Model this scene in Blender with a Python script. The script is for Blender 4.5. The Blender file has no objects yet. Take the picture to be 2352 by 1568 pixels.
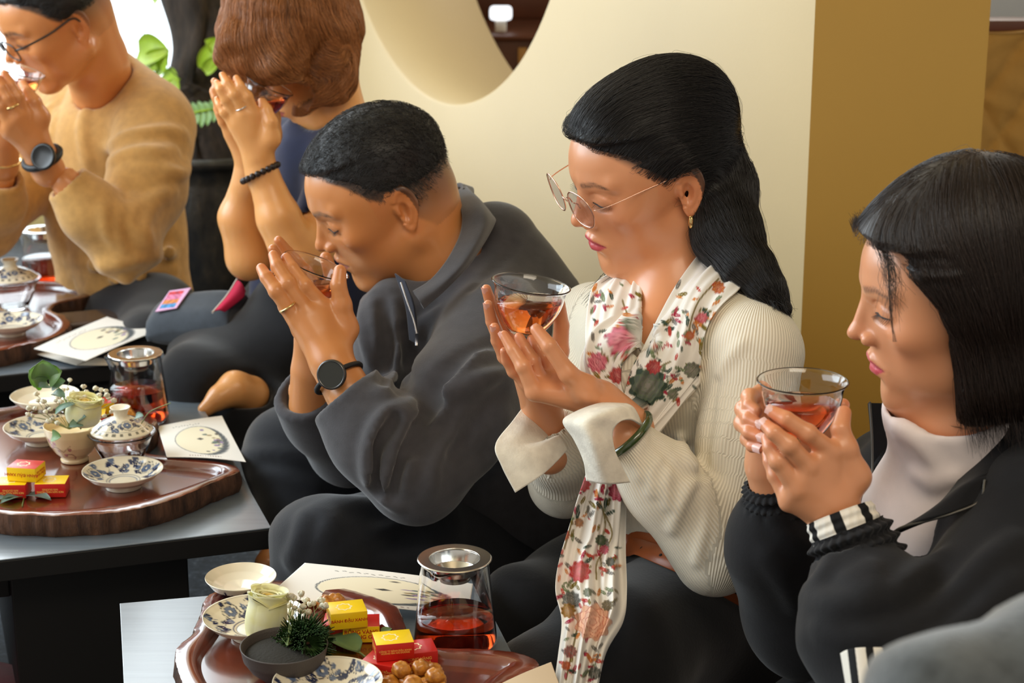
import bpy, math, random
import numpy as np
from mathutils import Vector, Matrix
sc = bpy.context.scene
# ---------------------------------------------------------------- camera, world, lights, exposure
F_PX, CX, CY = 4300.0, 1176.0, 784.0
PITCH = math.radians(16); CAM_H = 1.20
CP, SP = math.cos(PITCH), math.sin(PITCH)
cam = bpy.data.cameras.new('camera'); cam_o = bpy.data.objects.new('camera', cam)
sc.collection.objects.link(cam_o); sc.camera = cam_o
cam.sensor_width = 36; cam.lens = F_PX / 2352 * 36; cam.clip_start = .05
cam_o.location = (0, 0, CAM_H); cam_o.rotation_euler = (math.radians(90) - PITCH, 0, 0)
cam.dof.use_dof = True; cam.dof.focus_distance = 2.12; cam.dof.aperture_fstop = 8.0
w = bpy.data.worlds.new('world'); sc.world = w; w.use_nodes = True
w.node_tree.nodes['Background'].inputs[0].default_value = (1.0, .93, .82, 1)
w.node_tree.nodes['Background'].inputs[1].default_value = .45
sc.view_settings.view_transform = 'Standard'; sc.view_settings.look = 'None'
sc.view_settings.gamma = 1; sc.view_settings.use_curve_mapping = False
sc.view_settings.exposure = 0.0

def area(name, loc, target, sx, sy, energy, color):
    l = bpy.data.lights.new(name, 'AREA'); l.shape = 'RECTANGLE'; l.size = sx; l.size_y = sy
    l.energy = energy; l.color = color
    o = bpy.data.objects.new(name, l); sc.collection.objects.link(o); o.location = loc
    o.rotation_euler = (Vector(target) - Vector(loc)).to_track_quat('-Z', 'Y').to_euler()
    return o
area('window_daylight', (-3.0, 1.5, 1.9), (.1, 2.2, .6), 2.2, 1.8, 50, (.86, .94, 1.0))
area('table_side_fill', (-2.2, 2.9, 1.5), (-.3, 2.2, .3), 1.2, 1.4, 42, (.76, .90, 1.0))  # added fill light that brightens the table tops, not a window
area('back_window_daylight', (-1.9, 5.0, 1.9), (-.5, 2.4, .4), 2.0, 1.9, 42, (.90, .96, 1.0))
area('opening_fill', (1.05, 4.65, 1.75), (.0, 3.95, .62), .7, .7, 11, (1.0, .93, .82))  # added out of view to whiten the lower reveal of the round opening
area('warm_front_fill', (.5, .5, 2.55), (.2, 2.2, .5), 1.4, 1.0, 24, (1.0, .86, .66))  # unseen warm fill added for the camera side of the faces

# ---------------------------------------------------------------- points from the photograph's pixels at a chosen distance
def W(px, py, d):
    r = (px - CX) / F_PX * d; u = -(py - CY) / F_PX * d
    return np.array([r, d * CP + u * SP, CAM_H - d * SP + u * CP])
def G(px, py, z):                      # where the line of sight meets the horizontal plane z
    u1 = -(py - CY) / F_PX
    d = (z - CAM_H) / (-SP + u1 * CP)
    return W(px, py, d)
def proj(p):
    x, y, z = p[..., 0], p[..., 1], p[..., 2] - CAM_H
    d = y * CP - z * SP; up = y * SP + z * CP
    return CX + F_PX * x / d, CY - F_PX * up / d, d

# ---------------------------------------------------------------- objects
def tag(o, label=None, cat=None, group=None, kind=None):
    if label: o['label'] = label
    if cat: o['category'] = cat
    if group: o['group'] = group
    if kind: o['kind'] = kind
    return o
def empty(name, loc=(0, 0, 0), label=None, cat=None, group=None, rot=(0, 0, 0), parent=None):
    o = bpy.data.objects.new(name, None); sc.collection.objects.link(o)
    o.location = loc; o.rotation_euler = rot; o.empty_display_size = .02; o.parent = parent
    return tag(o, label, cat, group)
def link(name, me, parent=None, mat=None):
    o = bpy.data.objects.new(name, me); sc.collection.objects.link(o)
    if mat is not None: me.materials.append(mat)
    if parent is not None: o.parent = parent
    return o
def mesh_np(name, V, Fq, mat=None, parent=None, col=None, smooth=True, attrs=None):
    """V (n,3), Fq (m,k) index array (or list of such arrays)"""
    me = bpy.data.meshes.new(name)
    V = np.asarray(V, np.float32)
    if parent is not None: V = V - np.array(parent_origin(parent), np.float32)
    Fl = Fq if isinstance(Fq, list) else [Fq]
    Fl = [np.asarray(f, np.int32) for f in Fl if len(f)]
    me.vertices.add(len(V)); me.vertices.foreach_set('co', V.ravel())
    nl = sum(f.size for f in Fl); me.loops.add(nl)
    me.loops.foreach_set('vertex_index', np.concatenate([f.ravel() for f in Fl]))
    npoly = sum(len(f) for f in Fl); me.polygons.add(npoly)
    st = []; s0 = 0
    for f in Fl:
        st.append(np.arange(len(f)) * f.shape[1] + s0); s0 += f.size
    me.polygons.foreach_set('loop_start', np.concatenate(st).astype(np.int32))
    me.update(calc_edges=True)
    if smooth: me.polygons.foreach_set('use_smooth', np.ones(npoly, bool))
    if col is not None:
        a = me.color_attributes.new('Col', 'FLOAT_COLOR', 'POINT')
        c = np.ones((len(V), 4), np.float32); c[:, :3] = col; a.data.foreach_set('color', c.ravel())
    for k, v in (attrs or {}).items():
        a = me.attributes.new(k, 'FLOAT_VECTOR', 'POINT'); a.data.foreach_set('vector', np.asarray(v, np.float32).ravel())
    me.validate()
    return link(name, me, parent, mat)
def parent_origin(p):
    t = np.zeros(3)
    while p is not None:
        t = t + np.array(p.location); p = p.parent
    return t
def grid_faces(nu, nv, cu=False, cv=False):
    iu = np.arange(nu if cu else nu - 1); iv = np.arange(nv if cv else nv - 1)
    A, B = np.meshgrid(iu, iv, indexing='ij'); A2 = (A + 1) % nu; B2 = (B + 1) % nv
    return np.stack([A * nv + B, A2 * nv + B, A2 * nv + B2, A * nv + B2], -1).reshape(-1, 4)
def lathe(name, prof, mat, parent=None, seg=64, origin=(0, 0, 0), colf=None, rot=None, warp=None):
    prof = np.array(prof, float); th = np.arange(seg) / seg * 2 * math.pi
    X = prof[:, None, 0] * np.cos(th); Y = prof[:, None, 0] * np.sin(th); Z = np.repeat(prof[:, 1:2], seg, 1)
    V = np.stack([X, Y, Z], -1).reshape(-1, 3)
    if warp is not None: V = warp(V)
    c = colf(V) if colf else None
    if rot is not None: V = V @ np.array(rot).T
    V = V + np.array(origin)
    return mesh_np(name, V, outward(V, grid_faces(len(prof), seg, False, True)), mat, parent, col=c)
def outward(V, F):
    c = V.mean(0); a, b, d, e = (V[F[:, k]] - c for k in range(4))
    vol = (np.einsum('ij,ij->i', a, np.cross(b, d)) + np.einsum('ij,ij->i', a, np.cross(d, e))).sum()
    return F if vol > 0 else F[:, ::-1]
def smoothline(P, n):
    """Catmull-Rom through P, n samples"""
    P = np.asarray(P, float)
    if len(P) == 2: return P[0] + np.linspace(0, 1, n)[:, None] * (P[1] - P[0])
    Q = np.vstack([2 * P[0] - P[1], P, 2 * P[-1] - P[-2]])
    t = np.linspace(0, len(P) - 1 - 1e-9, n); i = t.astype(int); f = (t - i)[:, None]
    p0, p1, p2, p3 = Q[i], Q[i + 1], Q[i + 2], Q[i + 3]
    return .5 * (2 * p1 + (p2 - p0) * f + (2 * p0 - 5 * p1 + 4 * p2 - p3) * f * f + (3 * p1 - p0 - 3 * p2 + p3) * f ** 3)
def tube_np(pts, rad, seg=10, n=None, closed=False, flat=1.0, up=None):
    """returns V, F of a tube along pts (smoothed if n is given)"""
    pts = np.asarray(pts, float); rad = np.asarray(rad, float)
    if n:
        m = len(pts)
        if rad.ndim: rad = np.interp(np.linspace(0, m - 1, n), np.arange(m), rad)
        pts = smoothline(pts, n)
    if rad.ndim == 0: rad = np.full(len(pts), float(rad))
    T = np.gradient(pts, axis=0) if not closed else np.roll(pts, -1, 0) - np.roll(pts, 1, 0)
    T /= np.linalg.norm(T, axis=1)[:, None] + 1e-12
    u = np.array(up, float) if up is not None else (np.array([0, 0, 1.]) if abs(T[0, 2]) < .9 else np.array([1., 0, 0]))
    N = np.zeros_like(T); prev = u
    for i in range(len(T)):
        a = (u if up is not None else prev); a = a - T[i] * a.dot(T[i]); a /= np.linalg.norm(a) + 1e-12
        N[i] = a; prev = a
    B = np.cross(T, N); th = np.arange(seg) / seg * 2 * math.pi
    V = pts[:, None] + rad[:, None, None] * (np.cos(th)[None, :, None] * N[:, None] * flat + np.sin(th)[None, :, None] * B[:, None])
    Fq = grid_faces(len(pts), seg, closed, True); V = V.reshape(-1, 3); Fs = [Fq]
    if not closed:
        n0 = len(V); V = np.vstack([V, pts[0], pts[-1]]); k = np.arange(seg); k2 = (k + 1) % seg
        Fs.append(np.stack([np.full(seg, n0), k2, k], 1)); b = (len(pts) - 1) * seg
        Fs.append(np.stack([np.full(seg, n0 + 1), b + k, b + k2], 1))
    return V, Fs
def tube(name, pts, rad, mat, parent=None, **kw):
    V, Fs = tube_np(pts, rad, **kw); return mesh_np(name, V, Fs, mat, parent)
def join_np(parts):
    Vs, F3, F4, o = [], [], [], 0
    for V, Fs in parts:
        for f in (Fs if isinstance(Fs, list) else [Fs]):
            f = np.asarray(f)
            if len(f): (F3 if f.shape[1] == 3 else F4).append(f + o)
        Vs.append(V); o += len(V)
    return np.vstack(Vs), [np.vstack(x) for x in (F3, F4) if x]
def sphere_np(c, r, nu=10, nv=8, sc_=(1, 1, 1), rot=None):
    th = np.arange(nu) / nu * 2 * math.pi; ph = np.linspace(0, math.pi, nv)
    V = np.stack([np.sin(ph)[:, None] * np.cos(th), np.sin(ph)[:, None] * np.sin(th), np.cos(ph)[:, None] + 0 * th], -1).reshape(-1, 3) * r * np.array(sc_)
    if rot is not None: V = V @ np.array(rot).T
    return V + np.array(c), grid_faces(nv, nu, False, True)
def box_np(lo, hi, bev=0.0):
    import bmesh
    bm = bmesh.new(); bmesh.ops.create_cube(bm, size=1)
    lo, hi = np.array(lo, float), np.array(hi, float)
    for v in bm.verts: v.co = Vector((lo + hi) / 2 + np.array(v.co) * (hi - lo))
    if bev: bmesh.ops.bevel(bm, geom=bm.edges[:], offset=bev, segments=2, affect='EDGES', profile=.5)
    V = np.array([v.co[:] for v in bm.verts]); bm.verts.index_update()
    F3 = [[v.index for v in f.verts] for f in bm.faces if len(f.verts) == 3]
    F4 = [[v.index for v in f.verts] for f in bm.faces if len(f.verts) == 4]
    bm.free()
    return V, [np.array(x) for x in (F3, F4) if x]
def prism(name, pts2, z0, z1, mat, parent=None, bev=.002, smooth=False):
    """a slab with the outline pts2 (counter-clockwise, world x,y)"""
    import bmesh
    bm = bmesh.new(); vs = [bm.verts.new((p[0], p[1], z0)) for p in pts2]
    f = bm.faces.new(vs); r = bmesh.ops.extrude_face_region(bm, geom=[f])
    for v in r['geom']:
        if isinstance(v, bmesh.types.BMVert): v.co.z = z1
    bmesh.ops.recalc_face_normals(bm, faces=bm.faces[:])
    if bev: bmesh.ops.bevel(bm, geom=bm.edges[:], offset=bev, segments=2, affect='EDGES', profile=.5)
    o = parent_origin(parent) if parent is not None else np.zeros(3)
    for v in bm.verts: v.co = v.co - Vector(o)
    me = bpy.data.meshes.new(name); bm.to_mesh(me); bm.free()
    if smooth: me.polygons.foreach_set('use_smooth', np.ones(len(me.polygons), bool))
    return link(name, me, parent, mat)

# ---------------------------------------------------------------- materials
class NT:
    def __init__(s, name):
        s.m = bpy.data.materials.new(name); s.m.use_nodes = True; s.t = s.m.node_tree
        s.b = s.t.nodes['Principled BSDF']; s.out = s.t.nodes['Material Output']
    def n(s, typ, **kw):
        nd = s.t.nodes.new(typ)
        for k, v in kw.items():
            if k.startswith('i_'):
                key = k[2:]; key = int(key) if key.isdigit() else key.replace('_', ' ')
                nd.inputs[key].default_value = v
            else: setattr(nd, k, v)
        return nd
    def l(s, a, b): s.t.links.new(a, b)
    def P(s, **kw):
        for k, v in kw.items(): s.b.inputs[k.replace('_', ' ')].default_value = v
        return s
    def ramp(s, fac, stops):
        r = s.n('ShaderNodeValToRGB'); e = r.color_ramp.elements
        while len(e) > 1: e.remove(e[0])
        e[0].position = stops[0][0]; e[0].color = (*stops[0][1], 1)
        for p, c in stops[1:]:
            x = e.new(p); x.color = (*c, 1)
        s.l(fac, r.inputs[0]); return r.outputs[0]
    def bump(s, h, strength=.3, dist=.002, normal=None):
        b = s.n('ShaderNodeBump', i_Strength=strength, i_Distance=dist); s.l(h, b.inputs['Height'])
        if normal is not None: s.l(normal, b.inputs['Normal'])
        s.l(b.outputs[0], s.b.inputs['Normal']); return b.outputs[0]
    def noise(s, scale, detail=4, coord=None, rough=.5, dist=0.0):
        nd = s.n('ShaderNodeTexNoise', i_Scale=scale, i_Detail=detail, i_Roughness=rough, i_Distortion=dist)
        if coord is None:
            tc = s.n('ShaderNodeTexCoord'); coord = tc.outputs['Object']
        s.l(coord, nd.inputs['Vector']); return nd.outputs[0]
    def obj(s, scale=(1, 1, 1), rot=(0, 0, 0)):
        tc = s.n('ShaderNodeTexCoord'); mp = s.n('ShaderNodeMapping'); mp.inputs['Scale'].default_value = scale; mp.inputs['Rotation'].default_value = rot
        s.l(tc.outputs['Object'], mp.inputs['Vector']); return mp.outputs[0]
def srgb(r, g, b):
    f = lambda c: (c / 255 / 12.92 if c / 255 <= .04045 else ((c / 255 + .055) / 1.055) ** 2.4)
    return (f(r), f(g), f(b))
def mat_plain(name, col, rough=.5, metal=0, bump=0, bscale=300, var=0, spec=.5, **kw):
    N = NT(name); N.P(Base_Color=(*col, 1), Roughness=rough, Metallic=metal); N.b.inputs['Specular IOR Level'].default_value = spec
    for k, v in kw.items(): N.b.inputs[k.replace('_', ' ')].default_value = v
    if bump: N.bump(N.noise(bscale, 5), bump, .001)
    if var:
        c = N.ramp(N.noise(9, 5), [(.3, tuple(x * (1 - var) for x in col)), (.7, tuple(min(1, x * (1 + var)) for x in col))]); N.l(c, N.b.inputs['Base Color'])
    return N.m
def mat_vcol(name, rough=.5, spec=.5, sss=0, bump=0, bscale=400, coat=0, **kw):
    N = NT(name); a = N.n('ShaderNodeAttribute', attribute_name='Col'); N.l(a.outputs[0], N.b.inputs['Base Color'])
    N.P(Roughness=rough); N.b.inputs['Specular IOR Level'].default_value = spec
    if sss:
        N.P(Subsurface_Weight=sss, Subsurface_Scale=.006); N.b.inputs['Subsurface Radius'].default_value = (1, .35, .2)
    if coat: N.P(Coat_Weight=coat, Coat_Roughness=.05)
    for k, v in kw.items(): N.b.inputs[k.replace('_', ' ')].default_value = v
    if bump: N.bump(N.noise(bscale, 4), bump, .0006)
    return N.m
# ---------------------------------------------------------------- implicit surfaces (bodies, hands, heads, clothes)
f32 = np.float32
def A3(v): return np.asarray(v, f32)
def rc(P, a, b, ra, rb=None):
    if rb is None: rb = ra
    a, b = A3(a), A3(b); ab = b - a; q = P - a
    t = np.clip((q @ ab) / (ab @ ab + 1e-12), 0, 1)
    q = q - t[:, None] * ab
    return np.sqrt((q * q).sum(1)) - (ra + (rb - ra) * t)
def chain(P, pts, rs, k=.0):
    d = None
    for i in range(len(pts) - 1):
        e = rc(P, pts[i], pts[i + 1], rs[i], rs[i + 1]); d = e if d is None else (smin(d, e, k) if k else np.minimum(d, e))
    return d
def ell(P, c, r, M=None):
    q = P - A3(c)
    if M is not None: q = q @ np.asarray(M, f32)
    r = A3(r); a = q / r; k0 = np.sqrt((a * a).sum(1)); b = a / r; k1 = np.sqrt((b * b).sum(1)) + 1e-9
    return np.where(k0 < .05, -r.min() + 0 * k0, k0 * (k0 - 1) / k1)
def smin(a, b, k):
    h = np.clip(.5 + .5 * (b - a) / k, 0, 1)
    return b + (a - b) * h - k * h * (1 - h)
def smax(a, b, k): return -smin(-a, -b, k)
def basis(x, up):
    x = np.array(x, float); x /= np.linalg.norm(x); y = np.cross(up, x); y /= np.linalg.norm(y); z = np.cross(x, y)
    return np.stack([x, y, z], 1)           # columns
def surf(fn, lo, hi, h, slack=0.0):
    """surface-net mesh of fn(P)=0 inside the box, evaluated only near the surface"""
    B = 8; lo = np.array(lo, float); hi = np.array(hi, float)
    nb = np.ceil((hi - lo) / (h * B)).astype(int); n = nb * B
    g = np.stack(np.meshgrid(*[np.arange(k) for k in nb], indexing='ij'), -1).reshape(-1, 3)
    C = (lo + (g + .5) * B * h).astype(f32); dc = fn(C)
    keep = np.abs(dc) < h * B * .87 * 1.35 + slack
    Vv = np.repeat(np.repeat(np.repeat(np.where(dc > 0, 1., -1.).astype(f32).reshape(nb), B, 0), B, 1), B, 2)
    o = np.stack(np.meshgrid(np.arange(B), np.arange(B), np.arange(B), indexing='ij'), -1).reshape(-1, 3)
    idx = (g[keep][:, None] * B + o[None]).reshape(-1, 3)
    val = np.empty(len(idx), f32)
    for s in range(0, len(idx), 400000):
        I = idx[s:s + 400000]; val[s:s + 400000] = fn((lo + I * h).astype(f32))
    Vv[idx[:, 0], idx[:, 1], idx[:, 2]] = val
    ins = Vv < 0
    c8 = np.zeros((n[0] - 1, n[1] - 1, n[2] - 1), np.uint8)
    for a in (0, 1):
        for b in (0, 1):
            for c in (0, 1): c8 += ins[a:n[0] - 1 + a, b:n[1] - 1 + b, c:n[2] - 1 + c]
    act = np.argwhere((c8 > 0) & (c8 < 8))
    cid = np.full(c8.shape, -1, np.int32); cid[act[:, 0], act[:, 1], act[:, 2]] = np.arange(len(act))
    cor = np.array([[a, b, c] for a in (0, 1) for b in (0, 1) for c in (0, 1)])
    v8 = np.stack([Vv[act[:, 0] + a, act[:, 1] + b, act[:, 2] + c] for a, b, c in cor], 1)
    acc = np.zeros((len(act), 3)); cnt = np.zeros(len(act))
    for i in range(8):
        for j in range(i + 1, 8):
            if np.abs(cor[i] - cor[j]).sum() == 1:
                m = (v8[:, i] < 0) != (v8[:, j] < 0); t = v8[:, i] / (v8[:, i] - v8[:, j] + 1e-20)
                t = np.clip(t, 0, 1)
                acc += np.where(m[:, None], cor[i] + t[:, None] * (cor[j] - cor[i]), 0); cnt += m
    V = lo + (act + acc / cnt[:, None]) * h
    Fs = []
    for ax in range(3):
        u, v = (ax + 1) % 3, (ax + 2) % 3
        sl0 = [slice(1, None)] * 3; sl1 = [slice(1, None)] * 3
        sl0[ax] = slice(0, n[ax] - 1); sl1[ax] = slice(1, n[ax])
        sl0[u] = sl1[u] = slice(1, n[u] - 1); sl0[v] = sl1[v] = slice(1, n[v] - 1)
        a0, a1 = ins[tuple(sl0)], ins[tuple(sl1)]
        for flip, m in ((0, a0 & ~a1), (1, ~a0 & a1)):
            e = np.argwhere(m)
            if not len(e): continue
            e[:, u] += 1; e[:, v] += 1
            q = []
            for du, dv in ((-1, -1), (0, -1), (0, 0), (-1, 0)):
                k = e.copy(); k[:, u] += du; k[:, v] += dv; q.append(cid[k[:, 0], k[:, 1], k[:, 2]])
            q = np.stack(q if not flip else q[::-1], 1); Fs.append(q)
    Fq = np.vstack(Fs); Fq = Fq[(Fq >= 0).all(1)]
    return V, Fq
def grad(fn, P, e=.0015):
    g = np.stack([fn(P + A3(v)) - fn(P - A3(v)) for v in ((e, 0, 0), (0, e, 0), (0, 0, e))], 1)
    return g / (np.linalg.norm(g, axis=1)[:, None] + 1e-9)
def raymarch(fn, px, py, d0=1.0, d1=5.0):
    """first hit of the sight lines through the given pixels with fn"""
    px, py = np.atleast_1d(px).astype(float), np.atleast_1d(py).astype(float)
    a = np.stack([W(x, y, 1.0) for x, y in zip(px, py)]) - np.array([0, 0, CAM_H]); L = np.linalg.norm(a, axis=1); a /= L[:, None]
    t = np.full(len(px), d0)
    for _ in range(90):
        d = fn((np.array([0, 0, CAM_H]) + a * t[:, None]).astype(f32)); t = t + np.clip(d, -.02, .2) * .8
    hit = (np.abs(d) < .01) & (t < d1)
    return np.array([0, 0, CAM_H]) + a * t[:, None], hit, t / L
def folds(fn, specs, cut=False):
    """raised folds (or creases) along pixel polylines lying on fn: list of (pixels, radius, lift)"""
    out = []
    for pix, r, lift in specs:
        pp = np.array(pix, float); pp = smoothline(pp, max(4, len(pp) * 3)) if len(pp) > 2 else smoothline(pp, 4)
        X, hit, _ = raymarch(fn, pp[:, 0], pp[:, 1])
        X = X[hit]
        if len(X) < 2: continue
        N = grad(fn, X.astype(f32)); s = np.sin(np.linspace(0.08, .92, len(X)) * math.pi) ** .6
        X = X + N * ((r - lift * s) if cut else ((lift - r) * s - r * (1 - s)))[:, None]
        out.append((X, r))
    return out
def add_folds(d, P, fl, k=.012):
    for X, r in fl:
        lo, hi = X.min(0) - r - k * 1.5, X.max(0) + r + k * 1.5
        m = np.where((np.abs(d) < .03) & ((P > lo) & (P < hi)).all(1))[0]
        if len(m): d[m] = smin(d[m], chain(P[m], X, [r] * len(X)), k)
    return d
def cut_folds(d, P, fl, k=.008):
    for X, r in fl:
        lo, hi = X.min(0) - r - k * 1.5, X.max(0) + r + k * 1.5
        m = np.where((np.abs(d) < .03) & ((P > lo) & (P < hi)).all(1))[0]
        if len(m): d[m] = smax(d[m], -chain(P[m], X, [r] * len(X)), k)
    return d
def wob(P, amp, fr, seed=0.0):
    x, y, z = P[:, 0] * fr, P[:, 1] * fr, P[:, 2] * fr; s = seed
    return amp * (np.sin(x * 1.0 + 1.7 * np.sin(z * .9 + s) + s) * np.cos(y * 1.1 + 1.3 * np.sin(x * .7 + s)) + .5 * np.sin(z * 1.9 + 1.1 * np.sin(y * 1.7 + x + s)))

# strands combed over an implicit volume
def comb(fn, roots, flow, steps, step, lift, rnd, jitter=.25, offs=None):
    P = roots.astype(f32); out = [P]; n = len(P); h = lift * rnd.random(n).astype(f32) if offs is None else offs
    jd = rnd.normal(0, 1, (n, 3)).astype(f32) * jitter
    for i in range(steps):
        N = grad(fn, P); d = fn(P); P = P - N * (d - h)[:, None]
        T = flow(P) + jd; T = T - N * (T * N).sum(1)[:, None]; T /= np.linalg.norm(T, axis=1)[:, None] + 1e-9
        P = (P + T * step).astype(f32); out.append(P)
    return np.stack(out, 1)
def strands(name, S, r0, mat, parent, r1=None, label=None):
    n, k = S.shape[:2]
    hc = bpy.data.hair_curves.new(name); hc.add_curves([k] * n)
    o = parent_origin(parent)
    hc.attributes['position'].data.foreach_set('vector', (S - o).reshape(-1, 3).astype(f32).ravel())
    a = hc.attributes.get('radius') or hc.attributes.new('radius', 'FLOAT', 'POINT')
    rr = np.linspace(1, .35 if r1 is None else r1 / r0, k) * r0
    a.data.foreach_set('value', np.tile(rr, n).astype(f32))
    ob = bpy.data.objects.new(name, hc); sc.collection.objects.link(ob); hc.materials.append(mat); ob.parent = parent
    ob['kind'] = 'stuff'
    return ob
def hair_mat(name, col, rough=.32, melt=None):
    N = NT(name); hi = N.n('ShaderNodeHairInfo')
    c = N.ramp(hi.outputs['Random'], [(0, tuple(x * .6 for x in col)), (1, tuple(min(1, x * 1.5) for x in col))])
    N.l(c, N.b.inputs['Base Color']); N.P(Roughness=rough); N.b.inputs['Specular IOR Level'].default_value = .45
    return N.m

# ---------------------------------------------------------------- the head
def rot3(yaw, pitch, roll):
    y, p, r = map(math.radians, (yaw, pitch, roll))
    cy, sy, cp, sp, cr, sr = math.cos(y), math.sin(y), math.cos(p), math.sin(p), math.cos(r), math.sin(r)
    return np.array([[cy, -sy, 0], [sy, cy, 0], [0, 0, 1]]) @ np.array([[cp, 0, sp], [0, 1, 0], [-sp, 0, cp]]) @ np.array([[1, 0, 0], [0, cr, -sr], [0, sr, cr]])
class Head:
    def __init__(s, px, py, d, yaw, pitch, roll, scale=1.0, male=False, nose=1.0, bridge=0.0, eyeopen=0.0, face=1.0, lipfull=1.0):
        s.O = W(px, py, d); s.M = rot3(yaw, pitch, roll); s.k = scale; s.male = male; s.nose = nose; s.eo = eyeopen; s.face = face; s.lf = lipfull; s.bridge = bridge; s.crease = None; s.prepare()
    def loc(s, P): return ((P - s.O.astype(f32)) @ s.M.astype(f32)) / f32(s.k)
    def wor(s, L): return s.O + (np.asarray(L, float) * s.k) @ s.M.T
    def skull(s, Q):
        d = ell(Q, (-.006, 0, .041), (.093, .075, .080))
        d = smin(d, ell(Q, (.036, 0, .046), (.059, .062, .052)), .02)
        return d
    def drop(s, yz):
        """points of the face surface in front of the given (y, z)"""
        yz = np.array(yz, float); Q = np.stack([np.full(len(yz), .135), yz[:, 0], yz[:, 1]], 1).astype(f32)
        for _ in range(60):
            d = s.core(Q); Q[:, 0] -= np.clip(d, -.004, .02) * .7
        return Q
    def prepare(s):
        t = np.linspace(-1, 1, 9); q = 1 - t * t; op = s.eo
        s.low = s.drop([(.0325 + a * .0150, .0150 - .0042 * k + .0012 * a) for a, k in zip(t, q)])
        s.up = s.drop([(.0325 + a * .0152, .0152 + (-.0036 + .0062 * op) * k + .0012 * a) for a, k in zip(t, q)])
        s.fold = s.drop([(.0330 + a * .0160, .0235 + .0060 * k - .0010 * a) for a, k in zip(t, q)])
        s.bag = s.drop([(.0310 + a * .0130, .0085 - .0035 * k) for a, k in zip(t, q)])
        s.mouth = s.drop([(y, z) for y, z in ((0, -.0430), (.006, -.0424), (.012, -.0437), (.018, -.0452), (.0245, -.0468))])
        s.crease = 1
    def sdf(s, P): return s.core(s.loc(P)) * s.k
    def core(s, Q):
        Y = np.abs(Q[:, 1]); Qs = np.stack([Q[:, 0], Y, Q[:, 2]], 1)
        d = s.skull(Q); w = s.face
        d = smin(d, ell(Q, (.034, 0, -.022), (.060, .055 * w, .078)), .025)
        m = .004 if s.male else 0.0
        d = smin(d, rc(Qs, (.0, .050 * w + m, -.042), (.070, .014 + m, -.082), .017 + m, .015), .022)
        d = smin(d, ell(Q, (.077, 0, -.086), (.021, .022 + m, .017)), .015)
        d = smin(d, ell(Qs, (.058, .046 * w, -.004), (.026, .020, .021)), .016)
        d = smin(d, ell(Q, (.074, 0, -.050), (.026, .029, .028)), .018)
        d = smin(d, ell(Q, (.058, 0, -.012), (.037, .040, .036)), .014)
        d = smin(d, ell(Qs, (.040, .037 * w, -.038), (.034, .022, .036)), .020)
        d = smin(d, ell(Qs, (.030, .050, .025), (.035, .020, .035)), .020)
        # eye sockets, brow, eyeballs behind lids
        d = smax(d, -ell(Qs, (.1045, .033, .020), (.0165, .0185, .0115)), .012)
        d = smin(d, rc(Qs, (.087, .010, .040), (.072, .047, .041), .0075 + m * .4, .0075), .012)
        E = ell(Qs, (.0755, .0325, .0195), (.0135, .0165, .0125))
        d = smin(d, E, .006)
        # nose
        n = s.nose; b = s.bridge
        N = rc(Q, (.088 + b, 0, .030), (.1055 + .002 * n, 0, -.003), .0055, .0070)
        N = smin(N, ell(Q, (.1060 + .002 * n, 0, -.0085), (.0105 * n, .0092, .0082)), .006)
        N = smin(N, rc(Q, (.084, 0, .024), (.092, 0, -.008), .010, .0135), .008)
        N = smin(N, ell(Qs, (.1005, .0120 * n, -.0135), (.0090, .0062, .0068)), .005)
        d = smin(d, N, .007)
        d = smax(d, -ell(Qs, (.1065, .0062, -.0205), (.0050, .0030, .0030)), .002)
        # philtrum, lips
        lf = s.lf
        d = smin(d, chain(Qs, [(.1010, .0, -.0365), (.1000, .008, -.0370), (.0885, .0235, -.0455)], [.0045 * lf, .0045 * lf, .0018]), .005)
        d = smin(d, chain(Qs, [(.0985, .0, -.0500), (.0965, .009, -.0495), (.0870, .0225, -.0462)], [.0060 * lf, .0052 * lf, .0015]), .005)
        if s.crease:
            d = smax(d, -chain(Qs, s.mouth, [.0012, .0012, .0012, .0010, .0003]), .0025)
            d = smax(d, -chain(Qs, s.fold, [.0006] + [.0010] * 7 + [.0005]), .0022)
            d = smax(d, -chain(Qs, s.low, [.0009] * 9), .0018)
            d = smin(d, chain(Qs, s.up + A3((-.0006, 0, .0012)), [.0010] * 9), .002)
            d = smax(d, -(chain(Qs, s.bag, [.0008] * 9)), .006)
        d = smax(d, -ell(Q, (.106, 0, -.0265), (.004, .0035, .008)), .005)
        d = smax(d, -ell(Q, (.102, 0, -.0640), (.006, .018, .005)), .010)
        # ears
        EA = s.ear(Qs)
        return smin(d, EA, .005)
    def ear(s, Qs):
        c = np.array([-.004, .073, .004]); a = math.radians(14); b = math.radians(17)
        fx = np.array([-math.cos(b), math.sin(b), 0.]); nn = np.array([math.sin(b), math.cos(b), 0.])
        up = np.array([-math.sin(a), 0, math.cos(a)]); up -= nn * up.dot(nn); up /= np.linalg.norm(up); fx = np.cross(nn, up); fx *= -1 if fx[0] > 0 else 1
        M = np.stack([fx, nn, up], 1)
        q = ((Qs - A3(c)) @ M.astype(f32))
        qx = q[:, 0]; qz = q[:, 2]; wz = np.interp(qz, [-.034, -.018, .008, .034], [.62, .74, 1.0, .95]).astype(f32)
        q2 = np.stack([(qx - .006) / wz, q[:, 1], qz], 1)
        disk = ell(q2, (0, 0, 0), (.0165, .0048, .0315)) * .8
        rad = np.sqrt((q2[:, 0] / .0155) ** 2 + (q2[:, 2] / .0300) ** 2); ring = np.sqrt(((rad - 1) * .019) ** 2 + (q2[:, 1] - .0025) ** 2) - .0030
        ring = np.where((q2[:, 0] < -.004) & (q2[:, 2] < .012) & (q2[:, 2] > -.02), ring + .01, ring)
        d = smin(disk, ring, .003)
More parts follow.
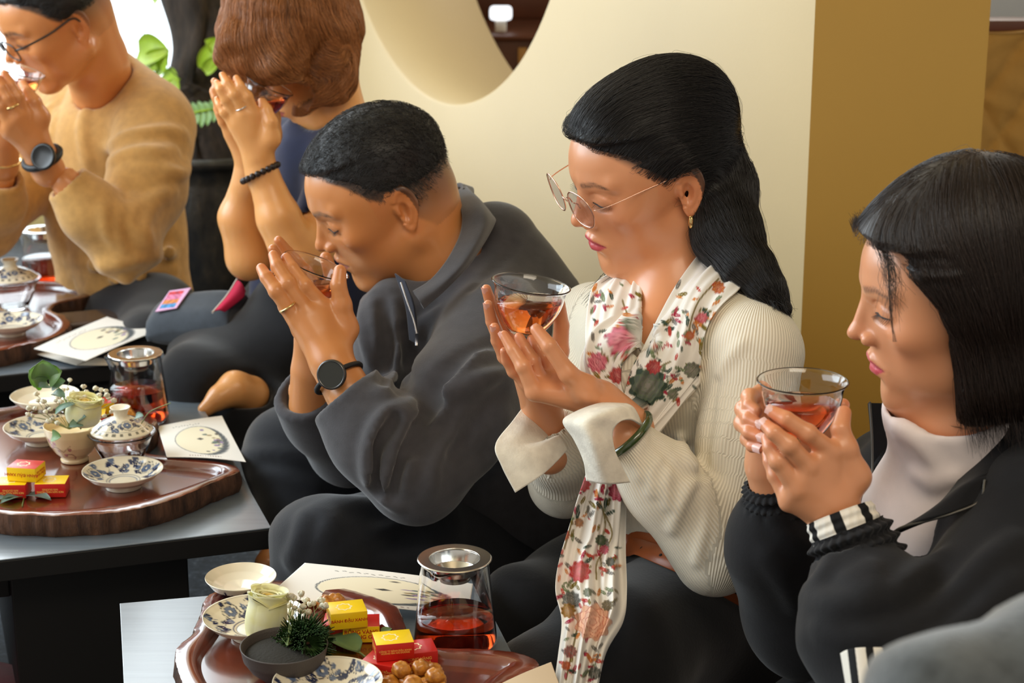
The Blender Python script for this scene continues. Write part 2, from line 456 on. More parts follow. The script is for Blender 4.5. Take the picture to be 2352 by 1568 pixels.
        d = smax(d, -ell(q2, (-.004, .0060, -.003), (.0085, .0095, .0145)), .003)
        d = smax(d, -ell(q2, (.002, .0062, .014), (.0080, .0040, .0090)), .003)
        d = smin(d, rc(q2, (-.0125, .002, -.004), (-.0135, .002, .004), .003), .003)
        return d
    def color(s, P, skin, lip, brow, hairmask=None, haircol=(.02, .015, .012)):
        Q = s.loc(P.astype(f32)); Y = np.abs(Q[:, 1]); C = np.tile(np.array(skin, f32), (len(Q), 1))
        def mix(m, c):
            nonlocal C
            C = C * (1 - m[:, None]) + np.array(c, f32) * m[:, None]
        g = lambda q, w: np.exp(-(q / w) ** 2)
        ch = g(Y - .045, .022) * g(Q[:, 2] + .012, .022) * (Q[:, 0] > .02); mix(ch * .35, np.array(skin) * np.array([1.05, .80, .72]))
        ns = g(Y, .016) * g(Q[:, 2] + .010, .014) * (Q[:, 0] > .09); mix(ns * .35, np.array(skin) * np.array([1.02, .80, .74]))
        er = np.clip((Y - .068) / .01, 0, 1) * (np.abs(Q[:, 2] - .004) < .04) * (Q[:, 0] < .03); mix(er * .4, np.array(skin) * np.array([1.0, .72, .62]))
        # lips
        top = np.interp(Y, [0, .004, .008, .0235], [-.0345, -.0328, -.0338, -.0455]); bot = np.interp(Y, [0, .009, .0235], [-.0570, -.0553, -.0470])
        m = np.clip((top - Q[:, 2]) / .0012, 0, 1) * np.clip((Q[:, 2] - bot) / .0012, 0, 1) * (Q[:, 0] > .078) * np.clip((.0240 - Y) / .001, 0, 1); mix(m * .92, lip)
        ml = np.interp(Y, [0, .011, .0245], [-.0430, -.0435, -.0465]); mix(g(Q[:, 2] - ml, .0009) * (Y < .0225) * (Q[:, 0] > .078) * .6, np.array(lip) * .35)
        # brows
        bz = np.interp(Y, [.012, .034, .052], [.0385, .0435, .0385]); bw = np.interp(Y, [.012, .03, .052], [.0038, .0036, .0018]) * (1.25 if s.male else 1.0)
        nz = .75 + .25 * np.sin(Y * 5200 + Q[:, 2] * 2600)
        mix(np.clip(1.6 - np.abs(Q[:, 2] - bz) / bw * 1.2, 0, 1) * np.clip((Y - .010) / .004, 0, 1) * np.clip((.054 - Y) / .006, 0, 1) * (Q[:, 0] > .04) * .85 * nz, brow)
        mix(g(Q[:, 2] - .0225, .010) * g(Y - .033, .017) * (Q[:, 0] > .06) * .30, np.array(skin) * np.array([.80, .62, .55]))
        nost = np.exp(-(((Q[:, 0] - .1065) / .004) ** 2 + ((Y - .0062) / .003) ** 2 + ((Q[:, 2] + .0195) / .003) ** 2)); mix(nost * .8, np.array(skin) * .15)
        if hairmask is not None: mix(np.clip(hairmask(Q), 0, 1), haircol)
        return C
    def lash(s, parent, mat, open_=0):
        for sg in (1, -1):
            parts = []; mir = np.array([1, sg, 1.]); up = smoothline(s.up, 17) * mir; t = np.linspace(-1, 1, 17)
            parts.append(tube_np(s.wor(up + np.array([.0006, 0, 0])), (np.sin(np.linspace(.35, 2.9, 17)) * .0007 + .0003) * s.k, seg=6))
            for i in range(2, 17):
                p = up[i]; L = .0075 if not s.male else .0045; q = p + np.array([L, sg * (t[i] * .004), -.0040])
                parts.append(tube_np(s.wor([p, (p + q) / 2 + np.array([.0004, 0, -.0009]), q]), np.array([.00026, .00020, .00008]), seg=4))
            V, Fs = join_np(parts); mesh_np('eyelashes', V, Fs, mat, parent)['kind'] = 'stuff'

# ---------------------------------------------------------------- hands: joints given as (pixel x, pixel y, distance)
def hand_fn(wrist, fingers, thumb, rw=.023, r=.0085, palm_d=None, heel=None):
    """wrist: (elbowward point, wrist point) ; fingers: list of [mcp, pip, dip, tip] ; thumb: [cmc, mcp, ip, tip] (world)"""
    wa, wb = wrist
    def fn(P):
        d = rc(P, wa, wb, rw * 1.08, rw)
        nf = len(fingers)
        for i, f in enumerate(fingers):
            s = 1.0 if i < nf - 1 else .88
            base = wb + (f[0] - wb) * .12 + (np.mean([g[0] for g in fingers], 0) - wb) * .02
            d = smin(d, rc(P, base, f[0], rw * .62, r * 1.32 * s), .014)
        for i in range(nf - 1):
            m0 = (fingers[i][0] + fingers[i + 1][0]) / 2; d = smin(d, rc(P, wb * .35 + m0 * .65, m0, r * 1.35, r * 1.05), .008)
        d = smin(d, rc(P, wb * .7 + thumb[0] * .3, thumb[0], r * 1.6, r * 1.75), .014)
        d = smin(d, rc(P, thumb[0], thumb[1], r * 1.75, r * 1.28), .010)
        t = chain(P, thumb[1:], [r * 1.28, r * 1.12, r * .88], .002); d = smin(d, t, .005)
        fd = None
        for i, f in enumerate(fingers):
            s = 1.0 if i < nf - 1 else .86
            e = rc(P, f[0], f[1], r * 1.22 * s, r * 1.04 * s)
            e = smin(e, rc(P, f[1], f[2], r * 1.04 * s, r * .92 * s), .0015); e = smin(e, rc(P, f[2], f[3], r * .92 * s, r * .72 * s), .0015)
            e = smin(e, ell(P, f[1], (r * 1.12 * s,) * 3), .003)
            fd = e if fd is None else smin(fd, e, .0012)
        return smin(d, fd, .004)
    return fn
def hand_nails(fingers, thumb, out, r=.0085):
    """small nail plates on the backs; out = direction the backs face, per finger"""
    parts = []
    for f, o in zip(list(fingers) + [thumb], out):
        if o is None: continue
        t = f[-1] - f[-2]; L = np.linalg.norm(t); t = t / L; o = np.array(o, float); o = o - t * o.dot(t); o /= np.linalg.norm(o); b = np.cross(t, o)
        c = f[-1] + o * r * .46 - t * r * .05
        u = np.linspace(-1, 1, 7); v = np.linspace(-1, 1, 7); U, Vv = np.meshgrid(u, v, indexing='ij')
        X = c + (Vv * r * .72)[..., None] * t + (U * r * .58)[..., None] * b + ((.34 * (1 - U ** 2) - .06) * r - .05 * r * Vv ** 2)[..., None] * o
        parts.append((X.reshape(-1, 3), grid_faces(7, 7)))
    return parts
# ---------------------------------------------------------------- the setting
ZT, ZTR, ZTF = .300, .331, .320            # table top, tray rim, tray floor
WA = math.radians(26); WDIR = np.array([-math.sin(WA), math.cos(WA)]); WN = np.array([math.cos(WA), math.sin(WA)])   # along the wall, through it
WC = np.array([.436, 2.72]); WT = .32
def wp(s, t, z): p = WC + WDIR * s + WN * t; return (p[0], p[1], z)
def m_wall(name, col, rough):
    N = NT(name); c = N.ramp(N.noise(3.0, 6), [(.3, tuple(x * .95 for x in col)), (.7, col)]); N.l(c, N.b.inputs['Base Color'])
    N.P(Roughness=rough); N.bump(N.noise(220, 6), .25, .0006); return N.m
M_WALL = m_wall('painted_plaster', srgb(207, 184, 139), .5)
M_WALLD = m_wall('plaster_painted_shade', srgb(176, 132, 46), .6)  # end face: same paint, its shade put into a darker, yellower colour
def moon_wall():
    s0, s1, z0, z1 = 0.0, 3.05, 0.0, 2.7; cs, cz, R = 1.347, 1.222, .623; n = 128
    th = np.arange(n) / n * 2 * math.pi; cx, sx = np.cos(th), np.sin(th)
    k = np.minimum(np.where(cx > 0, (s1 - cs) / np.maximum(cx, 1e-6), (cs - s0) / np.maximum(-cx, 1e-6)), np.where(sx > 0, (z1 - cz) / np.maximum(sx, 1e-6), (cz - z0) / np.maximum(-sx, 1e-6)))
    V = []
    for t in (0, WT):
        for rr in (R, R + .006, None):
            for i in range(n):
                q = (rr + (.055 if t else 0)) if rr else k[i]; V.append(wp(cs + cx[i] * q, t + (0 if rr != R else (.006 if t == 0 else -.006)), cz + sx[i] * q))
    V = np.array(V); i = np.arange(n); j = (i + 1) % n; F = []
    for a, b in ((2, 1), (1, 0), (0, 3), (3, 4), (4, 5)): F.append(np.stack([a * n + i, b * n + i, b * n + j, a * n + j], 1))
    # corners of the slab and its outer faces
    cor = np.array([wp(s, t, z) for t in (0, WT) for s, z in ((s0, z0), (s0, z1), (s1, z0), (s1, z1))])
    o = len(V); V = np.vstack([V, cor])
    F.append(np.array([[o + 0, o + 4, o + 5, o + 1], [o + 2, o + 3, o + 7, o + 6], [o + 1, o + 5, o + 7, o + 3]]))
    T = []
    for base, oc in ((2, 0), (5, 4)):        # corner triangles
        for ci, ang in ((2, math.atan2(z0 - cz, s1 - cs)), (3, math.atan2(z1 - cz, s1 - cs)), (1, math.atan2(z1 - cz, s0 - cs)), (0, math.atan2(z0 - cz, s0 - cs))):
            a = (ang % (2 * math.pi)) / (2 * math.pi) * n; lo = int(a) % n; T.append([base * n + lo, base * n + (lo + 1) % n, o + oc + ci])
    ob = mesh_np('wall_back', V, F + [np.array(T)], M_WALL, smooth=False)
    ob.data.materials.append(M_WALLD)
    for p in ob.data.polygons:
        c = np.array(p.center)[:2] - WC
        if abs(c @ WDIR) < .002: p.material_index = 1
    tag(ob, 'cream plaster wall with a deep round moon opening and an end face coloured as in shade', kind='structure')
moon_wall()
def m_floor():
    N = NT('dark_floor'); v = N.noise(70, 8, rough=.8); c = N.ramp(v, [(.35, srgb(24, 27, 32)), (.55, srgb(52, 58, 66)), (.68, srgb(120, 130, 140))])
    N.l(c, N.b.inputs['Base Color']); N.P(Roughness=.7); N.bump(v, .4, .002); return N.m
V, Fs = box_np((-3.4, .2, -.05), (3.2, 5.6, 0)); tag(mesh_np('floor', V, Fs, m_floor(), smooth=False), 'dark grey flecked floor under the low tables', kind='structure')
M_WHITE = mat_plain('white_paint', srgb(236, 234, 228), .6)
V, Fs = box_np((-.95, 5.5, 0), (3.2, 5.6, 2.7)); tag(mesh_np('wall_rear', V, Fs, M_WHITE, smooth=False), 'white wall of the room behind', kind='structure')
# the bright garden window behind the tan sweater
def m_glow(name, col, s):
    N = NT(name); e = N.n('ShaderNodeEmission', i_Color=(*col, 1), i_Strength=s); N.l(e.outputs[0], N.out.inputs[0]); return N.m
wn = empty('window_1', (-2.1, 5.45, 0)); tag(wn, 'tall bright daylight window behind the seated man', kind='structure')
V, Fs = box_np((-3.35, 5.44, .14), (-.95, 5.46, 2.7)); mesh_np('pane', V, Fs, m_glow('bright_daylight', (.84, .94, 1.0), 3.0), wn, smooth=False)
M_SILL = mat_plain('cream_sill', srgb(236, 214, 150), .5, bump=.2)
V, Fs = box_np((-3.4, 5.30, 0), (-.95, 5.47, .14), .006); mesh_np('sill', V, Fs, M_SILL, wn, smooth=False)
V, Fs = box_np((-3.4, 5.42, 2.66), (-.95, 5.48, 2.72), .004); mesh_np('frame', V, Fs, M_WHITE, wn, smooth=False)
# ceiling
V, Fs = box_np((-3.4, .2, 2.72), (3.2, 5.6, 2.78)); tag(mesh_np('ceiling', V, Fs, mat_plain('ceiling_paint', srgb(214, 198, 164), .8), smooth=False), 'plain ceiling over the tea room', kind='structure')
# what shows through the round opening
M_BROWNW = mat_plain('brown_wood', srgb(92, 48, 26), .45, var=.2)
cab = empty('wooden_cabinet', (.9, 5.0, 0), 'dark brown wooden cabinet seen through the round wall opening', 'cabinet')
V, Fs = box_np((-.30, 5.0, 0), (.52, 5.4, .60), .004); mesh_np('body', V, Fs, M_BROWNW, cab, smooth=False)
for i, x in enumerate((-.10, .028, .10, .40)):
    V, Fs = box_np((x - .012, 4.985, .02), (x + .012, 5.0, .58), .002); mesh_np('post', V, Fs, mat_plain('pale_edge', srgb(176, 128, 62), .5), cab, smooth=False)
V, Fs = box_np((-.30, 4.98, .60), (.52, 5.38, .612), .004); mesh_np('worktop', V, Fs, M_BROWNW, cab, smooth=False)
V, Fs = box_np((-.32, 5.41, .72), (.56, 5.46, 2.6), .003); tag(mesh_np('grey_screen', V, Fs, mat_plain('grey_cloth', srgb(150, 148, 138), .8), smooth=False), 'grey screen standing behind the wooden cabinet', 'screen')
bk = empty('cabinet_back', (0, 5.39, 0))
V, Fs = box_np((-.30, 5.385, .612), (.52, 5.405, .72), .002); mesh_np('back_panel', V, Fs, M_BROWNW, cab, smooth=False); bpy.data.objects.remove(bk)
lp = empty('table_lamp', (-.03, 5.12, .612), 'small white lamp on the wooden cabinet beyond the round opening', 'lamp')
V, Fs = box_np((-.06, 5.04, .645), (.0, 5.10, .68), .010); mesh_np('lamp_shade', V, Fs, m_glow('lamp_white', (.95, .97, 1), 1.6), lp)
V, Fs = box_np((-.045, 5.05, .613), (-.015, 5.09, .645), .003); mesh_np('base', V, Fs, M_WHITE, lp)
# quilt hanging beyond the corner
def quilt():
    N = NT('quilted_cloth'); mus = srgb(206, 160, 84); c = N.ramp(N.noise(14, 5), [(.3, tuple(x * .8 for x in mus)), (.7, mus)]); N.l(c, N.b.inputs['Base Color']); N.P(Roughness=.85)
    N.bump(N.noise(90, 5), .5, .002)
    n1, n2 = 84, 120; u = np.linspace(0, .55, n1); v = np.linspace(0, 1.05, n2); U, Vv = np.meshgrid(u, v, indexing='ij')
    a = (U * 1.9 + Vv) / .16; b = (U * 1.9 - Vv) / .34
    seam = np.minimum(np.abs(a - np.round(a)) * .16, np.abs(b - np.round(b)) * .30); h = .014 * (1 - np.exp(-seam / .016)) + .003 * np.sin(U * 60 + 4 * np.sin(Vv * 19)) * np.sin(Vv * 43)
    X = .775 + U; Y = 3.42 - h + .02 * np.sin(U * 14); Z = .83 - Vv * .78 - .03 * np.sin(U * 9 + .6)
    Fr = np.stack([X, Y, Z], -1).reshape(-1, 3); Bk = Fr + np.array([0, .03, 0]); m = n1 * n2
    V = np.vstack([Fr, Bk]); f = grid_faces(n1, n2); edge = []
    i = np.arange(n1 - 1); j = np.arange(n2 - 1)
    edge += [np.stack([i * n2, (i + 1) * n2, (i + 1) * n2 + m, i * n2 + m], 1), np.stack([i * n2 + n2 - 1, i * n2 + n2 - 1 + m, (i + 1) * n2 + n2 - 1 + m, (i + 1) * n2 + n2 - 1], 1), np.stack([j, j + m, j + 1 + m, j + 1], 1)]
    o = mesh_np('quilt', V, [f, f[:, ::-1] + m] + edge, N.m)
    tag(o, 'mustard quilted cloth hanging beyond the plaster wall corner', 'quilt')
    r = empty('clothes_rail', (1.0, 3.46, 0), 'brown wooden rail the mustard quilt hangs from', 'rail')
    V, Fs = box_np((.70, 3.452, .79), (1.5, 3.52, .82), .004); mesh_np('rail', V, Fs, M_BROWNW, r, smooth=False)
    for x in (.74, 1.46):
        V, Fs = box_np((x - .02, 3.46, 0), (x + .02, 3.51, .79), .003); mesh_np('post', V, Fs, M_BROWNW, r, smooth=False)
quilt()

# plant, trunk and big pot behind
def bark(name, c1, c2, sc_=(14, 14, 3)):
    N = NT(name); v = N.noise(3.0, 8, N.obj(sc_), .7); c = N.ramp(v, [(.35, c1), (.7, c2)]); N.l(c, N.b.inputs['Base Color']); N.P(Roughness=.85); N.bump(v, 1.0, .012); return N.m
M_TRUNK = bark('tree_bark', srgb(30, 24, 20), srgb(78, 62, 50))
def m_leaf(name, col, trans=.35):
    N = NT(name); c = N.ramp(N.noise(40, 3), [(.3, tuple(x * .7 for x in col)), (.7, col)]); N.l(c, N.b.inputs['Base Color']); N.P(Roughness=.45, Transmission_Weight=0); N.b.inputs['Subsurface Weight'].default_value = .2
    N.b.inputs['Subsurface Radius'].default_value = (.4, 1, .1); N.b.inputs['Subsurface Scale'].default_value = .01; return N.m
M_LEAF = m_leaf('bright_leaf', srgb(170, 205, 60)); M_LEAF2 = m_leaf('fern_leaf', srgb(150, 190, 130)); M_EUC = m_leaf('eucalyptus', srgb(110, 142, 88)); M_EUC2 = m_leaf('eucalyptus_grey', srgb(112, 138, 128))
def leaf_np(base, tip, width, normal, curl=.15, n=9, m=5, shape='oval', thick=.0006):
    base, tip = np.array(base, float), np.array(tip, float); t = tip - base; L = np.linalg.norm(t); t /= L
    nn = np.array(normal, float); nn -= t * nn.dot(t); nn /= np.linalg.norm(nn) + 1e-9; b = np.cross(t, nn)
    v = np.linspace(0, 1, n); w_ = (np.sin(v ** (.75 if shape == 'oval' else .6) * math.pi)) ** (.8 if shape != 'round' else .5) * width / 2
    if shape == 'heart': w_ = width / 2 * np.clip(np.sin((v * .86 + .14) * math.pi) ** .7, 0, 1) * (1 - v * .25)
    u = np.linspace(-1, 1, m); Vv, U = np.meshgrid(v, u, indexing='ij')
    X = base + (Vv * L)[..., None] * t + (U * w_[:, None])[..., None] * b + (L * curl * (-(Vv - .5) ** 2 * 2 + .5) + np.abs(U) * w_[:, None] * .35)[..., None] * nn
    X = X.reshape(-1, 3); f = grid_faces(n, m); k = n * m
    ring = np.concatenate([np.arange(m), np.arange(1, n) * m + m - 1, (n - 1) * m + np.arange(m - 2, -1, -1), np.arange(n - 2, 0, -1) * m]); r2 = np.roll(ring, -1)
    return np.vstack([X, X - nn * thick]), [f, f[:, ::-1] + k, np.stack([ring, ring + k, r2 + k, r2], 1)]
def tree():
    T = empty('potted_tree', tuple(W(480, 640, 4.55)), 'dark trunked tree in a large dark glazed pot by the bright window', 'tree')
    pts = [W(455, 420, 4.5), W(475, 260, 4.5), W(470, 120, 4.5), W(455, 0, 4.5), W(440, -150, 4.5), W(430, -380, 4.5)]
    V, Fs = tube_np(pts, [.095, .088, .078, .080, .075, .06], seg=40, n=60)
    c = V.mean(0); an = np.arctan2(V[:, 1] - 4.4, V[:, 0] - c[0]); V[:, 0] += .012 * np.sin(an * 5 + V[:, 2] * 9) + .01 * np.sin(V[:, 2] * 21); V[:, 1] += .012 * np.cos(an * 7 + V[:, 2] * 6)
    mesh_np('trunk', V, Fs, M_TRUNK, T)
    c = W(478, 345, 4.45)
    prof = [(.0, .30), (.17, .30), (.185, .33), (.20, .335), (.205, .35), (.19, .36), (.18, .35), (.165, .345), (.16, .31), (.0, .30)]
    z0 = c[2]; body = [(.0, -z0), (.10, -z0), (.13, -z0 + .03), (.17, -z0 + .14), (.175, -.13), (.165, -.06), (.160, -.02), (.185, -.015), (.190, 0.0), (.180, .01), (.160, .0), (.155, -.05), (0, -.05)]
    N = NT('dark_glazed_pot'); v = N.noise(5, 6, N.obj((6, 6, 3)), .7); cc = N.ramp(v, [(.35, srgb(18, 17, 16)), (.62, srgb(44, 38, 30)), (.8, srgb(92, 74, 54))]); N.l(cc, N.b.inputs['Base Color']); N.P(Roughness=.35); N.bump(v, .5, .006)
    lathe('pot', body, N.m, T, seg=64, origin=c)
    rnd = random.Random(4)
    big = [((318, 118), (390, 118), .085), ((332, 150), (362, 158), .05), ((352, 160), (388, 112), .07), ((372, 175), (412, 215), .075), ((352, 5), (372, -15), .03), ((468, 160), (500, 88), .05), ((470, 165), (512, 125), .035), ((512, 118), (470, 92), .05), ((630, 258), (668, 268), .05), ((380, 212), (415, 180), .03)]
    for a, b, wd in big:
        V, Fs = leaf_np(W(*a, 4.35), W(*b, 4.32), wd, (rnd.uniform(-.3, .3), -1, .4), shape='heart'); mesh_np('leaf', V, Fs, M_LEAF, T)
    for k in range(9):
        a = W(440 + 14 * k, 262 - 3 * k, 4.2); 
        for sg in (-1, 1):
            b = W(430 + 14 * k + sg * 4, 262 - 3 * k + sg * (34 if sg > 0 else 22) + rnd.uniform(-4, 4), 4.2); V, Fs = leaf_np(a, b, .016, (0, -1, .5)); mesh_np('leaf', V, Fs, M_LEAF2, T)
    tube('stem', [W(425, 262, 4.2), W(480, 252, 4.2), W(560, 238, 4.25)], .0025, M_LEAF, T, n=10)
    tube('stem', [W(330, -60, 4.3), W(333, 0, 4.3), W(330, 80, 4.3)], .0012, M_TRUNK, T, n=10)
    tube('stem', [W(384, 130, 4.3), W(395, 165, 4.3), W(470, 208, 4.3), W(560, 240, 4.3)], .0012, M_TRUNK, T, n=12)
    for k in range(6):
        a = W(600 + 12 * k, 290, 4.3); V, Fs = leaf_np(a, W(588 + 14 * k, 330 + 4 * k, 4.3), .02, (0, -1, .3)); mesh_np('leaf', V, Fs, M_LEAF, T)
tree()

# ---------------------------------------------------------------- low tables
def m_table(name='table_painted_sheen'):  # window reflection put into a blue-grey base colour over a black table
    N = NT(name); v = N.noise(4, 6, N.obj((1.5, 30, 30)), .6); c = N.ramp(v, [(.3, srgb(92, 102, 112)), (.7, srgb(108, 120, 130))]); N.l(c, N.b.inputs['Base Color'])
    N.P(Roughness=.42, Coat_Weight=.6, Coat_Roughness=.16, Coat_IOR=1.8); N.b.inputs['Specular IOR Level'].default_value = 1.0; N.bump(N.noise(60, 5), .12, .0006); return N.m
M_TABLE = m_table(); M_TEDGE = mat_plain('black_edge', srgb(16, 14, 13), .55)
def low_table(c0, ang, wx, wy, label, side):
    """c0 = a top corner ; the table runs wx along +ang (to the left for negative) and wy along the perpendicular"""
    a = math.radians(ang); ex = np.array([math.cos(a), math.sin(a)]); ey = np.array([-math.sin(a), math.cos(a)])
    P = [c0[:2], c0[:2] + ex * wx, c0[:2] + ex * wx + ey * wy, c0[:2] + ey * wy]
    if wx < 0: P = P[::-1]
    ctr = np.mean(P, 0); T = empty('low_table', (ctr[0], ctr[1], 0), label, 'table', 'black low tea tables')
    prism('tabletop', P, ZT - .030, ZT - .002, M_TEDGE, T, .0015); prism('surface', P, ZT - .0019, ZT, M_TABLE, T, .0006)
    def sub(u0, u1, v0, v1, z0, z1, nm):
        Q = [c0[:2] + ex * wx * u + ey * wy * v for u, v in ((u0, v0), (u1, v0), (u1, v1), (u0, v1))]
        if wx < 0: Q = Q[::-1]
        prism(nm, Q, z0, z1, M_TEDGE, T, .002)
    for (u0, u1) in side: sub(u0, u1, .10, .90, 0.0, ZT - .0305, 'leg')
    sub(side[0][1], side[1][0], .16, .24, ZT - .09, ZT - .0305, 'apron')
    return T
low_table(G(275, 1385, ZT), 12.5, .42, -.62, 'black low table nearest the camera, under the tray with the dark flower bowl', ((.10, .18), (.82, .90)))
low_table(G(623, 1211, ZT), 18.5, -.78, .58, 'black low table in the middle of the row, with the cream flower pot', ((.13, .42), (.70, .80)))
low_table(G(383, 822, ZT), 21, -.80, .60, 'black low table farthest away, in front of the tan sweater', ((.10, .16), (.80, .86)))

# ---------------------------------------------------------------- live-edge wooden trays
def m_tray():
    N = NT('red_wood'); v = N.noise(3, 8, N.obj((6, 2.0, 4)), .55, dist=1.2); c = N.ramp(v, [(.25, srgb(52, 16, 8)), (.5, srgb(98, 36, 17)), (.75, srgb(128, 54, 28))])
    N.l(c, N.b.inputs['Base Color']); N.P(Roughness=.24); N.b.inputs['Specular IOR Level'].default_value = .6; N.P(Coat_Weight=.75, Coat_Roughness=.10, Coat_IOR=1.85); N.bump(N.noise(50, 5), .05, .0006); return N.m
M_TRAY = m_tray(); M_BARK = bark('live_edge_bark', srgb(46, 26, 18), srgb(128, 88, 64), (16, 16, 2.5)); M_RIM = m_tray(); M_RIM.name = 'tray_rim'
def tray(pix, label, inset=.024, step=.006, seed=0):
    P = np.array([G(x, y, ZTR)[:2] for x, y in pix]); n = 220
    Pc = smoothline(np.vstack([P[-1:], P, P[:2]]), n + 2 * n // len(P)); 
    # closed smooth resample
    Q = np.vstack([P[-2:], P, P[:3]]); per = []; m = len(P)
    for i in range(m):
        p0, p1, p2, p3 = Q[i + 1], Q[i + 2], Q[i + 3], Q[i + 4]
        for f in np.linspace(0, 1, 20, endpoint=False): per.append(.5 * (2 * p1 + (p2 - p0) * f + (2 * p0 - 5 * p1 + 4 * p2 - p3) * f * f + (3 * p1 - p0 - 3 * p2 + p3) * f ** 3))
    C = np.array(per); L = np.r_[0, np.cumsum(np.linalg.norm(np.roll(C, -1, 0) - C, axis=1))]; n = int(L[-1] / .0022)
    s = np.linspace(0, L[-1], n, endpoint=False); Cc = np.vstack([C, C[:1]]); C = np.stack([np.interp(s, L, Cc[:, k]) for k in (0, 1)], 1)
    if ((C[:, 0] * np.roll(C[:, 1], -1) - C[:, 1] * np.roll(C[:, 0], -1)).sum()) < 0: C = C[::-1].copy()
    T = np.roll(C, -1, 0) - np.roll(C, 1, 0); T /= np.linalg.norm(T, axis=1)[:, None]; Nn = np.stack([T[:, 1], -T[:, 0]], 1)
    rnd = np.random.default_rng(seed); rough = np.convolve(np.tile(rnd.normal(0, 1, n), 3), np.ones(4) / 4, 'same')[n:2 * n]; big = np.sin(s * 60 + 3 * np.sin(s * 21)) * .0012
    ctr = C.mean(0); To = empty('wooden_tray', (ctr[0], ctr[1], ZT), label, 'tray', 'live-edge wooden trays on the tables')
    zs = [(ZT + .0005, -.004, 1.0), (ZT + .006, -.001, 1.6), (ZT + .013, .0010, 1.5), (ZT + .020, .0005, 1.6), (ZTR - .004, -.0005, 1.2), (ZTR - .001, -.0015, .8)]
    V = []
    for z, off, am in zs:
        r2 = np.roll(rough, int(z * 1000)) * .5 + rough
        V.append(np.c_[C + Nn * (off + big + r2 * .0010 * am)[:, None], np.full(n, z)])
    k = len(zs); V = np.vstack(V); f = grid_faces(k, n, False, True); bot = np.arange(n)
    mesh_np('bark_edge', V, [f], M_BARK, To)
    # inner outline: offset inwards and relaxed
    D = C.copy()
    for it in range(60):
        D = D * .5 + (np.roll(D, 1, 0) + np.roll(D, -1, 0)) * .25
    t2 = np.roll(D, -2, 0) - np.roll(D, 2, 0); t2 /= np.linalg.norm(t2, axis=1)[:, None]; D = D - np.stack([t2[:, 1], -t2[:, 0]], 1) * (inset + .005 * np.sin(s * 17 + seed))[:, None]
    for it in range(220): D = D * .5 + (np.roll(D, 1, 0) + np.roll(D, -1, 0)) * .25
    R = [np.c_[C + Nn * (-.0015 + big + rough * .0008)[:, None], np.full(n, ZTR - .001)], np.c_[C - Nn * .004, np.full(n, ZTR)], np.c_[C * .35 + D * .65, np.full(n, ZTR + .0004)], np.c_[D, np.full(n, ZTR - .001)]]
    dn = D - np.stack([t2[:, 1], -t2[:, 0]], 1) * .003; dm = D - np.stack([t2[:, 1], -t2[:, 0]], 1) * .006
    R += [np.c_[dn, np.full(n, ZTF + .004)], np.c_[dm, np.full(n, ZTF + .0005)]]
    V = np.vstack(R); mesh_np('rim', V, [grid_faces(len(R), n, False, True)[:, ::-1]], M_RIM, To)
    import bmesh
    bm = bmesh.new(); ctr3 = np.array(parent_origin(To)); vs = [bm.verts.new(tuple(np.array([p[0], p[1], ZTF + .0005]) - ctr3)) for p in dm]; es = [bm.edges.new((vs[i], vs[(i + 1) % n])) for i in range(n)]
    bmesh.ops.triangle_fill(bm, edges=es, use_beauty=True, use_dissolve=False); bmesh.ops.recalc_face_normals(bm, faces=bm.faces[:])
    me = bpy.data.meshes.new('floor_panel'); bm.to_mesh(me); bm.free(); 
    if len(me.polygons) and me.polygons[0].normal.z < 0: me.flip_normals()
    link('floor_panel', me, To, M_TRAY)
    return To
tray([(453, 1420), (470, 1372), (520, 1345), (600, 1330), (709, 1334), (801, 1350), (877, 1374), (916, 1391), (928, 1412), (930, 1440), (938, 1466), (960, 1478), (1010, 1484), (1107, 1488), (1184, 1496), (1230, 1512), (1236, 1530), (1200, 1548), (1160, 1575), (1120, 1650), (1000, 1710), (800, 1750), (600, 1740), (500, 1680), (445, 1610), (410, 1550), (402, 1500), (412, 1478), (440, 1450)],
     'live-edge red wood tray on the nearest table with the dark flower bowl', seed=3)
tray([(20, 932), (90, 921), (200, 920), (300, 932), (352, 955), (362, 975), (340, 1000), (320, 1022), (335, 1038), (375, 1044), (448, 1050), (517, 1060), (546, 1073), (550, 1084), (517, 1096), (444, 1127), (375, 1152), (298, 1170), (212, 1181), (99, 1183), (0, 1178), (-120, 1160), (-200, 1090), (-170, 1000), (-80, 950)],
     'live-edge red wood tray on the middle table with the cream flower pot', inset=.020, seed=8)
tray([(-30, 655), (30, 645), (100, 643), (170, 650), (212, 662), (216, 674), (185, 685), (140, 695), (118, 710), (150, 724), (161, 740), (150, 757), (120, 773), (70, 788), (0, 803), (-80, 812), (-180, 800), (-200, 720), (-120, 670)],
     'live-edge red wood tray on the farthest table', inset=.020, seed=11)
# ---------------------------------------------------------------- glass, tea, porcelain
def m_glass(name='clear_glass', rough=0.0):
    N = NT(name); N.P(Base_Color=(1, 1, 1, 1), Roughness=rough, Transmission_Weight=1.0, IOR=1.45); return N.m
M_GLASS = m_glass()
def m_tea(name, col, dens):
    N = NT(name); N.P(Base_Color=(1, 1, 1, 1), Roughness=0.0, Transmission_Weight=1.0, IOR=1.33)
    v = N.n('ShaderNodeVolumeAbsorption', i_Color=(*col, 1), i_Density=dens); N.l(v.outputs[0], N.out.inputs['Volume']); return N.m
M_TEA = m_tea('black_tea', (.95, .58, .16), 62); M_TEAD = m_tea('strong_black_tea', (.90, .50, .20), 78)
M_STEEL = mat_plain('polished_steel', (.88, .87, .84), .16, 1.0)
M_GOLD = mat_plain('gold', (.83, .60, .26), .2, 1.0)
M_SOFTBLACK = mat_plain('matte_black', srgb(18, 18, 19), .5)
M_PORC = mat_vcol('painted_porcelain', rough=.12, spec=.5, coat=.5)
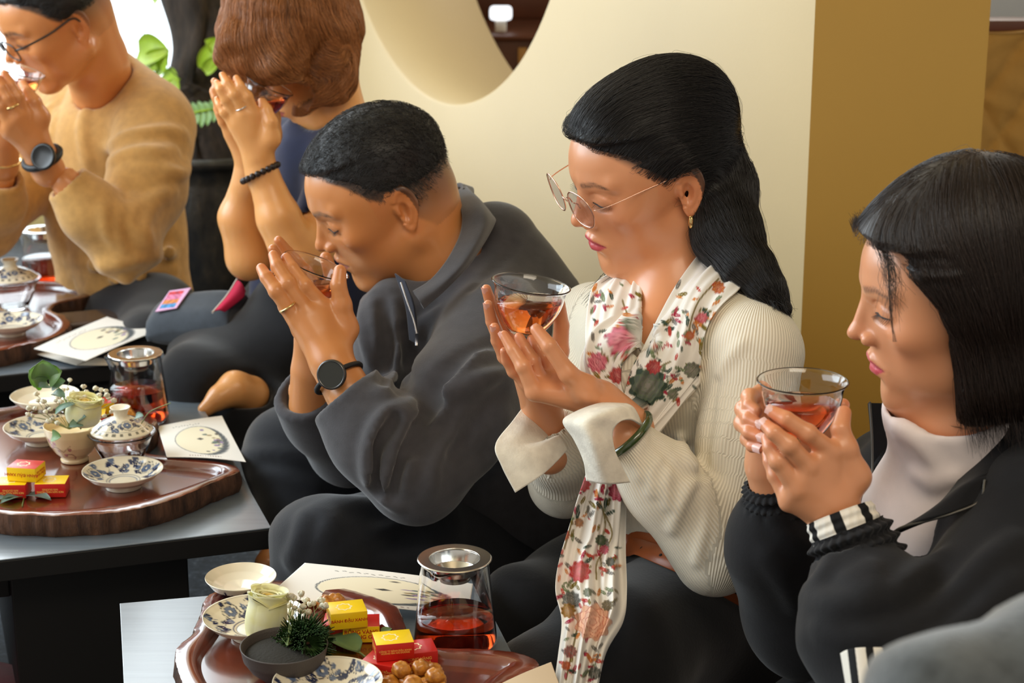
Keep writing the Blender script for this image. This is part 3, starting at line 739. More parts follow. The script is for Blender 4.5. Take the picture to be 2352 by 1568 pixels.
CREAM = np.array(srgb(238, 228, 204)); BL1 = np.array(srgb(38, 48, 84)); BL2 = np.array(srgb(96, 112, 142)); BL3 = np.array(srgb(26, 30, 48))
def porcelain_pattern(rn, th, band=(.50, .97), seed=0, n=9, ring=(.40,), flowers=3):
    """blue leaves, scrolls and rosettes painted in a band of a round piece"""
    C = np.tile(CREAM, (len(rn), 1)); rnd = np.random.default_rng(seed)
    def put(m, c):
        nonlocal C
        m = np.clip(m, 0, 1)[:, None]; C = C * (1 - m) + np.array(c) * m
    x, y = rn * np.cos(th), rn * np.sin(th); mid = (band[0] + band[1]) / 2; hw = (band[1] - band[0]) / 2
    sc_ = mid + hw * .55 * np.sin(th * n); put(np.clip(1.3 - np.abs(rn - sc_) / .009, 0, 1) * (rn > band[0]) * (rn < band[1]), BL1)
    for k in range(n * 8):
        a = 2 * math.pi * k / (n * 8) + rnd.uniform(-.05, .05); rr = mid + hw * .55 * math.sin(a * n) + rnd.choice([-1, 1]) * hw * .38; rr = min(max(rr, band[0] + .04), band[1] - .05)
        ux, uy = x - rr * math.cos(a), y - rr * math.sin(a); o = a + rnd.uniform(0, 3.14); u = ux * math.cos(o) + uy * math.sin(o); v = -ux * math.sin(o) + uy * math.cos(o)
        s = rnd.uniform(.8, 1.2); q = (u / (.085 * s)) ** 2 + (v / (.040 * s * np.clip(1.2 - u / .07 * .5, .3, 2))) ** 2
        put((1.25 - q) * 4, BL2 if rnd.random() < .35 else BL1); put((1.2 - np.abs(v) / .004) * (q < 1), CREAM * .8); 
        for j in range(2):
            bx, by = ux - rnd.uniform(-.1, .1), uy - rnd.uniform(-.1, .1); put((1.2 - (bx * bx + by * by) / .013 ** 2) * 3 * (rn > band[0]) * (rn < band[1]), BL3)
    for k in range(flowers):
        a = 2 * math.pi * (k + .25 + seed * .13) / flowers; ux, uy = x - mid * math.cos(a), y - mid * math.sin(a); p = np.hypot(ux, uy); f = np.arctan2(uy, ux)
        R = .165 * (1 + .16 * np.abs(np.cos(f * 3.5))); put((R - p) / .01, CREAM * .92); put((1.3 - np.abs(p - R) / .010), BL3)
        R2 = .110 * (1 + .2 * np.abs(np.cos(f * 3.5 + 1))); put((R2 - p) / .01 * .8, BL2); put((1.3 - np.abs(p - R2) / .008), BL1); put((.034 - p) / .008, CREAM); put((1.3 - np.abs(p - .036) / .007), BL3)
    put((rn > band[1] + .008) * 1.0, CREAM); put(1.2 - np.abs(rn - band[1]) / .008, BL1)
    for r0 in ring: put(1.2 - np.abs(rn - r0) / .012, BL1 * .8 + BL2 * .2); put(1.2 - np.abs(rn - r0 * .86) / .007, BL2)
    return C
def densify(prof, n):
    prof = np.array(prof, float); L = np.r_[0, np.cumsum(np.linalg.norm(np.diff(prof, axis=0), axis=1))]; s = np.unique(np.r_[np.linspace(0, L[-1], n), L])
    return np.stack([np.interp(s, L, prof[:, 0]), np.interp(s, L, prof[:, 1])], 1)
def saucer(c, R, label, group, seed=0, rot0=0.0, plain=False):
    S = empty('saucer', tuple(c), label, 'saucer', group)
    prof = densify([(0, .0085), (R * .34, .0080), (R * .38, .0088), (R * .62, .0120), (R * .85, .0185), (R * .985, .0245), (R, .0250), (R * 1.0, .0240), (R * .86, .0160), (R * .62, .0085), (R * .47, .0055), (R * .45, .0), (R * .40, .0), (R * .385, .004), (0, .004)], 70)
    def colf(V):
        rn = np.hypot(V[:, 0], V[:, 1]) / R; th = np.arctan2(V[:, 1], V[:, 0]) + rot0
        top = V[:, 2] > np.interp(rn, [0, .47, .62, .86, 1], [.006, .007, .0105, .0172, .0244])
        return np.where(top[:, None], porcelain_pattern(rn, th, seed=seed) if not plain else CREAM[None], CREAM[None] * .96)
    lathe('body', prof, M_PORC, S, seg=180, origin=c, colf=colf)
    return S
def cream_lid(c, R, label, group):
    """a porcelain lid turned over, standing on its knob"""
    S = empty('porcelain_lid', tuple(c), label, 'lid', group)
    prof = densify([(0, .0125), (R * .5, .0145), (R * .8, .0190), (R * .97, .0255), (R, .0270), (R * 1.01, .0262), (R * .84, .0165), (R * .5, .0105), (R * .25, .0085)], 40)
    def colf(V):
        rn = np.hypot(V[:, 0], V[:, 1]) / R; th = np.arctan2(V[:, 1], V[:, 0]); top = V[:, 2] > np.interp(rn, [0, .5, .84, 1.01], [.0105, .0125, .0182, .0266])
        return np.where(top[:, None], np.tile(CREAM, (len(V), 1)), porcelain_pattern(rn, th, seed=5, band=(.35, .95), ring=()))
    lathe('dish', prof, M_PORC, S, seg=160, origin=c, colf=colf)
    lathe('knob', [(R * .26, .0088), (R * .20, .006), (R * .24, .0), (R * .19, .0), (R * .14, .004), (0, .004)], mat_plain('porcelain_plain', tuple(CREAM), .12), S, seg=40, origin=c)
    return S
M_PLAINP = mat_plain('cream_porcelain', tuple(CREAM), .12)
def gaiwan(c, R, label, group):
    S = empty('gaiwan', tuple(c), label, 'lidded bowl', group)
    H_ = R * 1.05
    lathe('glass_bowl', densify([(0, .004), (R * .45, .004), (R * .62, .016), (R * .78, H_ * .6), (R * .86, H_ * .85), (R * 1.0, H_), (R * 1.03, H_ + .0008), (R * 1.03, H_ - .0006), (R * .89, H_ * .84), (R * .81, H_ * .58), (R * .65, .013), (R * .5, .0), (0, .0)], 60), M_GLASS, S, seg=96, origin=c)
    L = empty('lid_group', tuple(np.array(c) + np.array([0, 0, H_]))) if False else None
    zl = H_ + .0014; prof = densify([(R * .93, .0), (R * .94, .0015), (R * .82, .006), (R * .6, .0135), (R * .35, .0185), (R * .27, .0200)], 50); prof[:, 1] += zl
    def colf(V):
        rn = np.hypot(V[:, 0], V[:, 1]) / (R * .94); th = np.arctan2(V[:, 1], V[:, 0]); return porcelain_pattern(rn, th, seed=2, band=(.34, .80), ring=(), n=7, flowers=3) * np.where(((rn > .84) & (rn < .92) & (np.sin(th * 22) > .2))[:, None], .25, 1)
    ld = lathe('lid', prof, M_PORC, S, seg=170, origin=c, colf=colf)
    lathe('knob', [(R * .28, zl + .0195), (R * .20, zl + .022), (R * .22, zl + .028), (R * .30, zl + .0335), (R * .31, zl + .0345), (R * .27, zl + .0340), (R * .15, zl + .0300), (0, zl + .0295)], M_PLAINP, S, seg=48, origin=c)
    return S
def pitcher(c, label, group, level=.45, tea=M_TEAD, k=1.0, ang=0.0):
    S = empty('tea_pitcher', tuple(c), label, 'pitcher', group)
    rb, rt, h, t = .0475 * k, .0370 * k, .104 * k, .0016
    def rad(z): return rb + (rt - rb) * (z / h) - .004 * math.exp(-((z - .0) / .006) ** 2)
    zo = np.linspace(.0, h, 26); outer = [(0, 0), (rad(0) * .9, 0)] + [(rad(z), z + .0012) for z in zo[1:]]; inner = [(rad(z) - t, z + .0012) for z in zo[::-1][:-1]] + [(rad(0) * .86, .0045), (0, .0042)]
    def spout(V):
        an = np.arctan2(V[:, 1], V[:, 0]) - ang; an = (an + math.pi) % (2 * math.pi) - math.pi; m = np.exp(-(an / .28) ** 2) * np.clip((V[:, 2] - h * .78) / (h * .22), 0, 1) ** 1.5
        V = V.copy(); s = 1 + .26 * m; V[:, 0] *= s; V[:, 1] *= s; return V
    lathe('glass_body', outer + [(rad(h), h + .0022)] + inner, M_GLASS, S, seg=128, origin=c, warp=spout)
    lv = h * level; zz = np.linspace(.006, lv, 16)
    lathe('tea', [(0, .0048), (rad(0) * .84, .0052)] + [(rad(z - .0012) - t - .00025, z) for z in zz] + [(0, lv)], tea, S, seg=96, origin=c)
    # steel strainer hanging in the neck
    R2 = rt - .0022; zt = h + .0026
    lathe('strainer', densify([(R2 * .80, zt - .001), (R2 * .80, zt + .0005), (rt + .0030, zt + .0009), (rt + .0040, zt), (rt + .0030, zt - .0010), (R2 * .84, zt - .0016), (R2 * .74, zt - .014), (R2 * .56, zt - .020), (R2 * .52, zt - .0195), (R2 * .70, zt - .0135)], 60), M_STEEL, S, seg=96, origin=c)
    lathe('strainer_mesh', densify([(R2 * .54, zt - .0198), (R2 * .50, zt - .024), (0, zt - .025)], 12), mat_plain('steel_mesh', (.36, .33, .28), .35, .9, bump=1.0, bscale=2500), S, seg=48, origin=c)
    return S
def tea_cup(c, R, label, tilt=None, level=.62, tea=M_TEA, hgt=.62, flare=.06):
    """thin glass cup; tilt = 3x3 rotation of the cup, the tea stays level inside"""
    S = empty('tea_cup', tuple(c), label, 'cup', 'clear glass tea cups in the guests\' hands'); c = np.array(c)
    h = R * 1.26 * hgt / .62; t = .0013
    zo = np.linspace(0, 1, 30); prof = lambda u: R * (.40 + .50 * np.sin(np.minimum(u * 1.18, 1) * math.pi / 2) ** .80 * 1.0) * 1.0 + R * (flare + .04) * np.clip((u - .80) / .20, 0, 1) ** 2
    outer = [(0, 0), (R * .34, 0), (R * .40, .0008)] + [(prof(u), .001 + u * h) for u in zo[1:]]; rim = [(prof(1.0) + .0009, h + .0018), (prof(1.0) - .0004, h + .0026)]
    inner = [(prof(u) - t, .001 + u * h) for u in zo[::-1][:-1]] + [(R * .34, .004), (0, .0038)]
    M = np.eye(3) if tilt is None else np.array(tilt)
    lathe('glass', outer + rim + inner, M_GLASS, S, seg=128, origin=c, rot=M)
    # tea body : the inside cut off by a level plane
    up = M.T @ np.array([0, 0, 1.]); z0 = .004 + level * h; n = 96; th = np.arange(n) / n * 2 * math.pi; rows = []
    us = np.linspace(0.02, 1, 40)
    prof_z = lambda z: prof(np.clip((z - .001) / h, 0, 1)) - t - .0003
    smax_ = []                                # per angle, where the wall meets the plane
    for a in th:
        dx = np.array([math.cos(a), math.sin(a)]); zz = np.linspace(.0045, h, 80); rr = prof_z(zz); val = up[0] * rr * dx[0] + up[1] * rr * dx[1] + up[2] * (zz - z0)
        k = np.where(val > 0)[0]; smax_.append(zz[k[0]] if len(k) and k[0] > 0 else (.0046 if len(k) else h * .98))
    smax_ = np.array(smax_); V = [np.c_[np.zeros(n), np.zeros(n), np.full(n, .0046)]]
    for u in np.linspace(0, 1, 24):
        z = .0048 + (smax_ - .0048) * u; r = prof_z(z) * np.where(u == 0, .85, 1); V.append(np.c_[r * np.cos(th), r * np.sin(th), z])
    cz = z0; V.append(np.c_[np.zeros(n), np.zeros(n), np.full(n, cz)])
    V = np.vstack(V) @ M.T + c; mesh_np('tea', V, outward(V, grid_faces(26, n, False, True)), tea, S)
    return S
# tableware of the nearest table
pitcher(G(1046, 1487, ZT + .0005), 'glass tea pitcher with steel strainer on the nearest table, left of the floral scarf', 'glass tea pitchers', level=.40, ang=math.radians(250), tea=M_TEAD)
pitcher(G(320, 966, ZT + .0005), 'glass tea pitcher with amber tea on the middle table, behind the cream flower pot', 'glass tea pitchers', level=.52, ang=math.radians(200))
pitcher(G(105, 652, ZT + .0005), 'dark tea pitcher on the farthest table, before the tan sweater', 'glass tea pitchers', level=.50, tea=M_TEAD, ang=math.radians(200), k=1.02)
saucer(G(585, 1458, ZTF + .001), .0560, 'blue and white saucer half hidden behind the yellow rose', 'blue painted saucers', 1, .5)
saucer(G(754, 1612, ZTF + .001), .0560, 'blue and white saucer at the bottom edge, in front of the dark flower bowl', 'blue painted saucers', 4, 1.9)
saucer(G(284, 1117, ZTF + .001), .0535, 'blue and white saucer in front of the lidded glass bowl on the middle table', 'blue painted saucers', 2, .2)
saucer(G(98, 1014, ZTF + .001), .0535, 'blue and white saucer behind the cream flower pot', 'blue painted saucers', 3, .9)
saucer(G(25, 766, ZTF + .001), .0560, 'blue and white saucer on the farthest table', 'blue painted saucers', 6, 2.4)
cream_lid(W(555, 1372, 2.16), .0405, 'upturned cream lid at the back left of the nearest tray', 'upturned cream porcelain lids')
cream_lid(G(106, 945, ZTF + .018), .0500, 'upturned cream lid behind the flowers on the middle tray', 'upturned cream porcelain lids')
# small dishes the upturned lids stand on
for p, z0 in ((W(555, 1372, 2.16), None), (G(106, 945, ZTF + .018), None)):
    b = empty('cup_stand', (p[0], p[1], ZTF), 'low clear glass cup under the upturned lid ' + ('on the nearest tray' if p[0] > -.4 else 'on the middle tray'), 'cup'); 
    hh = p[2] - ZTF - .002
    lathe('glass', [(0, 0), (.020, 0), (.024, .002), (.026, hh * .9), (.022, hh), (.020, hh), (.022, hh * .85), (.020, .004), (0, .004)], M_GLASS, b, seg=48, origin=(p[0], p[1], ZTF + .001))
gaiwan(G(284, 1066, ZTF + .001), .0455, 'lidded glass bowl with blue flowered porcelain lid on the middle tray', 'glass gaiwans')
gaiwan(G(30, 706, ZTF + .001), .0520, 'lidded glass bowl with blue flowered porcelain lid on the farthest tray', 'glass gaiwans')

# ---------------------------------------------------------------- bean cake boxes
RED, YEL = srgb(206, 34, 26), srgb(252, 212, 22)
M_RED = mat_plain('box_red', RED, .32); M_YEL = mat_plain('box_yellow', YEL, .32); M_BTXT = mat_plain('red_print', srgb(190, 30, 20), .5); M_YTXT = mat_plain('yellow_print', srgb(250, 190, 90), .5); M_WPRT = mat_plain('pale_print', srgb(250, 236, 190), .4)
def text_on(body, origin, right, up, size, mat, parent, name='lettering', sx=1.0):
    cu = bpy.data.curves.new(name, 'FONT'); cu.body = body; cu.size = size; cu.align_x = 'CENTER'; cu.align_y = 'CENTER'; cu.extrude = .00004; cu.space_line = .95; cu.offset = size * .018
    tmp = bpy.data.objects.new(name, cu); me = bpy.data.meshes.new_from_object(tmp); bpy.data.objects.remove(tmp); bpy.data.curves.remove(cu); me.materials.clear(); me.materials.append(mat)
    o = bpy.data.objects.new(name, me); sc.collection.objects.link(o); o.parent = parent
    r = np.array(right, float); r /= np.linalg.norm(r); u = np.array(up, float); u /= np.linalg.norm(u); n = np.cross(r, u)
    p = np.array(origin) - parent_origin(parent)
    o.matrix_local = Matrix(((r[0] * sx, u[0], n[0], p[0]), (r[1] * sx, u[1], n[1], p[1]), (r[2] * sx, u[2], n[2], p[2]), (0, 0, 0, 1)))
    return o
BX, BY, BZ = .0400, .0330, .0190
def cake_box(front, yaw, z, cols, label, texts=(), flip=False):
    """front = world x,y of the front corner (where the long and short visible faces meet), long side runs along +yaw, depth along yaw+90"""
    a = math.radians(yaw); ex = np.array([math.cos(a), math.sin(a), 0]); ey = np.array([-math.sin(a), math.cos(a), 0]); O = np.array([front[0], front[1], z])
    c = O + ex * BX / 2 + ey * BY / 2; B = empty('cake_box', tuple(c), label, 'box', 'small red and yellow cake boxes')
    V, Fs = box_np((0, 0, 0), (BX, BY, BZ), .0005); V = O + V[:, :1] * ex + V[:, 1:2] * ey + V[:, 2:] * np.array([0, 0, 1.])
    ob = mesh_np('carton', V, Fs, M_RED, B, smooth=False); ob.data.materials.append(M_YEL)
    for p in ob.data.polygons:
        n = np.array(p.normal); k = 'top' if n[2] > .7 else ('front' if n @ ey < -.7 else ('side' if n @ ex < -.7 else ('right' if n @ ex > .7 else 'other')))
        p.material_index = 1 if cols.get(k, 'r') == 'y' else 0
    up = np.array([0, 0, 1.])
    for face, body, size in texts:
        if face == 'front': o, r, u, cc = O + ex * BX / 2 + up * BZ * .5 - ey * .0001, ex, up, cols.get('front', 'r')
        if face == 'side': o, r, u, cc = O + ey * BY / 2 + up * BZ * .5 - ex * .0001, -ey, up, cols.get('side', 'r')
        if face == 'right': o, r, u, cc = O + ex * (BX + .0001) + ey * BY / 2 + up * BZ * .5, ey, up, cols.get('right', 'r')
        if face == 'top': o, r, u, cc = O + ex * BX * .6 + ey * BY * .62 + up * (BZ + .0001), ex, ey, cols.get('top', 'r')
        if flip: r, u = -r, -u
        text_on(body, o, r, u, size, M_BTXT if cc == 'y' else M_YTXT, B)
    # the pale rosette printed on the lid
    th = np.linspace(0, 2 * math.pi, 49)[:-1]; rr = .0085 * (1 + .12 * np.cos(th * 8)); q = O + up * (BZ + .00012) + ex * (BX * .42) + ey * (BY * .5)
    ring = np.array([q + ex * a_ * math.cos(t) + ey * a_ * math.sin(t) for t, a_ in zip(th, rr)]); inn = np.array([q + (ex * math.cos(t) + ey * math.sin(t)) * a_ * .8 for t, a_ in zip(th, rr)])
    n = len(th); V = np.vstack([ring, inn]); i = np.arange(n); mesh_np('printed_rosette', V, np.stack([i, (i + 1) % n, (i + 1) % n + n, i + n], 1), M_WPRT, B, smooth=False)
    return B
T1, T2_ = 'BÁNH ĐẬU XANH', 'RỒNG VÀNG\nHOÀNG GIA'; T3 = 'NOI SAN NHƯ RỒNG\nHẢI DƯƠNG'
zt = ZTF + .0015
def fr(px, py, z): return G(px, py, z)[:2]
cake_box(fr(788, 1477, zt), 4, zt, dict(front='y', right='r', side='r', top='r'), 'red and yellow cake box under the yellow one, by the pine sprig', [('front', T2_, .0062), ('right', 'ĐẬU XANH', .004)])
cake_box(fr(741, 1476, zt) + np.array([0, .004]), 0, zt, dict(front='r', right='r', side='r', top='r'), 'red cake box mostly hidden under the upper yellow one', [])
cake_box(fr(761, 1448, zt + BZ + .0006), 14, zt + BZ + .0006, dict(front='y', side='y', top='y', right='y'), 'all yellow cake box on top of the stack beside the pine sprig', [('front', T1, .0048), ('side', T2_, .0042)])
cake_box(fr(846, 1556, zt) + np.array([-.008, .0]), -22, zt, dict(front='r', side='r', top='r'), 'red cake box at the lower left under the yellow topped box', [('front', T3, .0034)])
cake_box(fr(921, 1541, zt), 14, zt, dict(front='r', side='r', top='r', right='r'), 'red cake box at the lower right under the yellow topped box', [('front', T2_, .0045)])
cake_box(fr(865, 1520, zt + BZ + .0006), 12, zt + BZ + .0006, dict(front='r', side='r', top='y', right='r'), 'yellow topped red cake box on the stack beside the dried fruit', [('side', 'ĐẬU XANH\nRỒNG VÀNG', .0042), ('front', 'CÔNG TY BÁNH ĐẬU XANH\nHOÀNG GIA HẢI DƯƠNG', .0026)])
cake_box(fr(81, 1143, zt), 3, zt, dict(front='r', side='r', top='y'), 'red fronted cake box at the right of the lower pair on the middle tray', [('front', T3, .0036)], flip=True)
cake_box(fr(-10, 1145, zt), 1, zt, dict(front='r', side='r', top='y'), 'red fronted cake box at the left edge on the middle tray', [('front', T3, .0036)], flip=True)
cake_box(fr(17, 1104, zt + BZ + .0006), -10, zt + BZ + .0006, dict(front='y', right='y', side='y', top='r'), 'yellow cake box with a red lid on the pair on the middle tray', [('front', T1, .0056), ('right', T2_, .0044)], flip=True)
cake_box(fr(178, 985, zt), 8, zt, dict(front='r', top='y'), 'cake box behind the cream flower pot on the middle tray', [])
cake_box(fr(205, 960, zt), 28, zt, dict(front='y', top='r'), 'cake box half hidden behind the flowers, by the dried fruit', [])
# dried fruit
M_FRUIT = NT('dried_fruit'); _c = M_FRUIT.ramp(M_FRUIT.noise(120, 4), [(.3, srgb(150, 84, 22)), (.7, srgb(226, 158, 62))]); M_FRUIT.l(_c, M_FRUIT.b.inputs['Base Color']); M_FRUIT.P(Roughness=.28, Subsurface_Weight=.4, Subsurface_Scale=.004, Coat_Weight=.4, Coat_Roughness=.15); M_FRUIT.b.inputs['Subsurface Radius'].default_value = (1, .5, .15); M_FRUIT = M_FRUIT.m
rnd = np.random.default_rng(2)
def fruit(p, r, label, group):
    V, Fq = sphere_np((0, 0, 0), 1, 22, 14); s = rnd.uniform(0, 9); V = V * (1 + .10 * np.sin(V[:, :1] * 5 + s) * np.cos(V[:, 1:2] * 6 + s) + .05 * np.sin(V[:, 2:] * 11 + s + V[:, :1] * 7)) * np.array([r, r * rnd.uniform(.8, 1), r * rnd.uniform(.72, .85)])
    a = rnd.uniform(0, 6); V = V @ np.array([[math.cos(a), -math.sin(a), 0], [math.sin(a), math.cos(a), 0], [0, 0, 1]]).T
    o = mesh_np('dried_fruit', V, Fq, M_FRUIT); o.location = tuple(np.array(p) + np.array([0, 0, r * .74])); tag(o, label, 'dried fruit', group)
for i, (x, y, lev) in enumerate([(895, 1585, 0), (938, 1582, 0), (976, 1590, 0), (1004, 1578, 0), (915, 1560, 0), (960, 1562, 0), (995, 1556, 0), (930, 1610, 0), (985, 1616, 0), (1015, 1602, 0), (922, 1553, 1), (965, 1548, 1), (1000, 1568, 1), (948, 1585, 1)]):
    fruit(G(x, y, zt + lev * .012), .0105, 'golden dried longan ' + ('on top of' if lev else 'at the bottom of') + ' the heap by the stacked cake boxes', 'heap of dried longan on the nearest tray')
for x, y, wh in ((272, 962, 'nearest the yellow rose'), (296, 970, 'nearest the lidded glass bowl'), (285, 955, 'rearmost of three')): fruit(G(x, y, zt + .004), .0125, 'golden dried longan on the middle tray by the pitcher, ' + wh, 'dried longan on the middle tray')
for x, y, wh in ((752, 1402, 'nearer the rose'), (770, 1398, 'farther from the rose')): fruit(G(x, y, zt), .012, 'golden dried longan behind the all yellow cake box, ' + wh, 'dried longan behind the yellow box')

# ---------------------------------------------------------------- brochures
M_PAPER = mat_vcol('printed_paper', rough=.6)
def brochure(corners, label, curl=.004, back=False, art=True, col=srgb(244, 240, 232), seed=0, thick=.0008, name='brochure'):
    A, B, C_, D = [np.array(c, float) for c in corners]; n1, n2 = 120, 90; u = np.linspace(0, 1, n1); v = np.linspace(0, 1, n2); U, Vv = np.meshgrid(u, v, indexing='ij')
    X = ((1 - U) * (1 - Vv))[..., None] * A + (U * (1 - Vv))[..., None] * B + (U * Vv)[..., None] * C_ + ((1 - U) * Vv)[..., None] * D
    X[..., 2] += curl * (np.sin(U * math.pi) * .6 + (1 - Vv) ** 2 * U ** 2 * .8)
    X = X.reshape(-1, 3); x, y = U.ravel(), Vv.ravel(); C = np.tile(np.array(col), (len(x), 1))
    def put(m, c):
        nonlocal C
        m = np.clip(m, 0, 1)[:, None]; C = C * (1 - m) + np.array(c) * m
    if art:
        q = np.hypot((x - .52) / .34, (y - .55) / .36); an = np.arctan2(y - .55, x - .52); put((1 - q) * 20, srgb(243, 234, 206)); wd = .018 + .13 * np.clip(np.cos(an - .3), 0, 1) ** 1.5
        put((1.2 - np.abs(q - 1) / wd) * 2 * (.75 + .25 * np.sin(an * 31 + q * 60)), srgb(84, 92, 98))
        r_ = np.random.default_rng(seed)
        for k in range(22):
            a, rr = r_.normal(.1, .55), r_.uniform(.45, .92); cx, cy = .52 + .34 * rr * math.cos(a), .55 + .36 * rr * math.sin(a); c = [srgb(96, 120, 112), srgb(150, 130, 170), srgb(90, 84, 76), srgb(170, 150, 110)][k % 4]
            put((1.1 - ((x - cx) / r_.uniform(.015, .05)) ** 2 - ((y - cy) / r_.uniform(.01, .028)) ** 2) * 2, c)
        put((1.2 - np.abs(x - .53) / .05 - np.abs(y - .52) / .03) * 3, srgb(70, 66, 62))
        for k in range(5):
            put((1.2 - np.abs(y - (.13 + .012 * np.sin(x * 90 + k * 2))) / .006) * (np.sin(x * 150) > -.2) * (x > .20) * (x < .62) * 2, srgb(60, 58, 56)) if k == 0 else None
        put((1.2 - np.abs(y - .95) / .008) * (np.sin(x * 190) > .1) * (x > .3) * (x < .7) * 2, srgb(150, 120, 110))
    m = len(X); ring = np.concatenate([np.arange(n1) * n2, (n1 - 1) * n2 + np.arange(1, n2), np.arange(n1 - 2, -1, -1) * n2 + n2 - 1, np.arange(n2 - 2, 0, -1)]); r2 = np.roll(ring, -1)
    f = grid_faces(n1, n2); V = np.vstack([X, X - np.array([0, 0, thick])]); ct = V.mean(0)
    o = mesh_np(name, V - ct, [f, f[:, ::-1] + m, np.stack([ring, ring + m, r2 + m, r2], 1)], M_PAPER, col=np.vstack([C, np.tile(np.array(col), (m, 1))])); o.location = tuple(ct)
    tag(o, label, 'brochure' if name == 'brochure' else 'card'); return o
def GZ(*q): return [G(x, y, z) for x, y, z in q]
brochure(GZ((700, 1292, ZTR + .008), (1090, 1345, ZTR + .002), (1075, 1416, ZT + .002), (610, 1372, ZTR + .003)), 'white folded brochure with an ink ring drawing behind the nearest tray', seed=1)
brochure(GZ((362, 979, ZT + .020), (510, 959, ZT + .004), (565, 1060, ZTR + .004), (383, 1049, ZTR + .003)), 'white brochure with an ink ring drawing beside the middle tray', seed=2)
brochure(GZ((78, 800, ZTR + .002), (246, 730, ZTR + .004), (362, 759, ZTR - .002), (198, 828, ZTR - .008)), 'top white brochure with a ring drawing beside the farthest tray', seed=3, curl=.003)
brochure(GZ((82, 812, ZT + .010), (240, 742, ZT + .006), (322, 781, ZT + .004), (176, 838, ZT + .004)), 'folded white brochure lying under the top one on the farthest table', art=False, seed=4, col=srgb(232, 224, 212))
brochure(GZ((176, 838, ZT + .0035), (300, 780, ZT + .003), (322, 784, ZT + .0015), (256, 838, ZT + .0015)), 'lowest cream sheet under the brochures on the farthest table', art=False, col=srgb(236, 226, 208), curl=.001)
brochure(GZ((1120, 1585, ZTR + .004), (1266, 1526, ZTR + .004), (1300, 1610, ZTR + .004), (1180, 1660, ZTR + .004)), 'plain tan card at the bottom edge beside the scarf end', art=False, col=srgb(214, 190, 158), name='card')
# brown phone at the right end of the farthest table
P4 = [G(90, 722, ZT + .022)[:2], G(318, 700, ZT + .022)[:2], G(345, 722, ZT + .022)[:2], G(160, 742, ZT + .022)[:2]]
ph = empty('phone', (*np.mean(P4, 0), ZT), 'brown cased phone lying beside the farthest tray', 'phone')
prism('case', P4[::-1] if ((np.roll(np.array(P4), -1, 0)[:, 1] * np.array(P4)[:, 0] - np.roll(np.array(P4), -1, 0)[:, 0] * np.array(P4)[:, 1]).sum() < 0) else P4, ZT + .011, ZT + .021, mat_plain('brown_case', srgb(84, 66, 56), .3), ph, .003)
Pi = [np.mean(P4, 0) + (p - np.mean(P4, 0)) * .93 for p in P4]
prism('screen', Pi[::-1] if ((np.roll(np.array(Pi), -1, 0)[:, 1] * np.array(Pi)[:, 0] - np.roll(np.array(Pi), -1, 0)[:, 0] * np.array(Pi)[:, 1]).sum() < 0) else Pi, ZT + .0208, ZT + .0216, mat_plain('phone_glass', srgb(70, 56, 48), .12), ph, .0003)
prism('tray', P4[::-1] if ((np.roll(np.array(P4), -1, 0)[:, 1] * np.array(P4)[:, 0] - np.roll(np.array(P4), -1, 0)[:, 0] * np.array(P4)[:, 1]).sum() < 0) else P4, ZT + .0005, ZT + .0105, mat_plain('phone_book', srgb(70, 52, 44), .5), None, .002)
bpy.data.objects['tray'].name = 'notebook'; tag(bpy.data.objects['notebook'], 'dark brown notebook under the phone on the farthest table', 'notebook')

# ---------------------------------------------------------------- flower arrangements
def petal_np(c, axis_rot, a0, a1, prof, nu=15, nv=12, lean=0.0, tip=.10):
    """a wrapped petal: angle a0..a1 around the axis, radius/height profile [(r,z)...]"""
    prof = smoothline(np.array(prof), nv); u = np.linspace(-1, 1, nu); V = []
    for k, (r, z) in enumerate(prof):
        v = k / (nv - 1); wdt = np.sin(min(1, .35 + v * .9) * math.pi / 2); am = (a0 + a1) / 2; hw = (a1 - a0) / 2 * wdt
        an = am + u * hw; edge = (1 - tip * np.abs(u) ** 2.5 * v ** 2); rr = r * (1 - .07 * np.abs(u) ** 2) ; zz = z * edge
        V.append(np.stack([rr * np.cos(an), rr * np.sin(an), zz + 0 * an], 1))
    V = np.vstack(V) @ np.array(axis_rot).T + np.array(c); N_ = len(V)
    f = grid_faces(nv, nu); cc = V.mean(0); V2 = V + (np.array(c) - V) * .035
    ring = np.concatenate([np.arange(nu), np.arange(1, nv) * nu + nu - 1, (nv - 1) * nu + np.arange(nu - 2, -1, -1), np.arange(nv - 2, 0, -1) * nu]); r2 = np.roll(ring, -1)
    return np.vstack([V, V2]), [f, f[:, ::-1] + N_, np.stack([ring, ring + N_, r2 + N_, r2], 1)]
def m_petal(name, c0, c1):
    N = NT(name); c = N.ramp(N.noise(35, 4), [(.3, c0), (.7, c1)]); N.l(c, N.b.inputs['Base Color']); N.P(Roughness=.5, Subsurface_Weight=.35, Subsurface_Scale=.008); N.b.inputs['Subsurface Radius'].default_value = (1, .9, .4); N.bump(N.noise(160, 4), .2, .0006); return N.m
M_ROSE = m_petal('yellow_rose', srgb(240, 230, 140), srgb(252, 248, 200)); M_ROSEI = m_petal('rose_heart', srgb(240, 200, 60), srgb(248, 226, 110))
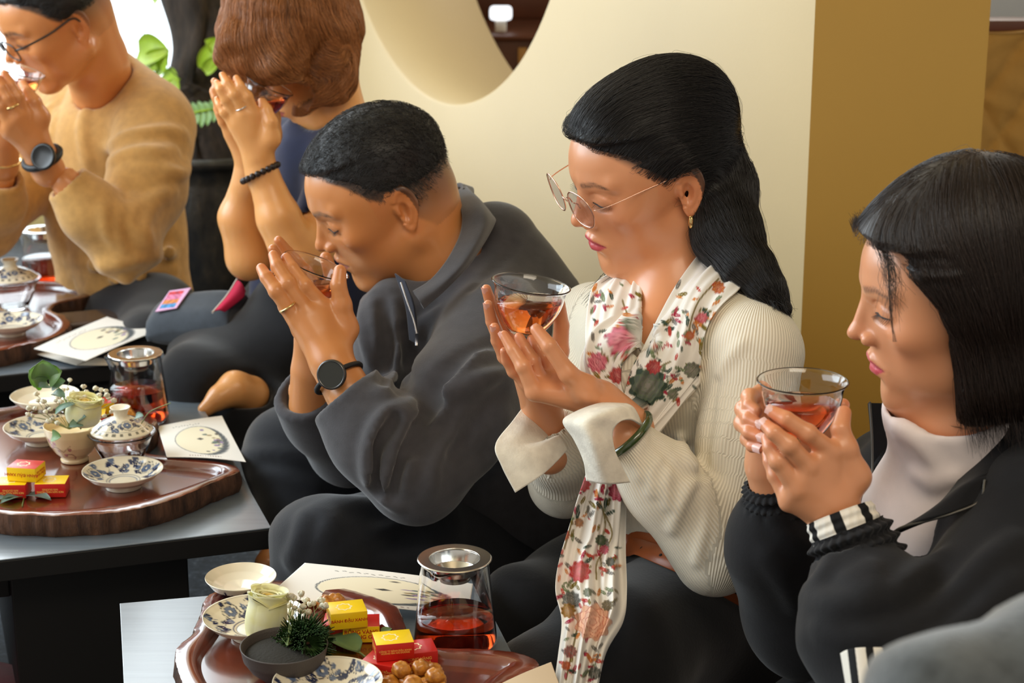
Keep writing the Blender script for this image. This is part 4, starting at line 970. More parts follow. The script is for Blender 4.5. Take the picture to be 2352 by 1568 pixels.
def rose(c, R, H_, parent, rot=np.eye(3), seed=0):
    rn = np.random.default_rng(seed); Rr = empty('rose', (0, 0, 0), parent=parent); 
    for k in range(8):
        r = R * (.08 + .075 * k); a = k * 2.4; V, Fs = petal_np(c, rot, a, a + 4.6 - .25 * k, [(r * .9, H_ * .5), (r * 1.0, H_ * .72), (r * 1.0, H_ * .86), (r * .94 + R * .03, H_ * (.90 + .012 * k))], tip=.03); mesh_np('petal', V, Fs, M_ROSEI if k < 5 else M_ROSE, Rr)
    for k in range(5):
        a = k * 1.256 + .4; V, Fs = petal_np(c, rot, a, a + 2.6, [(R * .25, 0.0), (R * .66, H_ * .16), (R * .80, H_ * .42), (R * .78, H_ * .74), (R * .74, H_ * .94), (R * .90, H_ * (1.03 + .02 * (k % 2)))], tip=.10, nu=21, nv=16); mesh_np('petal', V, Fs, M_ROSE, Rr)
    for k in range(5):
        a = k * 1.256 + 1.1; V, Fs = petal_np(c, rot, a, a + 2.5, [(R * .25, -.001), (R * .78, H_ * .12), (R * .96, H_ * .34), (R * .97, H_ * .58), (R * .90, H_ * .80), (R * (.98 + .05 * (k % 2)), H_ * (.90 + .05 * (k % 3)))], tip=.14, nu=21, nv=16); mesh_np('petal', V, Fs, M_ROSE, Rr)
M_BLOS = mat_plain('baby_breath', srgb(240, 228, 200), .7, Subsurface_Weight=.2); M_GSTEM = mat_plain('green_stem', srgb(118, 132, 72), .5); M_NEED = NT('pine_needle'); _c = M_NEED.ramp(M_NEED.noise(90, 2), [(.3, srgb(38, 72, 30)), (.7, srgb(96, 128, 74))]); M_NEED.l(_c, M_NEED.b.inputs['Base Color']); M_NEED.P(Roughness=.4); M_NEED = M_NEED.m
def blossom(p, r, parent, rn):
    parts = []
    for k in range(9):
        v = rn.normal(0, 1, 3); v /= np.linalg.norm(v); v[2] = abs(v[2]) * .8; parts.append(sphere_np(np.array(p) + v * r * .6, r * .52, 6, 4))
    parts.append(sphere_np(p, r * .75, 8, 6)); V, Fs = join_np(parts); mesh_np('blossom', V, Fs, M_BLOS, parent)
def baby_breath(pts, root, parent, seed=0, r=.0042):
    rn = np.random.default_rng(seed); cl = []
    for p in pts:
        p = np.array(p); blossom(p, r * rn.uniform(.8, 1.15), parent, rn)
        mid = (np.array(root) * .45 + p * .55) + rn.normal(0, .004, 3); cl.append(tube_np([root, mid, p - np.array([0, 0, r * .4])], .00035, seg=4, n=8))
    V, Fs = join_np(cl); o = mesh_np('stems', V, Fs, M_GSTEM, parent); o['kind'] = 'stuff'
# dark bowl with the yellow rose
D1 = 2.035; c1 = G(655, 1552, ZTF + .0015)
FB = empty('flower_bowl', tuple(c1), 'small dark stoneware bowl with a yellow rose, pine sprig and white sprays', 'flower bowl')
M_STONE = mat_plain('dark_stoneware', srgb(70, 62, 58), .6, bump=.4, bscale=500)
lathe('bowl', densify([(0, 0), (.022, 0), (.026, .002), (.036, .011), (.043, .022), (.0455, .034), (.0460, .0355), (.0450, .0360), (.0430, .033), (.039, .022), (.031, .011), (0, .007)], 40), M_STONE, FB, seg=96, origin=c1)
lathe('floral_foam', [(0, .031), (.034, .030), (.0415, .027), (.038, .018), (0, .016)], mat_plain('dark_foam', srgb(34, 30, 22), .9, bump=1, bscale=300), FB, seg=48, origin=c1)
tilt = rot3(0, 8, -6)
rose(W(604, 1478, 2.02), .0230, .060, FB, tilt, 1)
bp = [(668, 1370), (692, 1364), (703, 1380), (712, 1388), (697, 1393), (720, 1386), (738, 1379), (745, 1392), (664, 1390), (676, 1396), (692, 1402), (708, 1406), (666, 1420), (684, 1428), (640, 1428), (637, 1447), (608, 1452), (625, 1446), (655, 1439), (630, 1466), (640, 1478), (656, 1466), (640, 1486), (675, 1374), (668, 1408), (640, 1435), (628, 1470)]
rn = np.random.default_rng(3)
baby_breath([W(x, y, 2.03 + rn.uniform(-.02, .03)) for x, y in bp], c1 + np.array([.004, 0, .035]), FB, 1, .0046)
def pine(center, axis, L, parent, n=260, seed=0, nl=.026):
    rn = np.random.default_rng(seed); axis = np.array(axis, float); axis /= np.linalg.norm(axis); parts = [tube_np([center, center + axis * L], .0022, seg=6)]
    S = empty('pine_sprig', (0, 0, 0), parent=parent)
    for k in range(n):
        t = rn.uniform(0, 1) ** .8; p = center + axis * L * t; v = rn.normal(0, 1, 3); v -= axis * v.dot(axis); v /= np.linalg.norm(v); d = v * (1 - .55 * t) + axis * (.5 + .9 * t); d /= np.linalg.norm(d)
        l = nl * rn.uniform(.8, 1.1); parts.append(tube_np([p, p + d * l * .5, p + d * l + v * .002 * -1], np.array([.0010, .0013, .0004]), seg=5))
    V, Fs = join_np(parts); o = mesh_np('needles', V, Fs, M_NEED, S); o['kind'] = 'stuff'
    V, Fs = sphere_np(center + axis * (L + .004), .0045, 12, 8, (1, 1, 1.3)); mesh_np('bud', V, Fs, mat_plain('brown_bud', srgb(150, 96, 70), .6, bump=.6, bscale=600), S)
pine(W(688, 1474, 2.008), W(724, 1480, 1.935) - W(688, 1474, 2.008), .034, FB, 950, 5, .041)
pine(W(655, 1482, 2.005), W(668, 1496, 1.96) - W(655, 1482, 2.005), .020, FB, 420, 6, .028)
pine(W(615, 1500, 2.01), W(628, 1512, 1.98) - W(615, 1500, 2.01), .012, FB, 200, 8, .018)
gl = empty('green_leaves', tuple(G(760, 1490, ZTF)), 'broad green leaf under the stacked cake boxes', 'leaf')
V, Fs = leaf_np(G(826, 1498, ZTF + .003), G(744, 1462, ZTF + .006), .034, (0, 0, 1)); mesh_np('leaf', V, Fs, M_EUC, gl)
V, Fs = leaf_np(G(878, 1455, ZTF + .010), G(900, 1442, ZTF + .012), .012, (0, 0, 1)); mesh_np('leaf', V, Fs, M_EUC, gl)
tube('stem', [G(826, 1498, ZTF + .003), G(845, 1512, ZTF + .003)], .0012, M_GSTEM, gl)
gl2 = empty('green_leaves', tuple(G(60, 1150, ZTF)), 'grey green leaves under the cake boxes on the middle tray', 'leaf')
for a, b in (((52, 1140), (0, 1156)), ((60, 1138), (118, 1148)), ((30, 1140), (-10, 1150))):
    V, Fs = leaf_np(G(*a, ZTF + .003), G(*b, ZTF + .003), .02, (0, 0, 1)); mesh_np('leaf', V, Fs, M_EUC2, gl2)
tube('stem', [G(56, 1138, ZTF + .002), G(51, 1162, ZTF + .002)], .0008, M_GSTEM, gl2)
# cream flower pot with painted plum blossom
c2 = G(172, 1056, ZTF + .0015)
FP = empty('flower_pot', tuple(c2), 'small cream pot painted with plum blossom holding eucalyptus, rose and white sprays', 'flower pot')
def potcol(V):
    th = np.arctan2(V[:, 1], V[:, 0]); z = V[:, 2]; C = np.tile(np.array(srgb(236, 214, 166)), (len(V), 1)); u = (th + math.pi / 2) * .035
    def put(m, c):
        nonlocal C
        m = np.clip(m, 0, 1)[:, None]; C = C * (1 - m) + np.array(c) * m
    out = np.hypot(V[:, 0], V[:, 1]) > np.interp(z, [0, .02, .05], [.012, .030, .0385])
    put((1.3 - np.abs(z - (.032 - (u + .028) * .5 + .002 * np.sin(u * 300))) / .0009) * out * (u > -.034) * (u < .012), srgb(110, 66, 50))
    put((1.3 - np.abs(z - (.020 + (u + .010) * .9)) / .0006) * out * (u > -.012) * (u < .004), srgb(110, 66, 50))
    for a, b, r in ((-.030, .036, .0035), (-.026, .029, .003), (-.020, .034, .0028), (-.006, .0165, .0026), (.002, .026, .0022), (-.016, .022, .0022), (.010, .010, .0018)):
        q = np.hypot(u - a, z - b); put((r - q) / .0006 * out, srgb(196, 128, 130)); put((1.2 - np.abs(q - r) / .0005) * out, srgb(120, 60, 60))
    return C
lathe('pot', densify([(0, 0), (.019, 0), (.0195, .003), (.0180, .006), (.026, .014), (.0335, .026), (.0385, .042), (.0402, .0520), (.0398, .0530), (.0385, .0520), (.036, .042), (0, .040)], 90), M_PORC, FP, seg=200, origin=c2, colf=potcol)
rose(W(188, 978, 2.47), .024, .040, FP, rot3(0, 10, 0), 4)
rn = np.random.default_rng(7)
bp = [(160, 873), (166, 902), (192, 888), (198, 900), (220, 892), (232, 896), (228, 908), (243, 898), (236, 920), (250, 915), (262, 920), (205, 908), (145, 896), (155, 893), (125, 905), (135, 912), (84, 905), (88, 920), (100, 922), (82, 938), (66, 938), (64, 952), (74, 955), (105, 946), (115, 940), (128, 920), (140, 922), (150, 926), (240, 955), (255, 946), (226, 944), (246, 908), (196, 912), (212, 914), (120, 962), (132, 972), (112, 968)]
baby_breath([W(x, y, 2.50 + rn.uniform(-.03, .05)) for x, y in bp], c2 + np.array([-.005, 0, .045]), FP, 2, .0040)
tube('eucalyptus_stem', [W(186, 985, 2.46), W(160, 940, 2.47), W(140, 900, 2.48), W(112, 850, 2.48)], .0011, M_GSTEM, FP, n=16)
for (a, b, wd, nrm, mt) in [((108, 872), (98, 826), .036, (.1, -1, .2), M_EUC), ((100, 866), (66, 850), .034, (-.3, -.8, .5), M_EUC), ((112, 868), (142, 852), .032, (.3, -.8, .6), M_EUC), ((112, 884), (88, 888), .020, (0, -.6, .8), M_EUC2), ((118, 886), (150, 874), .018, (0, -.8, .5), M_EUC2), ((104, 880), (78, 868), .022, (-.2, -1, .3), M_EUC),
                            ((122, 902), (150, 912), .014, (0, -.5, .9), M_EUC2), ((178, 968), (198, 956), .012, (0, -.6, .8), M_EUC2), ((190, 972), (158, 980), .016, (0, -.6, .8), M_EUC2), ((126, 950), (176, 925), .010, (0, -.6, .8), M_EUC2), ((120, 1000), (140, 1002), .016, (0, -1, .4), M_EUC), ((310, 960), (330, 955), .012, (0, -.6, .8), M_EUC2)]:
    V, Fs = leaf_np(W(*a, 2.45), W(*b, 2.44), wd, nrm, shape='round', curl=.25); mesh_np('leaf', V, Fs, mt, FP)
tube('stem', [W(325, 972, 2.50), W(345, 945, 2.47), W(392, 925, 2.46)], .0007, M_GSTEM, FP, n=12)
# ---------------------------------------------------------------- people
SKIN_F = srgb(226, 168, 128); SKIN_M = srgb(208, 146, 100)
M_SKIN = mat_vcol('skin', rough=.38, spec=.5, Coat_Weight=.32, Coat_Roughness=.22, sss=.12, bump=.05, bscale=900)
M_HAIRB = hair_mat('black_hair', (.014, .012, .012), .30); M_HAIRBASE = mat_plain('black_hair_base', (.010, .009, .009), .45, bump=.4, bscale=400)
M_HAIRD = hair_mat('dark_brown_hair', (.026, .016, .012), .32); M_HAIRDB = mat_plain('dark_brown_hair_base', (.016, .010, .008), .45, bump=.4, bscale=400)
M_HAIRR = hair_mat('copper_hair', (.36, .14, .045), .36); M_HAIRRB = mat_plain('copper_hair_base', (.16, .060, .020), .5, bump=.5, bscale=300)
M_LASH = mat_plain('lash', (.012, .01, .01), .6)
def m_cloth(name, col, rough=.85, weave=700, amt=.25, sheen=.3, var=.12):
    N = NT(name); c = N.ramp(N.noise(60, 5), [(.3, tuple(x * (1 - var) for x in col)), (.7, tuple(min(1, x * (1 + var)) for x in col))]); N.l(c, N.b.inputs['Base Color'])
    N.P(Roughness=rough, Sheen_Weight=sheen, Sheen_Roughness=.5); N.b.inputs['Specular IOR Level'].default_value = .2; N.bump(N.noise(weave, 3), amt, .0008); return N.m
def m_rib(name, col):
    """fine vertical ribs that run along the sleeve or body: attribute rib = (cos, sin, 0) of the angle around the axis"""
    N = NT(name); a = N.n('ShaderNodeAttribute', attribute_name='rib'); sp = N.n('ShaderNodeSeparateXYZ'); N.l(a.outputs['Vector'], sp.inputs[0])
    at = N.n('ShaderNodeMath', operation='ARCTAN2'); N.l(sp.outputs[1], at.inputs[0]); N.l(sp.outputs[0], at.inputs[1])
    mu = N.n('ShaderNodeMath', operation='MULTIPLY'); N.l(at.outputs[0], mu.inputs[0]); N.l(sp.outputs[2], mu.inputs[1])
    si = N.n('ShaderNodeMath', operation='SINE'); N.l(mu.outputs[0], si.inputs[0]); ma = N.n('ShaderNodeMapRange'); ma.inputs['From Min'].default_value = -1; N.l(si.outputs[0], ma.inputs['Value'])
    c = N.ramp(ma.outputs[0], [(0, tuple(x * .86 for x in col)), (.5, col)]); N.l(c, N.b.inputs['Base Color'])
    N.P(Roughness=.75, Sheen_Weight=.15); N.b.inputs['Specular IOR Level'].default_value = .25; N.bump(ma.outputs[0], .55, .0012); return N.m
def torso_fn(LS, RS, HP, rs=.05, rch=.10, rw=.088, rhip=.11, flat=.80, half=.055, chest=.86):
    LS, RS, HP = map(np.array, (LS, RS, HP)); mid = (LS + RS) / 2; up = mid - HP; h = np.linalg.norm(up); up = up / h; lat = LS - RS; lat = lat - up * lat.dot(up); lat /= np.linalg.norm(lat); fw = np.cross(lat, up)
    if fw[0] > 0: fw = -fw
    M = np.stack([fw, lat, up], 1).astype(f32)
    def f(P):
        q = (P - A3(HP)) @ M; q = q * A3((1 / flat, 1, 1)); y = np.abs(q[:, 1]); q = np.stack([q[:, 0], y, q[:, 2]], 1)
        d = rc(q, (0, half * .9, 0), (0, half * .6, h * .45), rhip, rw)
        d = smin(d, rc(q, (0, half * .6, h * .45), (.01, half, h * chest), rw, rch), .04)
        d *= .9
        return smin(d, rc(P, LS, RS, rs, rs), .05)
    f.M = M; f.HP = HP; f.h = h
    return f
def sleeve(P, pts, rs, k=.03, end=None):
    d = chain(P, pts, rs, k)
    if end is None: return d
    a, b = np.array(pts[-2], float), np.array(pts[-1], float); t = (b - a) / np.linalg.norm(b - a)      # open end: cut square and hollowed
    d = smax(d, (P - A3(b)) @ A3(t), .005); return smax(d, -rc(P, b - t * .035, b + t * .05, end * .85, end), .004)
def bb(pts, pad):
    pts = np.array(pts); return pts.min(0) - pad, pts.max(0) + pad
def person(label, loc):
    return empty('person', tuple(loc), label, 'person')
def cloth_mesh(name, fn, lo, hi, h, mat, parent, label=None, axes=None, freq=60, slack=.02):
    V, Fq = surf(fn, lo, hi, h, slack); at = None
    if axes is not None: at = {'rib': rib_attr(V, axes, freq)}
    o = mesh_np(name, V, Fq, mat, parent, attrs=at)
    if label: o['label'] = label
    return o
def rib_attr(V, axes, freq):
    """axes: list of (polyline, radius) ; angle around the nearest segment"""
    best = np.full(len(V), 1e9); out = np.zeros((len(V), 3))
    for pts, r in axes:
        pts = smoothline(np.array(pts, float), 14)
        for a, b in zip(pts[:-1], pts[1:]):
            t = b - a; L = np.linalg.norm(t); t = t / L; q = V - a; s = np.clip(q @ t, 0, L); rr = q - s[:, None] * t; rr2 = q - (q @ t)[:, None] * t
            d = np.linalg.norm(rr, axis=1) - r; u = np.cross(t, [0.31, .2, .93]); u /= np.linalg.norm(u); w_ = np.cross(t, u)
            ca, sa = rr2 @ u, rr2 @ w_; n = np.hypot(ca, sa) + 1e-9; m = d < best; best[m] = d[m]
            out[m] = np.stack([ca / n, sa / n, np.full(len(V), round(r * 2 * math.pi / .0034))], 1)[m]
    return out
def skin_part(name, fn, lo, hi, h, parent, col, label=None):
    V, Fq = surf(fn, lo, hi, h, .004); C = col(V) if callable(col) else np.tile(np.array(col), (len(V), 1)); return V, Fq, C
def joined(name, items, mat, parent):
    V, F_ = join_np([(v, f) for v, f, c in items]); return mesh_np(name, V, F_, mat, parent, col=np.vstack([c for v, f, c in items]))
def soft_hairline(xl, zl):
    def hm(Q):
        ear = ((Q[:, 0] / .020) ** 2 + ((Q[:, 2] - .004) / .034) ** 2 > 1) | (np.abs(Q[:, 1]) < .066)
        return np.clip((np.interp(Q[:, 2], zl, xl) + .003 - Q[:, 0]) / .014, 0, 1) * .85 * (Q[:, 2] > -.015) * ear
    return hm
def core_part(T, limbs, h=.009, shrink=.018):
    """the body under the clothes, joining neck, arms and hands"""
    def f(P):
        d = T(P) + shrink if T is not None else None
        for pts, rs in limbs:
            e = chain(P, pts, rs, .015); d = e if d is None else smin(d, e, .02)
        return d
    allp = [p for pts, _ in limbs for p in pts]; lo, hi = bb(allp + ([T.HP] if T is not None else []), .13)
    V, Fq = surf(f, lo, hi, h, .01); return V, Fq
def hand_color(V, fingers, thumb, base):
    C = np.tile(np.array(base, f32), (len(V), 1)); V = V.astype(f32)
    for f in list(fingers) + [thumb]:
        m = np.exp(-(np.linalg.norm(V - A3(f[-1]), axis=1) / .013) ** 2)[:, None] * .55; C = C * (1 - m) + C * A3((1.0, .74, .68)) * m
        for j in f[:-1]:
            m = np.exp(-(np.linalg.norm(V - A3(j), axis=1) / .008) ** 2)[:, None] * .35; C = C * (1 - m) + C * A3((.97, .80, .74)) * m
    return C
def make_hand(wrist, fingers, thumb, base, h=.0019, **kw):
    wrist = [np.array(x) for x in wrist]; fingers = [[np.array(j) for j in f] for f in fingers]; thumb = [np.array(j) for j in thumb]
    fn = hand_fn(wrist, fingers, thumb, **kw); lo, hi = bb([*wrist, *[j for f in fingers for j in f], *thumb], .035)
    V, Fq = surf(fn, lo, hi, h, .003); return (V, Fq, hand_color(V, fingers, thumb, base)), fn
def guides_flow(guides):
    A_, T_ = [], []
    for g in guides:
        q = smoothline(g, 16); A_.append(q); t = np.gradient(q, axis=0); T_.append(t / np.linalg.norm(t, axis=1)[:, None])
    A_ = np.vstack(A_).astype(f32); T_ = np.vstack(T_).astype(f32)
    def flow(P):
        out = np.empty_like(P)
        for s in range(0, len(P), 20000):
            d = ((P[s:s + 20000, None] - A_[None]) ** 2).sum(2) + 1e-5; w_ = 1 / d ** 2; w_ /= w_.sum(1)[:, None]; out[s:s + 20000] = w_ @ T_
        return out
    return flow
def hair(parent, fn, lo, hi, guides, n, L, mbase, mstr, h=.0025, seed=0, steps=12, lift=.003, r0=.00022, jitter=.12, keep=None, slack=.0, sname='hair_strands'):
    V, Fq = surf(fn, lo, hi, h, slack); o = mesh_np('hair', V, Fq, mbase, parent); rn = np.random.default_rng(seed)
    R = V if keep is None else V[keep(V.astype(f32))]
    R = R[rn.integers(0, len(R), n)] + rn.normal(0, h * .4, (n, 3)); S = comb(fn, R, guides_flow(guides), steps, L / steps, lift, rn, jitter)
    strands(sname, S, r0, mstr, o); return o, S
def lofted(name, e1, e2, mat, parent, n=(60, 40), pleat=0.0, freq=5, thick=.0018, colf=None, bulge=0.0, fn=None, off=.004, mids=None, toward=None):
    """a cloth sheet between two edge lines (world points) with pleats running along it"""
    n1, n2 = n; rows = [smoothline(np.array(e), n1) for e in ([e1] + (mids or []) + [e2])]; rows = np.stack(rows); m = len(rows)
    v = np.linspace(0, m - 1, n2); X = np.stack([smoothline(rows[:, i], n2) if m > 2 else rows[0, i] + np.linspace(0, 1, n2)[:, None] * (rows[1, i] - rows[0, i]) for i in range(n1)])
    du = np.gradient(X, axis=0); dv = np.gradient(X, axis=1); N = np.cross(du, dv); N /= np.linalg.norm(N, axis=2)[..., None] + 1e-12
    vw = np.array([0, 0, CAM_H]) - X if toward is None else np.array(toward) + 0 * X
    if (N * vw).sum(2).mean() < 0: N = -N
    vv = np.linspace(0, 1, n2)[None]; uu = np.linspace(0, 1, n1)[:, None]
    w_ = pleat * (np.sin(vv * freq * 2 * math.pi + 1.2 * np.sin(uu * 5) + .7) + .45 * np.sin(vv * freq * 4.6 * math.pi + 2 * uu + 1)) + bulge * np.sin(vv * math.pi)
    X = X + N * w_[..., None]
    if fn is not None:
        P = X.reshape(-1, 3).astype(f32); 
        for _ in range(4):
            d = fn(P); g = grad(fn, P); need = np.clip(off + (w_.reshape(-1) if pleat else 0) - d, 0, .05); P = P + g * need[:, None]
        X = P.reshape(n1, n2, 3)
    Fp = X.reshape(-1, 3); Bk = (X - N * thick).reshape(-1, 3); M_ = n1 * n2; f = grid_faces(n1, n2)
    ring = np.concatenate([np.arange(n1) * n2, (n1 - 1) * n2 + np.arange(1, n2), np.arange(n1 - 2, -1, -1) * n2 + n2 - 1, np.arange(n2 - 2, 0, -1)]); r2 = np.roll(ring, -1)
    V = np.vstack([Fp, Bk]); C = None
    if colf is not None: C = colf(V)
    return mesh_np(name, V, [f, f[:, ::-1] + M_, np.stack([ring, ring + M_, r2 + M_, r2], 1)], mat, parent, col=C)
def cap_fn(Hd, thick, xl, zl, fade=.04, extra=None, push=(0, 0, 0)):
    def f(P):
        Q = Hd.loc(P); ln = np.interp(Q[:, 2], zl, xl).astype(f32) - .012 * np.clip((np.abs(Q[:, 1]) - .03) / .03, 0, 1) * (Q[:, 2] > .06)
        t = (thick(Q) if callable(thick) else thick) * np.clip((ln - Q[:, 0]) / fade, .0, 1) ** .9; d = Hd.skull(Q) - t - .0008; d = smax(d, (Q[:, 0] - ln) * .8, .006); d = smax(d, -(Hd.skull(Q) + .012), .002); 
        if extra is not None: d = extra(d, Q)
        return d * Hd.k
    return f
# ================================================================ the woman in the cream ribbed top
def woman_cream():
    Pn = person('woman in a cream ribbed top with glasses and a floral scarf, raising a tea cup', W(1560, 1400, 2.30) * np.array([1, 1, 0]))
    Hd = Head(1503, 405, 2.27, 201, 21, -8, scale=1.0, face=.98, lipfull=1.0)
    skin = np.array(srgb(224, 154, 108))
    neck = [Hd.wor((-.028, 0, -.02)), W(1545, 640, 2.30), W(1590, 745, 2.31)]
    def head_fn(P):
        d = Hd.sdf(P); d = smin(d, chain(P, neck, [.050, .049, .060], .02), .018); return smin(d, rc(P, W(1560, 700, 2.29), W(1512, 800, 2.235), .050, .045), .03)
    lo, hi = bb([Hd.O, W(1590, 760, 2.31)], .15)
    lo = np.minimum(lo, Hd.O - .14); hi = np.maximum(Hd.O + .15, hi * [1, 1, 0] + [0, 0, Hd.O[2] + .15]); 
    V, Fq = surf(head_fn, lo, hi, .0019)
    C = Hd.color(V, skin, srgb(196, 72, 84), srgb(74, 56, 48), hairmask=soft_hairline([-.03, -.028, -.012, .006, .018, .034, .054, .070, .078, .20], [-.12, -.05, -.020, .002, .020, .040, .062, .078, .088, .100]))
    items = [(V, Fq, C)]
    # hands and wrists
    A = lambda *q: [W(*x) for x in q]
    Lf = [A((1228, 900, 2.075), (1202, 842, 2.070), (1178, 803, 2.075), (1158, 770, 2.080)), A((1243, 882, 2.090), (1224, 830, 2.085), (1206, 800, 2.088), (1192, 774, 2.092)),
          A((1262, 868, 2.105), (1247, 822, 2.100), (1232, 797, 2.102), (1222, 778, 2.106)), A((1282, 858, 2.120), (1272, 822, 2.118), (1262, 802, 2.12), (1255, 788, 2.122))]
    Lt = A((1345, 892, 2.075), (1305, 858, 2.062), (1262, 795, 2.058), (1232, 757, 2.066))
    it, _ = make_hand(A((1452, 985, 2.11), (1385, 925, 2.10)), Lf, Lt, skin, rw=.0235, r=.0080); items.append(it)
    Rf = [A((1192, 822, 2.175), (1152, 752, 2.165), (1130, 704, 2.150), (1117, 664, 2.135)), A((1196, 842, 2.155), (1150, 785, 2.145), (1130, 738, 2.130), (1121, 700, 2.115)),
          A((1202, 862, 2.140), (1160, 818, 2.130), (1142, 782, 2.118), (1136, 752, 2.105)), A((1212, 880, 2.125), (1180, 852, 2.118), (1164, 828, 2.112), (1158, 806, 2.106))]
    Rt = A((1270, 870, 2.170), (1286, 806, 2.165), (1290, 748, 2.155), (1284, 696, 2.142))
    it, _ = make_hand(A((1262, 1040, 2.19), (1250, 965, 2.185)), Rf, Rt, skin, rw=.0235, r=.0080); items.append(it)
    Hd.lash(Pn, M_LASH)
    nl = hand_nails(Rf[:3], Rt, [(-.6, -.9, 0), (-.6, -.9, 0), (-.6, -.9, .1), None], .0080) + hand_nails(Lf[:1], Lt, [(-1, -.2, 0), (0, -1, .5)], .0080)
    M_NAIL = mat_plain('nail', srgb(232, 170, 150), .2)
    for V, Fs in nl: mesh_np('nail', V, Fs, M_NAIL, Pn)
    # top
    LS, RS, HP = W(1728, 812, 2.17), W(1362, 742, 2.44), W(1590, 1290, 2.36)
    T = torso_fn(LS, RS, HP, rs=.050, rch=.098, rw=.078, rhip=.095, flat=.82, half=.05)
    HEM = W(1580, 1292, 2.30)
    la = A((1735, 815, 2.165), (1712, 1010, 2.15), (1660, 1262, 2.13)); lf = A((1640, 1275, 2.125), (1520, 1108, 2.11), (1432, 1005, 2.095))
    ra = A((1368, 745, 2.43), (1322, 900, 2.38), (1297, 1105, 2.30)); rf = A((1297, 1105, 2.30), (1285, 1030, 2.22), (1262, 985, 2.19))
    def top0(P):
        d = smax(T(P), (A3(HEM) - P) @ A3(T.M[:, 2]), .006)
        d = smin(d, ell(P, W(1455, 880, 2.20), (.055, .06, .065)), .05)
        d = smin(d, rc(P, W(1600, 690, 2.33), W(1700, 770, 2.20), .048, .050), .04)
        a = smin(sleeve(P, la, [.056, .050, .045]), sleeve(P, lf, [.047, .041, .030]), .012)
        d = smin(d, a, .016)
        b = smin(sleeve(P, ra, [.052, .046, .042]), sleeve(P, rf, [.040, .036, .031]), .02)
        return smin(d, b, .016)
    fl = folds(top0, [([(1612, 1098), (1650, 1120), (1700, 1165)], .004, .004), ([(1622, 1120), (1640, 1190), (1645, 1270)], .004, .0045), ([(1618, 1140), (1618, 1210), (1600, 1290)], .004, .004), ([(1640, 1130), (1680, 1200), (1700, 1270)], .004, .0045),
                      ([(1632, 1135), (1662, 1215), (1672, 1290)], .004, .004), ([(1595, 1098), (1568, 1150), (1545, 1215)], .005, .005), ([(1525, 1045), (1500, 1075), (1498, 1130)], .004, .004), ([(1480, 1000), (1462, 1040), (1470, 1090)], .004, .003), ([(1545, 1060), (1530, 1110), (1535, 1160)], .004, .0035),
                      ([(1725, 930), (1670, 980), (1640, 1060)], .007, .003), ([(1700, 790), (1655, 850), (1640, 930)], .006, .003), ([(1560, 1000), (1580, 1050), (1600, 1075)], .005, .004)])
    ct = folds(top0, [([(1648, 880), (1628, 980), (1612, 1092)], .005, .003), ([(1612, 1092), (1560, 1080), (1500, 1010)], .004, .001)], cut=True)
    cutp = W(1500, 690, 2.26)
    def top(P):
        d = add_folds(top0(P), P, fl, .010); d = cut_folds(d, P, ct, .008)
        d = smax(d, -(chain(P, neck, [.052, .055, .068])), .006); d = smax(d, -rc(P, W(1530, 660, 2.24), W(1490, 790, 2.16), .034, .022), .006)
        d = smax(d, -rc(P, W(1425, 960, 2.09), W(1340, 880, 2.07), .027, .035), .004); d = smax(d, -rc(P, W(1258, 985, 2.19), W(1240, 900, 2.17), .027, .035), .004)
        d = smax(d, -rc(P, W(1432, 1003, 2.095), W(1425, 996, 2.09), .026), .003)
        return d
    lo, hi = bb([LS, RS, HP, *la, *lf, *ra, *rf], .13)
    M_RIB = m_rib('cream_rib_knit', srgb(246, 238, 218))
    axes = [(la, .05), (lf, .04), (ra, .046), (rf, .036), ([(LS + RS) / 2, HP], .13)]
    tp = cloth_mesh('ribbed_top', top, lo, hi, .0036, M_RIB, Pn, axes=axes); tp['label'] = 'cream ribbed long-sleeved top'
    M_CUFF = m_cloth('cream_cuff', srgb(244, 238, 222), .8, 420, .5)
    lofted('cuff', A((1424, 920, 2.10), (1375, 925, 2.07), (1320, 945, 2.055), (1292, 968, 2.05), (1318, 1010, 2.05), (1340, 1060, 2.055), (1346, 1104, 2.07)), A((1478, 978, 2.085), (1452, 962, 2.05), (1425, 968, 2.035), (1408, 992, 2.035), (1412, 1030, 2.04), (1425, 1062, 2.05), (1448, 1108, 2.065)), M_CUFF, tp, thick=.0022, mids=[A((1456, 935, 2.075), (1420, 935, 2.045), (1372, 950, 2.025), (1345, 975, 2.02), (1360, 1015, 2.02), (1375, 1060, 2.03), (1392, 1112, 2.045))])
    lofted('cuff', A((1216, 914, 2.185), (1178, 965, 2.15), (1138, 1020, 2.12), (1152, 1070, 2.115), (1184, 1131, 2.115)), A((1262, 1000, 2.165), (1250, 1010, 2.15), (1252, 1012, 2.148), (1285, 1000, 2.15), (1305, 1032, 2.16)), M_CUFF, tp, thick=.0022, mids=[A((1228, 955, 2.165), (1206, 990, 2.14), (1190, 1018, 2.125), (1215, 1045, 2.12), (1252, 1085, 2.125))])
    lofted('cuff', A((1300, 965, 2.21), (1330, 990, 2.24), (1335, 1060, 2.25)), A((1270, 1002, 2.17), (1290, 1030, 2.18), (1260, 1100, 2.19)), M_CUFF, tp, thick=.0022)
    # jade bangle
    c = W(1438, 1000, 2.095); ax = W(1470, 1040, 2.10) - W(1400, 962, 2.09); B_ = basis(ax, (0, 0, 1)); th = np.linspace(0, 2 * math.pi, 65)[:-1]
    tube('bangle', [c + B_[:, 1] * .036 * math.cos(t) + B_[:, 2] * .033 * math.sin(t) for t in th], .0050, mat_plain('jade', srgb(66, 84, 44), .15, var=.3, Coat_Weight=1.0), Pn, closed=True, seg=14)
